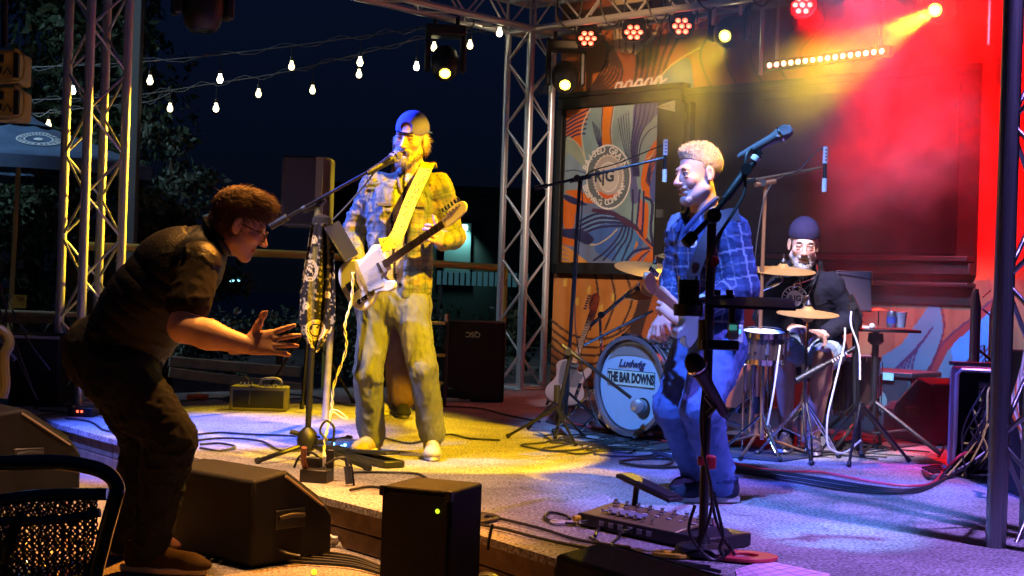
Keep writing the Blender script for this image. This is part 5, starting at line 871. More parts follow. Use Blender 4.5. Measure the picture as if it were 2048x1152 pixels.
# tablet folder on the stand
tb = thing('tablet_holder', 'black folded tablet holder on the singer\'s stand', 'tablet holder', P(672, 480, 7.12)); G().box(P(683, 483, 7.1), (.012, .24, .2), frame((.85, -.25, .5), (.45, .1, -.8))).build('shell', blk, tb, bevel=.008); G().tube([P(645, 470, 7.1), P(680, 490, 7.1)], .012).build('arm', blk, tb)
# bandana
def drape(lb, name, xs, Y, rows, colfn, parent=None, amp=.03, seed=0):
    n = 72; m = 120; V = []; C = []
    L_ = cr_pts([(a, y, 0) for y, a, b in rows], 10); R_ = cr_pts([(b, y, 0) for y, a, b in rows], 10); k_ = len(L_)
    for j in range(m):
        f = j/(m-1)*(k_-1); i = min(int(f), k_-2); f -= i; a = L_[i].lerp(L_[i+1], f); b = R_[i].lerp(R_[i+1], f)
        for i2 in range(n):
            u = i2/(n-1); px = a.x+(b.x-a.x)*u; py = a.y+(b.y-a.y)*u; dep = amp*math.sin(u*9+j*.03+seed)+amp*.5*math.sin(u*21+2*j/m); V.append(P(px, py, Y+dep)); C.append(colfn(u, j/(m-1), px, py))
    Q = [(j*n+i, j*n+i+1, (j+1)*n+i+1, (j+1)*n+i) for j in range(m-1) for i in range(n-1)]; o = npmesh(name, [tuple(v) for v in V], Q, cloth, np.array(C), parent); s_ = o.modifiers.new('t', 'SOLIDIFY'); s_.thickness = .002; return o
def paisley(u, v, px, py):
    q = vn(np.array([[px/3.4, py/4.2, 1]]), 4)[0]; q2 = vn(np.array([[px/9., py/11., 5]]), 8)[0]; c = (.012, .011, .012); g = (.62, .5, .24)
    for cx, cy, r in ((620, 541, 15), (631, 660, 19), (612, 612, 5), (628, 480, 6), (655, 590, 5)):
        d = math.hypot(px-cx, (py-cy)*(.75 if r == 15 else 1)); 
        if d < r*.55: return g if (r < 8 or q > .42) else c
        if abs(d-r) < 1.6 or (r > 10 and abs(d-r*.78) < 1): return g
        if d < r: return c
    edge_ = min(u, 1-u)*1. ; 
    if v > .72 and (q > .62 or abs(q2-.5) < .04): return (.45, .36, .14)
    if edge_ < .16 and q > .68: return (.4, .33, .17)
    if abs(u-.5) < .08 and q > .6 and int(py/6) % 2: return (.3, .26, .16)
    if .22 < u < .42 and .15 < v < .7: return (.11, .095, .02) if q < .6 else (.2, .17, .05)
    return (.3, .25, .13) if q > .8 else c
bn = drape('', 'bandana', None, 7.04, [(447, 622, 664), (500, 614, 668), (560, 604, 670), (610, 599, 671), (650, 600, 669), (675, 608, 655), (705, 626, 634)], paisley); tag(bn, 'black bandana with gold paisley print hanging from the singer\'s stand', 'bandana')
kn = G(); kn.lathe([(.02, -.03), (.05, -.01), (.045, .03), (.02, .045)], 12, P(643, 447, 7.08), sq=(1, .7)); kn.build('knot', cloth, bn, col=(.02, .02, .02))
# white twisted guitar lead
wc = cr_pts([P(706, 545, 7.02), P(703, 600, 7.05), P(690, 650, 7.05), P(692, 700, 7.08), P(668, 770, 7.1), P(663, 820, 7.1), P(652, 870, 7.05), P(648, 905, 7.0), GR(652, 945)], 10); g = G()
for ph in (0, math.pi): g.tube([p+Vector((math.cos(i*.8+ph), math.sin(i*.8+ph), 0))*.005 for i, p in enumerate(wc)], .0035, 6)
wl = thing('guitar_lead', 'white twisted lead hanging from the white guitar', 'cable', wc[0]); tag(g.build('cord', whc, wl), kind='stuff')
lp_ = [P(664, 820, 7.1), P(676, 822, 7.1), P(690, 832, 7.1), P(694, 838, 7.1), P(684, 836, 7.1), P(670, 826, 7.1), P(663, 822, 7.1)]; G().tube(cr_pts(lp_, 6), .005, 6).build('loop', whc, wl)

# frontman's round base stand with its clutter
c = GR(1405, 1112); ms = thing('microphone_stand', 'black round based boom stand in front of the frontman', 'microphone stand', c); top = P(1424, 436, c.y)
G().lathe([(.1, 0), (.1, .012), (.09, .025), (.03, .035), (.02, .06)], 28, c+UP*.012).build('base', blk, ms); G().tube([c+UP*.03, top], .0165, 14).build('pole', blk, ms); G().tube([P(1410, 700, c.y), P(1412, 640, c.y)], .026, 14).build('clutch', blk, ms)
b0, b1, b2 = P(1388, 470, 4.86), P(1425, 432, 4.88), P(1519, 312, 4.9); G().tube([b0, b1, b2], .0105, 10).build('boom', blks, ms); G().tube([P(1450, 398, 4.89), P(1492, 342, 4.9)], .017, 12).build('boom_sleeve', blk, ms); G().tube([b0, b0+(b0-b1).normalized()*.045], .02, 12).build('counterweight', matte, ms)
G().cyl(b1+Vector((0, -.04, 0)), b1+Vector((0, .04, 0)), .026).build('clamp', blk, ms); G().cyl(P(1493, 338, 4.84), P(1493, 338, 4.93), .02).build('knob', blk, ms); G().tube([b2, P(1512, 300, 4.9)], .016, 10).build('mic_clip', blk, ms)
G().lathe([(.017, 0), (.017, .02)], 14, P(1507, 322, 4.9), (b2-b1).to_track_quat('Z', 'Y').to_matrix()).build('white_ring', whc, ms)
rc = G().box(P(1410, 922, 4.86), (.05, .03, .03)); rc.box(P(1422, 924, 4.86), (.03, .05, .045)); rc.build('red_clip', redc, ms, bevel=.005); G().cyl(P(1427, 524, 4.85), P(1427, 521, 4.86), .02).build('red_collar', redc, ms)
mt = thing('microphone', 'blue lit vocal microphone at the end of the right hand boom', 'microphone', P(1530, 284, 4.9)); mic(mt, P(1530, 286, 4.9), P(1563, 268, 4.88)-P(1530, 286, 4.9), mat('mic_grey', (.22, .23, .25), .35, .4), None, 1.05)
cb2 = thing('microphone_cable', 'black cable drooping below the blue lit microphone', 'cable', P(1500, 295, 4.9)); G().tube(cr_pts([P(1503, 297, 4.9), P(1492, 312, 4.88), P(1491, 345, 4.87), P(1488, 385, 4.86), P(1470, 420, 4.85), P(1440, 470, 4.83), P(1416, 540, 4.83), P(1414, 700, 4.83), P(1402, 860, 4.82), P(1424, 1000, 4.8), P(1398, 1095, 4.8)], 8), .0055, 6).build('lead', rub, cb2)
mt = thing('microphone', 'black ball headed microphone clipped low on the frontman\'s stand', 'microphone', P(1402, 752, 4.82)); mic(mt, P(1416, 772, 4.82), P(1400, 745, 4.8)-P(1416, 772, 4.82), blk, mat('foam', (.01, .01, .01), .95), 1.35); G().tube([P(1412, 790, 4.84), P(1430, 815, 4.84), P(1415, 830, 4.86)], .012).build('clip', blk, mt)
ty = thing('tablet_tray', 'flat black tray clamped to the frontman\'s stand seen edge on', 'tray', P(1480, 600, 4.85)); G().box(P(1500, 606, 4.8), (.3, .2, .012), rot(-8, 9)).build('tray', matte, ty, bevel=.004); G().box(P(1500, 612, 4.86), (.26, .03, .02), rot(-8)).build('rib', matte, ty); G().tube([P(1418, 600, 4.88), P(1470, 597, 4.86)], .014).build('arm', blk, ty); G().cyl(P(1464, 600, 4.85), P(1464, 680, 4.85), .012).build('strut', blk, ty)
for x in (1434, 1459): G().box(P(x, 585, 4.86), (.022, .03, .02)).build('clamp', blk, ty, bevel=.003)
a2 = thing('accessory_bracket', 'black crossbar bracket on the frontman\'s stand', 'bracket', P(1430, 690, 4.86)); G().box(P(1440, 690, 4.86), (.13, .035, .035)).build('bar', blk, a2, bevel=.006); G().box(P(1466, 662, 4.84), (.035, .045, .06)).build('clamp_box', grey, a2, bevel=.006); G().box(P(1466, 655, 4.81), (.026, .004, .018)).build('display', mat('lcd', (.1, .35, .33), .2, emit=(.1, .6, .55), es=.35), a2)
ch = thing('cup_holder', 'black cup holder on the frontman\'s stand', 'holder', P(1375, 625, 4.84)); G().lathe([(.05, 0), (.052, .04), (.047, .04), (.045, .006)], 20, P(1376, 632, 4.84)).build('ring', blk, ch); G().tube([P(1392, 605, 4.84), P(1412, 600, 4.88)], .014).build('arm', blk, ch)
gs = thing('beer_glass', 'dark amber drink in a glass standing in the cup holder', 'glass', P(1376, 628, 4.84)); o = P(1376, 626, 4.84); G().lathe([(.032, 0), (.036, .1), (.0355, .115)], 20, o).build('drink', mat('ale', (.12, .04, .01), .15, coat=.3), gs); G().lathe([(.034, 0), (.04, .13), (.0385, .13), (.033, .004)], 20, o-UP*.002).build('glass', mat('glass', (1, .95, .9), .03, trans=1), gs)
pk = thing('belt_pack', 'small grey wireless pack clipped at the frontman\'s hip', 'transmitter', P(1478, 668, 6.0)); G().box(P(1474, 668, 5.98), (.05, .03, .08)).build('case', grey, pk, bevel=.006); G().box(P(1474, 663, 5.96), (.034, .006, .02)).build('display', mat('lcd2', (.2, .6, .6), .2, emit=(.1, .8, .8), es=.5), pk)
for col_, dx, sx_, lb in ((yelm, -.105, .075, 'yellow plastic ring lying against the round stand base'), (redc, .14, .12, 'flat red disc lying beside the round stand base')): tag(G().lathe([(sx_*.45, 0), (sx_, 0), (sx_, .012), (sx_*.45, .012), (sx_*.45, 0)], 28, c+Vector((dx, -.02, .002)), rot(0, -3)).build('disc', col_, bevel=.002), lb, 'disc')

# ---- drum kit
n0 = Vector((-.77, -.64, .0)).normalized(); kc = P(1264, 776, 8.75); kc.z = DECK+.335; KR = n0.to_track_quat('Z', 'Y').to_matrix(); Rk = Matrix((Vector((0, 0, 1)).cross(n0), UP, n0)).transposed()
bd = thing('bass_drum', 'bass drum with pale blue lit front head and printed band name', 'drum', (kc.x, kc.y, DECK)); shell = mat('drum_shell', (.045, .03, .03), .18, coat=.8); r0 = .295
def lath(g, prof, o): return g.lathe(prof, 48, o, Rk, caps=False)
lath(G(), [(r0-.006, .004), (r0-.006, -.4)], kc).build('shell', shell, bd); hoopm = mat('dark_hoop', (.14, .12, .14), .25, coat=.8)
lath(G(), [(r0-.008, .0), (r0-.008, .035), (r0+.018, .035), (r0+.018, -.012), (r0-.008, -.012)], kc).build('hoop', hoopm, bd); lath(G(), [(r0+.0185, .03), (r0+.024, .027), (r0+.024, .012), (r0+.0185, .009)], kc).build('hoop_trim', chrome, bd); lath(G(), [(r0-.008, -.36), (r0+.018, -.36), (r0+.018, -.4), (r0-.008, -.4)], kc).build('hoop', hoopm, bd)
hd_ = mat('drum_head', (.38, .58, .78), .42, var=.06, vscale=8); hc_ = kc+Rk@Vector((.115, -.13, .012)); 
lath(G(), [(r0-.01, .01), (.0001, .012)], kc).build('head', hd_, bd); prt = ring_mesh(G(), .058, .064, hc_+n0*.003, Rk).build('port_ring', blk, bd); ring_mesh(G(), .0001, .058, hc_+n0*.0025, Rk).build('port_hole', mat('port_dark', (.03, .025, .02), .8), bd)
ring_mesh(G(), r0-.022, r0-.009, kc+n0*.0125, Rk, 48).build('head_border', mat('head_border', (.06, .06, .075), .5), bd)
arc = G(); vs_ = []
for t_ in np.linspace(rad(35), rad(145), 24): vs_ += [kc+Rk@Vector((math.cos(t_)*r, math.sin(t_)*r-((.07*math.sin((t_-rad(35))/rad(110)*math.pi)) if k == 0 else 0), .0132)) for k, r in enumerate((r0-.036, r0-.034))]
arc.add(vs_, [(2*i, 2*i+1, 2*i+3, 2*i+2) for i in range(23)]).build('damper_ring', mat('damper', (.22, .22, .22), .6), bd)
text('Ludwig', .066, mat('print_navy', (.02, .03, .1), .5), bd, kc+Rk@Vector((.0, .135, .0145)), Rk, sx=1.2, bold=.002, shear=.35)
lbm = mat('banner_pale', (.55, .8, .72), .5); bl_ = G().box(kc+Rk@Vector((.0, .045, .0135)), (.42, .1, .002), Rk).build('banner', mat('banner_edge', (.02, .05, .07), .5), bd); G().box(kc+Rk@Vector((.0, .045, .0152)), (.41, .09, .002), Rk).build('banner_face', lbm, bl_)
text('THE BAR DOWNS', .082, mat('print_black', (.015, .03, .04), .5), bl_, kc+Rk@Vector((.0, .045, .017)), Rk, sx=.62, bold=.0045)
for k in range(8):
    a = k*math.pi/4+.2; d = Rk@Vector((math.cos(a), math.sin(a), 0)); G().tube([kc+d*(r0+.03)+n0*.03, kc+d*(r0+.03)-n0*.1], .005, 6).build('tension_rod', chrome, bd); G().box(kc+d*(r0+.014)-n0*.1, (.025, .03, .05), frame(d, n0)).build('lug', chrome, bd, bevel=.005); G().box(kc+d*(r0+.022)+n0*.02, (.03, .035, .02), frame(d, n0)).build('claw', chrome, bd, bevel=.004)
    G().tube([kc+d*(r0+.03)-n0*.26, kc+d*(r0+.03)-n0*.39], .005, 6).build('tension_rod', chrome, bd)
for k in range(5): lath(G(), [(r0-.004, -.06-.055*k), (r0-.0015, -.062-.055*k), (r0-.0015, -.075-.055*k), (r0-.004, -.077-.055*k)], kc).build('shell_stripe', mat('stripe_silver', (.5, .42, .45), .25, .8), bd)
for q in (-1, 1): s_ = Rk@Vector((q, 0, 0)); G().tube([kc+s_*.28-UP*.1-n0*.08, kc+s_*.4-UP*(.325)+n0*.06], .008, 8).build('spur', chrome, bd)
km = thing('kick_microphone', 'fat silver microphone at the hole of the bass drum', 'microphone', hc_+n0*.1); d = (hc_-P(1272, 818, 8.42)).normalized(); mc = P(1276, 812, 8.45)
R_ = d.to_track_quat('Z', 'Y').to_matrix(); slv = mat('mic_silver', (.4, .42, .48), .35, .7); G().lathe([(.015, -.06), (.04, -.05), (.045, 0), (.04, .03), (.02, .05), (.035, .07), (.04, .1), (.02, .125)], 20, mc, R_).build('body', slv, km)
def boom_stand(lb, base, top, b0, b1, legs, rr=.009, m=blks, r=.32, h=.28, a0=.3, cw=True, extra=None):
    t = thing('boom_stand', lb, 'microphone stand', base, group='boom stands round the drum kit'); tripod(t, base, r, h, 3, a0, .009, m); G().tube([base+UP*.12, top], .0115, 10).build('pole', m, t); G().tube([base+UP*.24, base+UP*.34], .02, 10).build('hub', blk, t)
    G().tube([b0, b1], rr, 8).build('boom', m, t); G().cyl(top+Vector((-.02, -.03, 0)), top+Vector((-.02, .04, 0)), .022, n=12).build('clamp', blk, t); G().tube([top-(b1-b0).normalized()*.07, top+(b1-b0).normalized()*.07], .015, 8).build('sleeve', m, t)
    if cw: G().tube([b0, b0+(b1-b0).normalized()*.08], .016, 10).build('counterweight', blk, t)
    return t
def pencil(lb, p, up=1): t = thing('pencil_microphone', lb, 'microphone', p); G().cyl(p+UP*.03, p+UP*.13, .015).build('body', mat('mic_pink', (.75, .7, .7), .4), t); G().cyl(p-UP*.14, p-UP*.06, .015).build('body', MATS['mic_pink'], t); G().cyl(p-UP*.06, p+UP*.03, .012).build('clip', blk, t); g = G(); [g.box(p+Vector((0, -.0155, .05+.02*k)), (.012, .002, .008)) for k in range(4)]; tag(g.build('print', redc, t), kind='stuff'); return t
b = GR(1128, 852); tp = P(1158, 358, b.y+.35); bs = Vector((tp.x-.03, tp.y, DECK)); e0, e1 = P(1070, 377, 8.9), P(1327, 316, 8.9); T_ = P(1160, 357, 8.9); B_ = GR(1130, 862); B_ = Vector((P(1130, 860, 8.9).x, 8.9, DECK))
boom_stand('tall black overhead microphone stand left of the bass drum', B_, T_, e0, e1, 3); pencil('pale overhead microphone at the end of the left boom', P(1330, 320, 8.9)); tag(G().tube(cr_pts([P(1330, 297, 8.9), P(1325, 291, 8.9), P(1240, 325, 8.88), P(1170, 352, 8.88), P(1164, 420, 8.86), P(1150, 640, 8.86), P(1180, 800, 8.86), P(1200, 850, 8.8)], 6), .004, 5).build('overhead_cable', rub), 'thin cable running along the left overhead boom', 'cable')
T_ = P(1531, 366, 8.1); B_ = Vector((P(1512, 880, 8.1).x, 8.1, DECK)); boom_stand('black overhead microphone stand right behind the frontman', B_, T_, P(1487, 364, 8.15), P(1642, 336, 8.4), 3, .01, mat('stand_copper', (.5, .25, .12), .35, .8), .34, .12, a0=.1); pencil('pale overhead microphone in front of the dark screen', P(1650, 337, 8.4)); tag(G().tube(cr_pts([P(1650, 305, 8.4), P(1642, 297, 8.4), P(1620, 315, 8.35), P(1595, 342, 8.3), P(1540, 372, 8.1), P(1515, 470, 8.05), P(1505, 600, 8.05)], 6), .004, 5).build('overhead_cable', rub), 'thin cable running along the right overhead boom', 'cable')
B_ = Vector((P(1190, 870, 8.4).x-.1, 8.3, DECK)); boom_stand('short stand aiming its boom at the bass drum hole', Vector((P(1113, 850, 8.4).x, 8.5, DECK)), P(1142, 704, 8.5), P(1138, 700, 8.5), P(1262, 796, 8.42), 3, .011, blks, .3, .2, .9, False)
def cymbal(lb, c, r, tilt, yaw=0, roll=0, base=None, sticks=True, two=False, sm=chrome):
    c = Vector(c); R = rot(yaw, tilt, roll); t = thing('cymbal', lb, 'cymbal', c); prof = lambda q: [(.0001, .028*q), (.02, .026*q), (.035, .01*q), (.05, .004*q), (r*.6, -.004*q), (r, -.016*q), (r, -.018*q), (r*.6, -.007*q), (.03, .004*q)]
    G().lathe(prof(1), 48, c, R).build('disc', brass, t, ang=60)
    if two: G().lathe(prof(-1), 48, c-R@Vector((0, 0, .035)), R).build('disc', brass, t, ang=60)
    G().lathe([(.016, .026), (.018, .04), (.012, .05), (.006, .06)], 12, c, R).build('felt', blk, t); G().cyl(c+R@Vector((0, 0, .055)), c+R@Vector((0, 0, .085)), .006).build('wing_nut', chrome, t); return t
def cstand(lb, base, top, m=chrome, r=.3, arm=None, a0=.2):
    t = thing('cymbal_stand', lb, 'cymbal stand', base, group='chrome cymbal stands')
    for k in range(3):
        a = a0+k*2.094; e = base+Vector((math.cos(a)*r, math.sin(a)*r, .015)); h = base+UP*.34
        s_ = (e-h).cross(UP).normalized()*.012; g = G(); g.tube([h+s_*.6, h.lerp(e, .5)+s_*1.6, e+s_*.4], .0065, 6); g.tube([h-s_*.6, h.lerp(e, .5)-s_*1.6, e-s_*.4], .0065, 6); tag(g.build('double_leg', m, t), kind='stuff'); G().tube([base+UP*.13, h.lerp(e, .5)], .005, 6).build('leg_brace', m, t); G().ball(e, .018, 10).build('rubber_foot', blk, t)
    mid = base.lerp(Vector((base.x, base.y, top.z)), .6); G().cyl(base+UP*.1, mid, .0135).build('tube', m, t); G().cyl(mid-UP*.03, mid+UP*.03, .022).build('collar', m, t); G().tube([mid, top], .009, 10).build('upper_tube', m, t); G().cyl(base+UP*.31, base+UP*.37, .022).build('collar', m, t); G().box(mid+Vector((.03, 0, 0)), (.04, .01, .014)).build('wing_screw', m, t); return t
c1 = P(1308, 536, 9.0); cymbal('bronze crash cymbal in front of the poster door', c1, .255, 13, 0, 5); cymbal('second bronze cymbal just under the left crash', P(1335, 549, 9.15), .19, 11, 0, 5)
cstand('chrome boom stand left of the bass drum', Vector((P(1200, 850, 9).x, 9.0, DECK)), P(1200, 640, 9.0), a0=1.2); arm = thing('cymbal_boom', 'chrome boom arm reaching up to the left crash cymbal', 'cymbal arm', P(1180, 650, 9)); G().tube([P(1180, 652, 9.0), P(1279, 567, 9.0)], .012, 10).build('tube', chrome, arm); G().tube(cr_pts([P(1279, 567, 9.0), P(1289, 558, 9.0), P(1292, 540, 9.0)], 4), .006).build('tilter', chrome, arm); G().cyl(P(1202, 630, 8.96), P(1202, 630, 9.06), .022).build('clamp', chrome, arm)
arm = thing('cymbal_boom', 'thin dark boom crossing above the bass drum', 'cymbal arm', P(1170, 690, 8.9)); G().tube([P(1168, 690, 8.9), P(1305, 622, 9.0)], .009, 8).build('tube', chrome, arm); cymbal('small splash cymbal above the bass drum', P(1275, 590, 9.0), .09, 10)
cymbal('bronze crash cymbal beside the drummer\'s chin', P(1566, 536, 8.2), .19, 9); cstand('chrome stand under the right crash cymbal', Vector((P(1500, 880, 8.3).x, 8.3, DECK)), P(1520, 585, 8.3), a0=.9); arm = thing('cymbal_boom', 'chrome arm under the right crash cymbal', 'cymbal arm', P(1520, 585, 8.2)); G().tube([P(1515, 585, 8.25), P(1556, 568, 8.2), P(1563, 562, 8.2), P(1566, 538, 8.2)], .008, 8).build('tube', chrome, arm); G().cyl(P(1558, 560, 8.17), P(1558, 560, 8.23), .016).build('tilter', chrome, arm)
hh = P(1616, 622, 7.95); cymbal('bronze hi-hat pair in front of the drummer\'s lap', hh, .175, 7, 0, two=True); cstand('chrome hi-hat stand in front of the drummer', Vector((P(1606, 880, 7.95).x, 7.95, DECK)), hh, a0=.5, r=.27); G()
def drum(lb, c, r, h, R, m, legs=0):
    t = thing('drum', lb, 'drum', c-R@Vector((0, 0, h/2)), group='toms and snare'); G().lathe([(r-.004, -h/2), (r-.004, h/2)], 32, c, R).build('shell', m, t); G().lathe([(r-.01, h/2+.001), (.0001, h/2+.002)], 32, c, R).build('head', mat('tom_head', (.6, .6, .6), .5), t)
    for q in (-1, 1): G().lathe([(r+.001, q*h/2-.018), (r+.01, q*h/2-.018), (r+.008, q*h/2+.012), (r-.008, q*h/2+.012)], 32, c, R, caps=False).build('hoop', chrome, t)
    for k in range(8): a = k*math.pi/4; d = R@Vector((math.cos(a), math.sin(a), 0)); G().box(c+d*(r+.006), (.018, .022, h*.42), frame(d, R@UP)).build('lug', chrome, t, bevel=.004); G().cyl(c+d*(r+.012)-R@Vector((0, 0, h/2)), c+d*(r+.012)+R@Vector((0, 0, h/2)), .003, n=6).build('rod', chrome, t)
    for k in range(legs): a = k*2.09+.5; d = Vector((math.cos(a), math.sin(a), 0)); G().cyl(Vector((c.x, c.y, DECK+.01))+d*(r+.03), Vector((c.x, c.y, c.z))+d*(r+.03), .006, n=8).build('leg', chrome, t)
    return t
drum('snare drum with chrome lugs beside the drummer\'s knee', P(1526, 690, 8.0), .135, .15, rot(0, 8), shell); drum('brown floor tom behind the frontman\'s legs', P(1478, 752, 8.5), .2, .38, rot(0), mat('tom_brown', (.2, .06, .04), .25, coat=.7), 3); drum('rack tom mostly hidden behind the frontman', P(1395, 640, 8.9), .16, .24, rot(0, 18), shell); drum('dark floor tom at the drummer\'s right', P(1700, 768, 8.9), .19, .34, rot(0), shell, 3)
sn = Vector((P(1526, 800, 8.0).x, 8.0, DECK)); t = thing('snare_stand', 'chrome stand under the snare drum', 'drum stand', sn); tripod(t, sn, .24, .25, 3, .8, .008, chrome); G().cyl(sn+UP*.1, P(1526, 716, 8.0), .012).build('tube', chrome, t)
for k in range(3): a = k*2.09; G().tube([P(1526, 716, 8.0), P(1526, 712, 8.0)+Vector((math.cos(a)*.13, math.sin(a)*.13, .02))], .007).build('basket_arm', chrome, t)
st = thing('drum_stool', 'round black stool under the drummer', 'stool', (J['pel'].x, 8.62, DECK)) if False else thing('drum_stool', 'round black stool under the drummer', 'stool', (P(1628, 700, 8.62).x, 8.62, DECK)); sb_ = Vector((P(1628, 700, 8.62).x, 8.62, DECK)); G().lathe([(.0001, .5), (.15, .5), (.17, .47), (.17, .43), (.14, .41)], 24, sb_).build('seat', blk, st); tripod(st, sb_, .24, .3, 3, 1, .011, chrome); G().cyl(sb_+UP*.2, sb_+UP*.42, .016).build('post', chrome, st)
pd = thing('hi_hat_pedal', 'steel foot pedal frame in front of the drummer\'s shoe', 'pedal', GR(1600, 900)); o = GR(1597, 903); G().tube([o, o+Vector((0, .02, .2)), o+Vector((.07, .05, .2)), o+Vector((.07, .02, 0))], .008, 6).build('frame', chrome, pd); G().box(o+Vector((.13, .0, .05)), (.09, .26, .012), rot(0, 12)).build('footboard', grey, pd, bevel=.003)
# dynamic microphone slanting across the knee
mt = thing('microphone', 'long black microphone with pale print slanting past the drummer\'s knee', 'microphone', P(1660, 730, 7.9)); a, b = P(1592, 762, 7.9), P(1712, 695, 7.95); G().tube([a, a.lerp(b, .45)], .02, 12).build('body', blk, mt); G().tube([a.lerp(b, .45), b], .013, 12).build('handle', blk, mt); g = G(); [g.box(a.lerp(b, .6+.045*k)-Vector((0, .014, 0)), (.008, .002, .016), rot(0, 0, -30)) for k in range(6)]; tag(g.build('print', whc, mt), kind='stuff')
# tablet stand behind, table with cup, stands at right
ts = thing('tablet_stand', 'upright dark tablet on a stand beside the drummer', 'tablet', P(1708, 600, 8.5)); G().box(P(1708, 582, 8.5), (.22, .015, .25), rot(8, -10)).build('tablet', mat('tablet_back', (.06, .04, .05), .35), ts, bevel=.012); G().tube(cr_pts([P(1676, 612, 8.48), P(1676, 548, 8.48), P(1680, 543, 8.48), P(1740, 543, 8.48), P(1744, 550, 8.48), P(1744, 570, 8.48)], 3), .003).build('edge_rim', chrome, ts)
tb_ = Vector((P(1712, 880, 8.45).x, 8.45, DECK)); G().tube([tb_, P(1708, 620, 8.5)], .014).build('pole', blk, ts); tripod(ts, tb_, .3, .3, 3, .4)
tt = thing('side_table', 'small black shelf on a stand right of the drummer', 'table', P(1750, 860, 8.6)); o = P(1752, 660, 8.6); G().box(o, (.48, .28, .018)).build('shelf', blk, tt, bevel=.004); ob = Vector((o.x, o.y, DECK)); G().tube([ob+UP*.2, o], .021, 12).build('pole', blk, tt); G().lathe([(.03, 0), (.05, .02), (.045, .07)], 14, o-UP*.09).build('clamp', blk, tt)
for a in (-2.4, -.6, 1.2): e = ob+Vector((math.cos(a)*.42, math.sin(a)*.42, .015)); G().tube([ob+UP*.3, e], .014).build('leg', blk, tt); G().tube([ob+UP*.1, (ob+UP*.3).lerp(e, .55)], .008).build('leg_brace', blk, tt)
cp = thing('paper_cup', 'white paper cup on the small black shelf', 'cup', P(1800, 652, 8.55)); o = P(1800, 655, 8.52); G().lathe([(.03, 0), (.04, .09), (.042, .09), (.042, .095)], 20, o).build('cup', mat('paper', (.75, .72, .72), .6), cp)
cp = thing('drink_can', 'silver and blue can beside the paper cup', 'can', P(1784, 652, 8.55)); o = P(1783, 655, 8.5); G().lathe([(.026, 0), (.031, .008), (.031, .085), (.026, .1), (.025, .1)], 20, o).build('can', mat('can_silver', (.6, .62, .7), .3, .9), cp); G().lathe([(.0313, .025), (.0313, .065)], 20, o).build('printed_band', mat('can_blue', (.06, .1, .4), .4), cp)
it = thing('drum_key', 'small pale tool lying on the black shelf', 'tool', P(1735, 655, 8.5)); G().box(P(1733, 654, 8.5), (.1, .02, .014)).ball(P(1744, 652, 8.48), .018, 8).build('tool', whc, it)
mini = thing('cymbal', 'tiny dark splash cymbal above the black shelf', 'cymbal', P(1757, 622, 8.55)); G().lathe([(.0001, .01), (.02, .004), (.06, -.004)], 20, P(1757, 619, 8.55)).build('disc', brass, mini); G().cyl(P(1757, 620, 8.55), P(1757, 652, 8.55), .004).build('rod', chrome, mini)
sm_ = boom_stand('slim tripod stand with white cable beside the drummer\'s shoe', Vector((P(1718, 900, 7.9).x, 7.9, DECK)), P(1712, 612, 7.9), P(1705, 605, 7.9), P(1722, 640, 7.9), 3, .008, blks, .3, .34, 2.2, False)
for pts, lb in (([(1703, 622), (1702, 650), (1718, 700), (1720, 760)], 'short white cable on the slim tripod stand'), ([(1690, 655), (1688, 690), (1672, 760), (1656, 830), (1654, 880), (1664, 900), (1690, 905), (1722, 880)], 'long white cable curving down beside the drummer'), ([(1560, 690), (1548, 780), (1535, 850)], 'thin white cable below the snare')): tag(G().tube(cr_pts([P(x, y, 7.88) for x, y in pts], 8), .0055, 6).build('white_cable', whc), lb, 'cable')
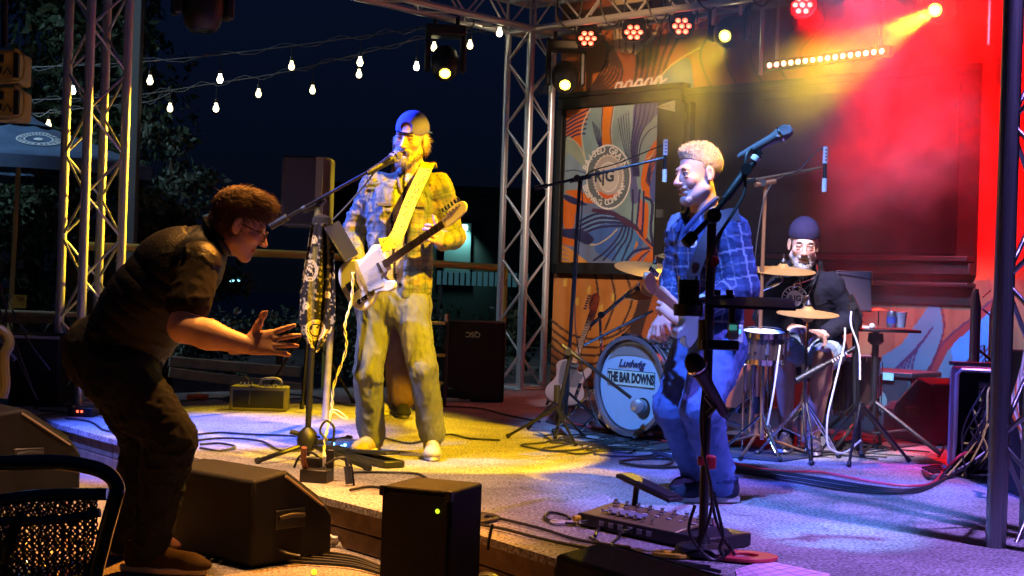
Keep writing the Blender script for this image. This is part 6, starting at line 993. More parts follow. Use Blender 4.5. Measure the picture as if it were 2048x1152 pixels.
# dark road crate with emblem, floor monitor, dark bass drum bag
cr0 = P(1745, 800, 9.9); ct = thing('storage_crate', 'low dark storage crate with an oval emblem against the mural', 'crate', (cr0.x, cr0.y, DECK)); Rw = WR; G().box((cr0.x, cr0.y, DECK+.2), (.78, .4, .4), Rw).build('box', mat('crate_plastic', (.045, .03, .035), .5, bump=.3), ct, bevel=.015); G().box((cr0.x, cr0.y, DECK+.415), (.82, .44, .04), Rw).build('lid', MATS['crate_plastic'], ct, bevel=.01)
of = Vector((cr0.x, cr0.y, DECK+.22))-E2*.204+E1*.17; G().lathe([(.05, 0), (.0001, .003)], 24, of, TR, sq=(1, 1.5)).build('emblem', mat('emblem', (.3, .25, .22), .5), ct); G().box(Vector((cr0.x, cr0.y, DECK+.4))-E2*.224+E1*.23, (.09, .008, .05), WR).build('tape', whc, ct)
def wedge(lb, c, yaw, w=.6, d=.42, h=.4, grille=None, feet=True):
    R = rot(yaw); t = thing('floor_monitor', lb, 'loudspeaker', c, R); pr = [(-d/2, 0), (d/2, 0), (d/2, h*.45), (d/2-.05, h*.62), (-d*.12, h), (-d/2, h*.93)]
    RY = Matrix(((0, 0, 1), (1, 0, 0), (0, 1, 0))); G().prism(pr, w, (-w/2, 0, .01), RY).build('cabinet', cab, t, False, bevel=.014)
    a, b = Vector((0, d/2-.05, h*.62)), Vector((0, -d*.12, h)); dd = (b-a); n = Vector((0, -dd.z, dd.y)).normalized(); n = n if n.z > 0 else -n; G().box((a+b)/2+n*.014, (w-.05, dd.length-.04, .012), frame((1, 0, 0), n)).build('grille', grille or mat('grille_steel', (.03, .03, .032), .5, .5, bump=1, bscale=400), t, False, bevel=.004)
    for q in (-1, 1): G().box((q*(w/2+.001), -.02, h*.5), (.012, .15, .075)).build('handle_recess', rub, t, False, bevel=.004); G().tube([Vector((q*(w/2+.006), -.08, h*.52)), Vector((q*(w/2+.014), -.02, h*.54)), Vector((q*(w/2+.006), .05, h*.52))], .01).build('handle', blk, t, False)
    for q in (-1, 1): G().tube([(q*(w/2+.003), d/2-.06, h*.6+.0), (q*(w/2+.003), -d*.12, h-.01)], .006, 6).build('edge_highlight', mat('highlight_tan', (.25, .2, .14), .4), t, False)  # tan strip draws the highlight along the sloping edge
    return t
wedge('dark stage monitor near the rack case, turned to the drummer', Vector((P(1885, 890, 9.2).x, 9.2, DECK)), 20, .5, .42, .42)
bb = thing('drum_bag', 'dark round bag with a faint sheen near the crate', 'bag', (P(1828, 850, 9.4).x, 9.4, DECK)); G().lathe([(.0001, 0), (.17, 0), (.2, .05), (.2, .2), (.16, .24), (.0001, .25)], 28, (P(1828, 850, 9.4).x, 9.4, DECK)).build('bag', mat('bag_nylon', (.03, .025, .03), .4, bump=.3, bscale=20), bb)
# ---- rack case
o = P(1952, 958, 7.6); o.z = DECK; RR = rot(-14); rk = thing('rack_case', 'upright open rack case with grey edges full of leads', 'rack case', o, RR); em = mat('case_edge', (.42, .4, .48), .35, .8); cm = mat('case_panel', (.03, .03, .035), .5)
w, h, d = .25, .56, .4
for nm, cc_, dd_ in (('side_panel', (-w/2, 0, h/2), (.014, d, h)), ('side_panel', (w/2, 0, h/2), (.014, d, h)), ('top_panel', (0, 0, h), (w, d, .014)), ('bottom_panel', (0, 0, .008), (w, d, .014)), ('back_panel', (0, d/2, h/2), (w, .01, h))): G().box(cc_, dd_).build(nm, cm, rk, False)
fp = [(-w/2, 0, .02), (-w/2, 0, h-.02), (-w/2+.02, 0, h+.005), (w/2-.02, 0, h+.005), (w/2, 0, h-.02), (w/2, 0, .02), (w/2-.02, 0, .005), (-w/2+.02, 0, .005)]; G().tube([Vector((x*1.03, -d/2, z)) for x, _, z in fp], .012, 8, closed=True).build('front_edge', em, rk, False); G().tube([Vector((x*1.03, d/2, z)) for x, _, z in fp], .012, 8, closed=True).build('rear_edge', em, rk, False)
for k in range(9): G().box((.045, -d/2+.05, .06+k*.054), (.12, .02, .048)).build('rack_unit', blk, rk, False, bevel=.003); G().box((.05, -d/2+.038, .06+k*.054), (.012, .005, .028)).build('socket_label', whc if k % 2 == 0 else grey, rk, False); G().box((.095, -d/2+.038, .06+k*.054), (.008, .005, .02)).build('socket_label', whc, rk, False)
for k in range(7): G().box((-.09+k*.012, -d/2-.012, h+.002), (.007, .004, .008)).build('edge_mark', blk, rk, False)
for k in range(16):
    x0, z0_2 = random.uniform(-.02, .09), random.uniform(.1, .5); e = Vector((random.uniform(-.2, -.05), -d/2-random.uniform(.02, .12), .012)); m_ = rub if k % 5 else (mat('yellow_cable', (.6, .55, .1), .5) if k else whc)
    pts = cr_pts([Vector((x0, -d/2+.03, z0_2)), Vector((x0-.03, -d/2-.05, z0_2-.02)), Vector((random.uniform(-.1, .05), -d/2-.06, z0_2*.5)), e], 6); tag(link('patch_cable', G().tube(pts, .005, 6).build('patch_cable', m_, rk, False).data, None), None) if False else G().tube(pts, .005, 6).build('patch_cable', m_, rk, False)
for k in range(4): a_ = Vector((-.02+.02*k, -d/2+.02, .18+.08*k)); G().box(a_+Vector((-.05, -.04, 0)), (.03, .006, .008), rot(0, 0, 30*k)).build('cable_tie', mat('tie_yellow', (.7, .7, .1), .5), rk, False)
G().box((0.0, 0, h+.03), (.3, .12, .02), rot(10)).build('flat_box_on_top', blk, rk, False)
# cables and gear beyond the right pole
rt = thing('lighting_rack', 'dark gear with pale and orange leads beyond the right pole', 'equipment', P(2060, 800, 6.6)); q = P(2062, 720, 6.7); G().box((q.x+.16, q.y, DECK+.35), (.4, .4, .7)).build('case', cab, rt, bevel=.01)
for k in range(6): G().tube(cr_pts([P(2052, 690+14*k, 6.45), P(2040-4*k, 760+10*k, 6.4), P(2034+2*k, 830+8*k, 6.4), P(2050, 900+5*k, 6.4)], 6), .007, 6).build('lead', [mat('lead_green', (.3, .4, .3), .5), whc, mat('orange_cable', (.6, .15, .03), .5)][k % 3], rt)
# ---- floor gear on the deck
def slab(lb, name, cat, corners, z, hgt, m, bevel=.01): 
    p = [GR(*c, z) for c in corners]; t = thing(name, lb, cat, p[0]); G().prism([(q.x, q.y) for q in p], hgt, (0, 0, z)).build('case', m, t, bevel=bevel); return t, p
a, b = GR(1153, 1052), GR(1408, 1108); x = (b-a).normalized(); x.z = 0; y = Vector((-x.y, x.x, 0)); o = a; RP = Matrix((x, y, UP)).transposed(); L_ = (b-a).length
pb = thing('effects_pedalboard', 'long floor effects unit with a tilted treadle at its left end', 'effects unit', o, RP); B = lambda c, d, n, m, bv=.004, R=None: G().box(c, d, R).build(n, m, pb, False, bevel=bv)
B((L_/2, .13, .028), (L_, .26, .05), 'base', blk, .008); face = Matrix.Rotation(rad(9), 3, 'X'); B((L_*.4, .1, .062), (L_*.76, .19, .014), 'top_panel', mat('panel_bronze', (.35, .27, .12), .4, .5), .004, face); B((L_*.3, .07, .073), (L_*.3, .05, .004), 'display', mat('lcd3', (.3, .35, .45), .2, coat=.5), .001, face)
for k in range(9): G().lathe([(.014, 0), (.014, .012), (.009, .014), (.009, .026), (.0001, .028)], 14, (L_*.1+k*L_*.095, .15, .076), face).build('foot_switch', chrome, pb, False); B((L_*.1+k*L_*.095, .115, .075), (.022, .008, .003), 'switch_label', whc, .0005, face)
for k in range(7): G().lathe([(.008, 0), (.007, .012), (.0001, .013)], 10, (L_*.15+k*.045, .04, .067), face).build('knob', chrome, pb, False)
tr = Matrix.Rotation(rad(0), 3, 'Z')@Matrix.Rotation(rad(12), 3, 'Y'); B((L_*.24, .235, .155), (.3, .085, .018), 'treadle', blk, .006, tr); B((L_*.24, .235, .167), (.27, .07, .006), 'treadle_rubber', rub, .003, tr); G().cyl((L_*.12, .235, .05), (L_*.14, .235, .16), .012).build('treadle_hinge', blks, pb, False); G().cyl((.02, -.005, .035), (.02, -.035, .035), .011).build('yellow_plug', yelm, pb, False); G().cyl((.07, -.005, .03), (.07, -.05, .03), .007).build('plug', chrome, pb, False); G().cyl((.3, -.005, .03), (.3, -.05, .03), .007).build('plug', chrome, pb, False)
for k in range(6): B((.14+k*.05, -.0015, .03), (.026, .004, .02), 'rear_socket', grey, .001)
# paper set list
pp = [GR(*c, DECK+.004) for c in ((1470, 1140), (1530, 1121), (1660, 1148), (1640, 1180), (1480, 1175))]; sl = thing('set_list', 'pink lit sheet of paper with a ruled grid at the bottom edge', 'paper', pp[0]); pm = mat('paper_lit_pink', (.85, .5, .75), .7)  # white paper tinted, the pink light is put into its colour
G().prism([(p.x, p.y) for p in pp][::-1], .0012, (0, 0, DECK+.004)).build('sheet', pm, sl); g = G(); 
for k in range(5): a_, b_ = pp[0].lerp(pp[1], k/5+.1), pp[4].lerp(pp[2], k/5+.1); g.box((a_+b_)/2+UP*.0016, ((b_-a_).length, .002, .0005), frame(b_-a_, UP)); a_, b_ = pp[0].lerp(pp[4], k/5+.1), pp[1].lerp(pp[2], k/5+.1); g.box((a_+b_)/2+UP*.0022, ((b_-a_).length, .002, .0005), frame(b_-a_, UP))
tag(g.build('ruled_lines', mat('line_grey', (.35, .3, .35), .7), sl), kind='stuff')
# singer's pedal and tuner
a, b = GR(640, 905), GR(772, 938); x = (b-a).normalized(); x.z = 0; y = Vector((-x.y, x.x, 0)); RP = Matrix((x, y, UP)).transposed(); pd = thing('volume_pedal', 'black rocker pedal under the singer\'s stand', 'effects pedal', a, RP); L_ = (b-a).length
G().box((L_/2, .05, .02), (L_, .12, .035)).build('base', blk, pd, False, bevel=.008); G().box((L_*.6, .05, .05), (L_*.75, .09, .014), Matrix.Rotation(rad(-5), 3, 'Y')).build('treadle', blks, pd, False, bevel=.005); G().box((L_*.62, .05, .059), (L_*.5, .06, .005), Matrix.Rotation(rad(-5), 3, 'Y')).build('treadle_pad', rub, pd, False)
o = GR(640, 896); tu = thing('effects_pedal', 'small pedal with glowing blue lights under the singer\'s shoe', 'effects pedal', o); G().box(o+Vector((.13, .06, .022)), (.3, .1, .044), rot(-8)).build('case', mat('pedal_blue', (.15, .2, .4), .4), tu, bevel=.006); bl2 = mat('led_blue', (.2, .5, 1), .3, emit=(.15, .45, 1), es=7)
for px, py in ((667, 888), (683, 893), (690, 890), (720, 902)): G().ball(P(px, py, o.y-.02), .009, 8).build('led', bl2, tu)
# power strip and adapters
o = GR(630, 966); pw = thing('power_strip', 'black power block with plugs and white adapter by the stage edge', 'power strip', o); G().box(o+Vector((.0, .05, .03)), (.13, .11, .06), rot(-12)).build('block', blk, pw, bevel=.006); G().box(o+Vector((-.02, .1, .08)), (.07, .05, .05), rot(-12)).build('plug', blk, pw, bevel=.005); G().box(o+Vector((.055, .09, .1)), (.035, .04, .09)).build('adapter', blk, pw, bevel=.005); G().box(o+Vector((.03, .09, .09)), (.02, .03, .05)).build('adapter', whc, pw, bevel=.004); G().tube([o+Vector((-.05, .06, .04)), o+Vector((-.06, .02, .1)), o+Vector((-.055, .0, .16))], .014).build('plug', mat('plug_brown', (.15, .05, .03), .5), pw)
o = GR(698, 972); tw = thing('cable_connector', 'dark blue connector standing on the cables', 'connector', o); G().cyl(o+UP*.01, o+Vector((-.01, 0, .09)), .017).cyl(o+Vector((-.01, 0, .09)), o+Vector((-.02, 0, .13)), .009).build('plug', mat('plug_blue', (.03, .04, .09), .4), tw)
o = GR(150, 835); bx = thing('stage_box', 'small black box with two red lights on the deck corner', 'power strip', o); G().box(o+Vector((.02, .1, .03)), (.17, .1, .06), rot(-10)).build('case', blk, bx, bevel=.006)
for q in (0, .028): G().box(o+Vector((-.0+q, .045, .035)), (.012, .006, .014)).build('red_light', mat('led_red', (1, .1, .05), .3, emit=(1, .08, .03), es=5), bx)
o = GR(395, 800); rp = thing('effects_pedal', 'orange red stomp box near the small amplifier', 'effects pedal', o); G().box(o+UP*.022, (.14, .1, .042), rot(-6)).build('case', mat('pedal_orange', (.7, .12, .03), .4), rp, bevel=.006); G().lathe([(.01, 0), (.01, .016), (.0001, .017)], 10, o+UP*.043).build('foot_switch', chrome, rp)
# small amplifier
o = P(520, 797, 9.9); o.z = DECK; am = thing('small_amplifier', 'small yellow lit amplifier box with a carrying handle', 'amplifier', o, rot(4)); am_m = mat('amp_covering', (.11, .1, .05), .6, bump=.6, bscale=150); G().box((0, 0, .085), (.4, .22, .17)).build('case', am_m, am, False, bevel=.012); G().box((0, -.112, .085), (.35, .004, .12)).build('front_panel', cab, am, False)
for q in range(4): G().cyl((-.13+q*.025, -.05, .17), (-.13+q*.025, -.05, .2), .006).build('socket', chrome, am, False); G().cyl((.04+q*.025, -.05, .17), (.04+q*.025, -.05, .186), .009).build('knob', whc, am, False)
G().tube(cr_pts([(.0, 0, .17), (.01, 0, .215), (.1, 0, .225), (.14, 0, .21), (.15, 0, .17)], 5), .01).build('handle', whc, am, False); G().tube([(-.13, -.06, .2), (-.1, -.09, .24), (-.05, -.12, .2), (-.06, -.16, .05)], .004).build('lead', rub, am, False)
# large loudspeaker behind, upside down maker's letters; PA speaker on pole; step ladder
o = P(945, 780, 11.2); o.z = DECK; sp_ = thing('loudspeaker_cabinet', 'large dark loudspeaker standing in the gloom behind the singer', 'loudspeaker', o); G().box((o.x, o.y+.25, DECK+.32), (.5, .5, .64)).build('cabinet', cab, sp_, bevel=.015); G().box((o.x, o.y-.003, DECK+.32), (.46, .012, .6)).build('grille', mat('grille_dark', (.012, .012, .012), .6, .3, bump=1, bscale=300), sp_)
TF = Matrix(((1, 0, 0), (0, 0, -1), (0, 1, 0))); text('QSC', .06, mat('logo_silver', (.6, .6, .6), .3, .8), sp_, P(946, 669, 11.17), TF@rot(180), 'maker_letters', bold=.001)
o = P(612, 385, 10.4); ps = thing('pole_speaker', 'dark loudspeaker raised on a pole behind the boom stand', 'loudspeaker', (o.x, o.y, 0)); G().prism([(-.16, -.16), (.12, -.16), (.19, -.05), (.19, .16), (-.16, .16)], .52, (o.x, o.y, o.z-.26)).build('cabinet', mat('speaker_grey', (.05, .05, .055), .55, bump=.3), ps, bevel=.02); G().box((o.x+.118, o.y-.168, o.z), (.05, .012, .5)).build('trim_strip', mat('strip_tan', (.35, .3, .15), .6), ps); G().cyl((o.x+.05, o.y, 0), (o.x+.05, o.y, o.z-.25), .018).build('pole', blk, ps)
tripod(ps, Vector((o.x+.05, o.y, DECK)), .4, .6, 3, .6)
sl_p = thing('step_ladder', 'black step ladder with yellowish treads behind the singer', 'step ladder', P(872, 790, 10.6)); 
for px in (838, 889): a_, b_ = P(px, 800, 10.6), P(px+6, 628, 10.8); a_.z = DECK; G().tube([a_, b_], .014).build('rail', blk, sl_p)
for py in (646, 710, 765): G().box(P(866, py, 10.7), (.19, .09, .022)).build('tread', mat('tread_tan', (.55, .42, .15), .6), sl_p, bevel=.004)
G().box(P(892, 636, 10.72), (.02, .03, .06)).build('clip', whc, sl_p)
# ---- front row: wedges, box speaker, chair
wedge('dark stage monitor lying by the bending man, face to the terrace', (P(500, 1095, 5.72).x, 5.72, 0), -40, .52, .42, .36); wedge('dark stage monitor with side handle at the far left', (P(20, 900, 7.1).x, 7.1, 0), -50, .6, .5, .44)
wedge('stage monitor with yellow lit mesh edge at the bottom centre', (.5, 3.93, 0), -58, .62, .44, .365, mat('grille_mesh', (.2, .17, .08), .45, .6, bump=1, bscale=260))
o = P(858, 1100, 4.5); bx = thing('box_loudspeaker', 'upright black box loudspeaker standing against the stage front', 'loudspeaker', (o.x, 4.62, 0), rot(-22)); G().box((0, 0, .235), (.25, .25, .46)).build('cabinet', cab, bx, False, bevel=.008); G().box((0, -.127, .235), (.225, .008, .42)).build('grille', mat('grille_dark', (.012, .012, .012), .6), bx, False); G().lathe([(.008, 0), (.0001, .006)], 10, (.08, -.1325, .40), Matrix(((1, 0, 0), (0, 0, -1), (0, 1, 0)))).build('indicator', mat('led_yg', (.6, .9, .1), .3, emit=(.55, .8, .02), es=1.6), bx, False)
for q in (-1, 1):
    for z_ in (.02, .45):
        G().box((q*.118, -.128, z_), (.022, .02, .034)).build('corner_guard', blks, bx, False, bevel=.004)
def yl(px, py, lb): o = GR(px, py, .0); t = thing('marker_ball', lb, 'marker', o); G().ball(o+UP*.012, .011, 10).build('ball', mat('led_yg', (.6, .9, .1), .3), t)
yl(595, 1114, 'small yellow green glowing dot on the ground by the monitor'); yl(628, 1150, 'yellow dot at the bottom edge of the terrace')
o = GR(1004, 1148, 0); t = thing('cable_drum', 'dark round object behind the box loudspeaker on the ground', 'cable reel', GR(975, 1150, 0)); q = P(975, 1120, 4.75); G().lathe([(.07, -.03), (.075, 0), (.07, .03)], 20, (q.x, q.y, .08), rot(0, 90)).build('reel', blk, t)
cr_o = GR(665, 1092, 0); sc = thing('plastic_bag', 'crumpled white plastic by the stage front', 'bag', cr_o); f = F((-.1, -.08, -.01), (.12, .08, .1), .006)
for k in range(9): f.ell((random.uniform(-.06, .08), random.uniform(-.04, .04), random.uniform(.0, .04)), (random.uniform(.015, .04), .02, random.uniform(.01, .03)), k=.02)
V, Q = f.mesh(); V = folds(V, Q, .02, (30, 30, 30), 2); npmesh('sheet', V+np.array(cr_o), Q, whc, None, sc)
# chair at bottom left
chm = mat('chair_gloss', (.012, .012, .014), .12, coat=1); Yc = 2.45; ch = thing('patio_chair', 'black metal patio chair with an openwork back at the lower left', 'chair', (P(60, 1152, Yc).x, Yc, 0))
tr_ = cr_pts([P(-220, 960, Yc+.12), P(-120, 925, Yc+.04), P(0, 926, Yc), P(110, 924, Yc), P(180, 934, Yc), P(218, 950, Yc), P(234, 975, Yc), P(228, 1005, Yc+.0), P(205, 1090, Yc+.03), P(185, 1200, Yc+.06), P(170, 1500, Yc+.15)], 6); G().tube(tr_, .0135, 12).build('back_frame', chm, ch); lo_ = cr_pts([P(-220, 1020, Yc+.14), P(-60, 1008, Yc+.03), P(60, 992, Yc+.02), P(140, 988, Yc+.02), P(215, 988, Yc+.02)], 6); G().tube(lo_, .011, 10).build('lower_rail', chm, ch)
G().tube(cr_pts([P(-200, 1040, Yc+.1), P(-20, 1042, Yc+.03), P(110, 1040, Yc+.02), P(200, 1025, Yc+.02)], 6), .008, 8).build('cross_band', chm, ch); G().tube(cr_pts([P(45, 1030, Yc+.02), P(20, 1080, Yc+.03), P(10, 1200, Yc+.05)], 5), .012, 8).build('upright', chm, ch)
r_ = np.random.default_rng(5); cells = []; g = G()
pts_ = np.array([(x_+r_.uniform(-.3, .3)+(j % 2)*.5, j*.8+r_.uniform(-.22, .22)) for j in range(38) for x_ in range(42)]); wv = 7.6
def mp(p): x_ = -120+p[0]*wv; y_ = 993+p[1]*wv*1.02; return P(x_, y_, Yc+.025+.03*((x_-60)/180)**2)
idx = {}; n_x = 42
for j in range(37):
    for i in range(42):
        a_ = pts_[j*n_x+i]
        nb = []
        if (i+j) % 2 == 0 and i+1 < n_x: nb.append(pts_[j*n_x+i+1])
        if j % 2: nb += [pts_[(j+1)*n_x+i]]+([pts_[(j+1)*n_x+i+1]] if i+1 < n_x else [])
        else: nb += [pts_[(j+1)*n_x+i]]+([pts_[(j+1)*n_x+i-1]] if i else [])
        for b_ in nb:
            if max(a_[0], b_[0])*wv-120 > 205-(a_[1]*wv)*.16: continue
            g.tube([mp(a_), mp(b_)], .0021, 4, False)
tag(g.build('openwork_back', chm, ch), kind='stuff'); G().tube([P(170, 1500, Yc+.15), (P(170, 1500, Yc+.15).x, Yc+.25, 0)], .0125).build('leg', chm, ch); G().prism([(-.62, 0), (.0, 0), (.02, -.42), (-.6, -.42)], .02, (P(170, 1400, Yc).x, Yc+.0+.5, .44)).build('seat', chm, ch, bevel=.006)
# ---- left background: umbrella, table, sign, dark speaker, yellow lit line array
um = thing('patio_umbrella', 'navy patio umbrella with a white round logo behind the left truss', 'umbrella', (P(25, 600, 13).x, 13, 0)); ap = P(42, 240, 13); navy = mat('canvas_navy', (.05, .1, .2), .85, bump=.2, bscale=30, var=.2); R_c = 1.25; zE = P(235, 336, 13).z; g = G(); n8 = 8; vs = []
for ring_ in range(7):
    f = ring_/6
    for k in range(48): a_ = k*2*math.pi/48; sag = .035*math.sin(math.pi*f)*abs(math.sin(a_*4))*-1; rr = R_c*f*(1-.05*abs(math.sin(a_*4))*f); vs.append((ap.x+math.cos(a_)*rr, ap.y+math.sin(a_)*rr, ap.z-(ap.z-zE)*f**1.15+sag))
g.add(vs, [(r*48+k, r*48+(k+1) % 48, (r+1)*48+(k+1) % 48, (r+1)*48+k) for r in range(6) for k in range(48)]); cn = g.build('canopy', navy, um); s_ = cn.modifiers.new('t', 'SOLIDIFY'); s_.thickness = .006
va = [(ap.x+math.cos(k*math.pi/24)*R_c*.99*(1-.05*abs(math.sin(k*math.pi/6))), ap.y+math.sin(k*math.pi/24)*R_c*.99, z) for z in (zE, zE-.11) for k in range(48)]
G().add(va, [(k, (k+1) % 48, 48+(k+1) % 48, 48+k) for k in range(48)]).build('valance', navy, um); G().lathe([(.3, -.06), (.16, 0), (.05, .08), (.0001, .1)], 8, ap+UP*.0).build('top_vent', navy, um)
pl_ = Vector((P(25, 420, 13).x, 13, 0)); G().tube([pl_, Vector((ap.x, 13, ap.z))], .024, 12).build('pole', mat('pole_wood', (.5, .38, .15), .5), um)
for k in range(8): a_ = k*math.pi/4; e = Vector((ap.x+math.cos(a_)*R_c*.97, ap.y+math.sin(a_)*R_c*.97, zE)); G().tube([Vector((ap.x, ap.y, ap.z-.04)), e+UP*.0], .008, 6).build('rib', blk, um)
nn_ = Vector((.42, -.78, .48)).normalized(); lo2 = P(102, 296, 12.1); LR = frame(Vector((.85, .42, -.28)), nn_); cnv = mat('logo_white', (.55, .6, .65), .7)
fx_, fz_ = ap.x, ap.y
def onc(u, v):                         # print that follows the canopy
    a_ = math.atan2(-1, .62)+u; rr = .72+v; f = rr/R_c; return Vector((ap.x+math.cos(a_)*rr*.97, ap.y+math.sin(a_)*rr*.97, ap.z-(ap.z-zE)*f**1.15-.035*math.sin(math.pi*f)*abs(math.sin(a_*4))+.02))
g = G()
for r1, r2 in ((.2, .215), (.13, .145), (.0, .045)): vs = [onc(math.cos(t)*r*1.25, math.sin(t)*r) for r in (r1, r2) for t in np.linspace(0, 6.283, 32, endpoint=False)]; g.add(vs, [(i, (i+1) % 32, 32+(i+1) % 32, 32+i) for i in range(32)])
for k in range(26):
    t = k*6.283/26; q = [onc(math.cos(t+dt)*r*1.25, math.sin(t+dt)*r) for r, dt in ((.155, 0), (.192, 0), (.192, .1+.03*(k % 3)), (.155, .1))]; g.add(q, [(0, 1, 2, 3)])
tag(g.build('printed_logo', cnv, um), kind='stuff')
tbm = mat('table_wood', (.3, .24, .15), .6, var=.3); o = P(55, 628, 10.6); tl = thing('patio_table', 'wooden table edge lit yellow beside the left truss column', 'table', (o.x, o.y, 0)); G().box((o.x-.1, o.y+.15, o.z), (.75, .6, .03)).build('table_top', tbm, tl, bevel=.004); G().box((o.x-.1, o.y-.12, o.z-.04), (.7, .02, .05)).build('apron', tbm, tl)
for q in (-.4, .2): G().box((o.x+q, o.y, o.z/2), (.04, .04, o.z)).build('leg', blk, tl)
G().tube([(o.x-.05, o.y-.1, o.z-.05), (o.x+.12, o.y-.1, o.z-.2), (o.x+.2, o.y-.1, o.z-.05)], .008).build('brace', chrome, tl)
sg_ = thing('table_sign', 'small yellow card with red letters standing on the table', 'sign', P(39, 616, 10.45)); sgm = mat('card_yellow', (.8, .62, .08), .6, emit=None); so = P(39, 603, 10.45); G().box(so, (.1, .006, .1), rot(0, -4)).build('card', sgm, sg_); text('TAB', .04, mat('print_red', (.5, .05, .02), .6), sg_, so+Vector((.006, -.006, .022)), TF, 'printed_word', sx=.75, bold=.001); g = G(); [g.box(so+Vector((.02+.007*(k % 3), -.0045, -.018-.007*(k//3))), (.005, .001, .004)) for k in range(9)]; tag(g.build('printed_lines', blk, sg_), kind='stuff')
G().tube(cr_pts([so+Vector((-.06, .0, -.03)), so+Vector((-.075, 0, .01)), so+Vector((-.055, 0, .035))], 5), .004).build('wire_clip', chrome, sg_)
o = P(66, 770, 9.6); db = thing('bass_bin', 'dark square loudspeaker box left of the truss column', 'loudspeaker', (o.x, o.y, 0)); G().box((o.x, o.y+.25, P(60, 668, 9.6).z/2), (.34, .5, P(60, 668, 9.6).z)).build('cabinet', cab, db, bevel=.012); G().box((o.x, o.y-.006, P(60, 668, 9.6).z-.02), (.34, .02, .02)).build('edge_strip', mat('edge_pale', (.3, .3, .28), .5), db)
o = P(0, 720, 8.0); yb = thing('yellow_lit_stand', 'yellow lit curved bracket at the left edge above the monitor', 'bracket', o); G().tube(cr_pts([P(-10, 655, 8), P(12, 668, 8), P(18, 690, 8), P(8, 715, 8), P(10, 770, 8), P(4, 795, 8)], 6), .03, 10).build('arm', mat('bracket_lit_yellow', (.2, .14, .01), .5), yb); G().cyl(P(-20, 660, 8.1), P(30, 720, 8.1), .014).build('rod', blk, yb)  # yellow of the light is put into the bracket's colour
for (a, b) in (((0, 570), (62, 770)), ((0, 620), (75, 800)), ((25, 620), (100, 740))): tag(G().tube(cr_pts([P(*a, 8.6), P((a[0]+b[0])/2-4, (a[1]+b[1])/2+4, 8.6), P(*b, 8.6)], 5), .006).build('slack_cable', rub), 'slack black cable sloping at the left edge, ending at '+{62: 'the deck corner', 75: 'the monitor', 100: 'the speaker box'}[b[0]], 'cable')
ym = mat('array_lit_yellow', (.55, .42, .08), .45, .1, var=.2)  # stage light's yellow put into the colour of dark grey cabinets
for y_, lb in ((135, 'upper yellow lit line array loudspeaker at the left edge'), (208, 'lower yellow lit line array loudspeaker above the umbrella')):
    o = P(8, y_, 8.8); la = thing('line_array_speaker', lb, 'loudspeaker', o, group='line array loudspeakers at the left edge'); G().box(o+Vector((-.1, .05, 0)), (.42, .3, .2)).build('cabinet', ym, la, bevel=.02); G().tube(cr_pts([o+Vector((.11, -.12, .1)), o+Vector((.16, -.12, .06)), o+Vector((.17, -.12, -.03)), o+Vector((.13, -.12, -.1)), o+Vector((-.1, -.12, -.115)), o+Vector((-.3, -.12, -.12))], 5), .009).build('handle_loop', ym, la)
    for dx in (-.1, .0): G().box(o+Vector((dx-.0, -.105, .04)), (.07, .02, .05)).build('recess', blk, la, bevel=.004); G().box(o+Vector((dx-.02, -.105, -.03)), (.09, .02, .04)).build('recess', blk, la, bevel=.004)
    G().box(o+Vector((.115, -.1, 0)), (.03, .03, .15)).build('side_rail', blk, la); G().tube([o+Vector((.04, -.12, -.06)), o+Vector((.07, -.13, -.02)), o+Vector((.09, -.12, -.06))], .006).build('lead', rub, la)
tag(G().cyl(P(8, 95, 8.85), P(10, -60, 8.85), .02).build('hanging_bar', blk), 'bar holding the line array loudspeakers', 'bar')
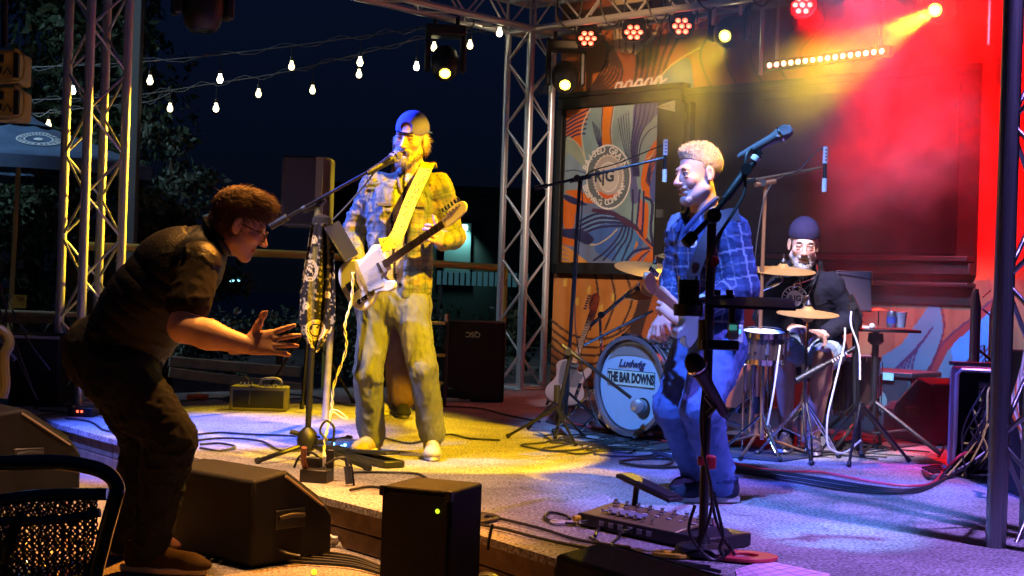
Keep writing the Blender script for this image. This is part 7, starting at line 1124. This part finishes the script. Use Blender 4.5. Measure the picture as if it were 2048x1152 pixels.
# ---- cables on the floor
def floor_cable(lb, pts, r=.0065, m=rub, z=None, name='cable', jit=.0, group=None):
    z = DECK if z is None else z; w = [GR(x, y, z)+UP*(r+.002+.004*random.random()) for x, y in pts]; w = cr_pts(w, 8); w = [p+Vector((random.gauss(0, jit), random.gauss(0, jit), 0)) for p in w]; return tag(G().tube(w, r, 6).build(name, m), lb, 'cable', group)
FC = [('black cable crossing the blue light left of the singer', [(395, 872), (440, 868), (500, 872), (560, 874), (640, 878)]), ('cable looping left of the tripod stand', [(395, 884), (450, 880), (520, 886), (560, 905), (600, 905)]), ('cable snaking behind the bending man\'s knee', [(400, 892), (440, 890), (470, 898), (440, 905), (400, 900)]),
 ('cable curving past the singer\'s left shoe', [(770, 880), (820, 890), (860, 880), (900, 872), (940, 880), (1000, 884)]), ('long thin cable behind the box loudspeaker', [(690, 950), (760, 948), (830, 952), (860, 964), (900, 975), (960, 1010)]), ('cable hugging the stage front', [(700, 985), (740, 978), (780, 985), (830, 1000), (900, 1022)]),
 ('double cable running from the box loudspeaker to the right', [(950, 1030), (1000, 1042), (1080, 1062), (1160, 1085), (1260, 1100)]), ('lower cable on the deck edge', [(950, 1052), (1010, 1065), (1060, 1078), (1120, 1092), (1260, 1118), (1420, 1140)]), ('cable ending below the long effects unit', [(1180, 1082), (1240, 1110), (1330, 1125), (1440, 1150)]),
 ('cable arching beside the effects unit', [(1190, 1078), (1200, 1062), (1230, 1060), (1240, 1075), (1225, 1100), (1300, 1120)]), ('small loop of cable left of the effects unit', [(1152, 1052), (1110, 1050), (1090, 1040), (1100, 1030), (1130, 1036), (1140, 1044)]), ('white jack lead left of the effects unit', [(1170, 1052), (1130, 1050), (1102, 1046), (1112, 1052), (1150, 1050)]),
 ('cable on the deck under the left truss', [(60, 838), (110, 830), (170, 828), (220, 834), (240, 830)]), ('cable looping near the red lights', [(70, 820), (90, 812), (150, 815), (210, 822), (200, 830), (120, 826), (80, 824)]), ('cable running to the deck corner', [(130, 840), (180, 846), (205, 862), (228, 868)]), ('long cable lying at the back left of the deck', [(230, 812), (330, 808), (420, 800), (480, 802), (600, 800)]),
 ('coil beside the small amplifier', [(440, 802), (470, 794), (520, 796), (560, 800), (520, 806), (460, 806), (450, 798), (540, 796)]), ('dark cable from the amplifier towards the singer', [(560, 790), (620, 795), (690, 812), (720, 814)]), ('cable trailing behind the singer', [(880, 815), (960, 820), (1010, 832), (1080, 846)]), 
 ('thick coil edge in front of the drum stands', [(1240, 925), (1300, 920), (1345, 925), (1325, 935), (1270, 934), (1240, 928), (1262, 922), (1330, 914)]), ('second turn of the coil in front of the frontman\'s shoe', [(1245, 930), (1300, 938), (1370, 936), (1400, 930)]), ('cable towards the frontman\'s foot', [(1100, 888), (1180, 892), (1240, 900), (1300, 905), (1360, 900)])]
for lb, pts in FC: floor_cable(lb, pts, .0065, rub if 'white' not in lb else whc)
for k in range(14):
    cx, cy = 1190+random.gauss(0, 45), 886+random.gauss(0, 9); floor_cable('black cable in the tangle in front of the bass drum', [(cx+math.cos(a_)*random.uniform(30, 80), cy+math.sin(a_)*random.uniform(5, 12)) for a_ in np.linspace(0, random.uniform(4, 8), 9)], .0055, group='tangled cables by the bass drum')
for k in range(5): floor_cable('black cable of the bundle crossing the deck to the rack case', [(1300+k*4, 905+k*2), (1400, 925+k*1.5), (1480, 938+k*2.6), (1580, 950+k*4), (1690, 968+k*4), (1790, 982+k*2.5), (1850, 978+k), (1900, 955)], .0055, group='cable bundle to the rack case')
floor_cable('pink red cable crossing the deck in front of the drummer', [(1120, 845), (1180, 858), (1260, 870), (1340, 890), (1470, 932), (1560, 946), (1640, 948), (1720, 964), (1800, 975), (1860, 972), (1885, 950)], .0075, redc); a = GR(1885, 950); tag(G().tube(cr_pts([a+UP*.01, P(1905, 925, 7.35), P(1925, 908, 7.35), P(1950, 902, 7.4)], 6), .0075, 6).build('red_cable', redc), 'red cable rising into the rack case', 'cable')
for k in range(4): floor_cable('dark cable looped on the floor by the rack case', [(1845+k*6, 940+k*3), (1880, 935+k*4), (1910, 942+k*3), (1900, 955+k), (1860, 955+k*2), (1845, 946)], .007, group='loops by the rack case')
for k in range(9): floor_cable('black cable lying among the drum stands', [(1460+random.uniform(0, 380), 880+random.uniform(-20, 45)), (1500+random.uniform(0, 380), 890+random.uniform(-20, 40)), (1560+random.uniform(0, 380), 890+random.uniform(-15, 30))], .005, group='cables among the drum stands')
for k in range(8): floor_cable('coiled cable lying by the box loudspeaker', [(960+k*3+math.cos(a_)*(30-k*2), 1040+math.sin(a_)*(9-k*.5)) for a_ in np.linspace(0, 6.0, 9)], .0055, mat('cable_olive', (.06, .055, .03), .45), group='coil by the box loudspeaker')
for k in range(5): floor_cable('dark cable on the ground below the stage front', [(360+k*20, 1118+k*3), (480, 1100+k*5), (600, 1106+k*6), (700, 1118+k*5), (760, 1140+k*3)], .007, z=0, group='cables on the ground below the stage')
for pts, lb, Y_ in (([(588, 935), (600, 912), (622, 905), (640, 918), (650, 935)], 'small arch of cable over the power block', 6.5), ([(650, 930), (680, 915), (700, 925), (706, 955), (708, 975)], 'cable arching up to the blue connector', 6.35), ([(655, 880), (640, 862), (652, 842), (668, 856), (664, 890)], 'upright loop of cable beside the tripod hub', 7.0), ([(540, 1000), (536, 1060), (560, 1100), (600, 1112)], 'cable hanging down the monitor side', 5.5), ([(1420, 980), (1432, 1040), (1450, 1080), (1470, 1110)], 'cable trailing from the frontman\'s stand', 4.86), ([(1428, 990), (1446, 1070), (1440, 1100), (1465, 1140)], 'second cable trailing from the frontman\'s stand', 4.82), ([(1390, 1010), (1378, 1060), (1400, 1100), (1430, 1120), (1462, 1100), (1455, 1085)], 'cable curled round the stand base', 4.8), ([(985, 1048), (980, 1070), (975, 1100)], 'cable dropping over the stage edge behind the box loudspeaker', 4.98)):
    tag(G().tube(cr_pts([P(x, y, Y_) for x, y in pts], 7), .006, 6).build('cable', rub), lb, 'cable')
# ------------------------------------------------------------------ air: thin haze and drifting smoke
def volume(name, lo, hi, dens, aniso=.2, noise=None, label=None, cat=None):
    g = G().box([(a+b)/2 for a, b in zip(lo, hi)], [b-a for a, b in zip(lo, hi)]); m = bpy.data.materials.new(name); m.use_nodes = True; nt = m.node_tree; N, L = nt.nodes.new, nt.links.new
    for n in list(nt.nodes):
        if n.type == 'BSDF_PRINCIPLED': nt.nodes.remove(n)
    v = N('ShaderNodeVolumePrincipled'); v.inputs['Density'].default_value = dens; v.inputs['Anisotropy'].default_value = aniso; v.inputs['Color'].default_value = (.9, .9, .9, 1); L(v.outputs[0], nt.nodes['Material Output'].inputs['Volume'])
    if noise: noise(nt, N, L, v, dens)
    return tag(g.build(name, m), label, cat, kind='stuff')
def drift(nt, N, L, v, dens):
    t = N('ShaderNodeTexCoord'); mp = N('ShaderNodeMapping'); mp.inputs['Scale'].default_value = (1.0, .8, 1.0); L(t.outputs['Object'], mp.inputs[0])
    n = N('ShaderNodeTexNoise'); n.inputs['Scale'].default_value = 1.15; n.inputs['Detail'].default_value = 5; n.inputs['Roughness'].default_value = .58; n.inputs['Distortion'].default_value = .7; L(mp.outputs[0], n.inputs['Vector'])
    mr = N('ShaderNodeMapRange'); mr.interpolation_type = 'SMOOTHSTEP'; mr.inputs[1].default_value = .44; mr.inputs[2].default_value = .64; mr.inputs[3].default_value = .05; mr.inputs[4].default_value = 1; L(n.outputs[0], mr.inputs[0])
    s = N('ShaderNodeSeparateXYZ'); L(t.outputs['Object'], s.inputs[0]); prev = mr.outputs[0]
    for ax, a, b, c, d in (('X', .1, 3.7, .0, 1), ('Z', 1.3, 3.0, .1, 1)):
        q = N('ShaderNodeMapRange'); q.interpolation_type = 'SMOOTHSTEP'; q.inputs[1].default_value = a; q.inputs[2].default_value = b; q.inputs[3].default_value = c; q.inputs[4].default_value = d; L(s.outputs[ax], q.inputs[0])
        m = N('ShaderNodeMath'); m.operation = 'MULTIPLY'; L(prev, m.inputs[0]); L(q.outputs[0], m.inputs[1]); prev = m.outputs[0]
    m = N('ShaderNodeMath'); m.operation = 'MULTIPLY'; m.inputs[1].default_value = dens; L(prev, m.inputs[0]); L(m.outputs[0], v.inputs['Density'])
volume('smoke', (-1.2, 7.6, .25), (5.2, 13.0, 4.6), .75, .35, drift)
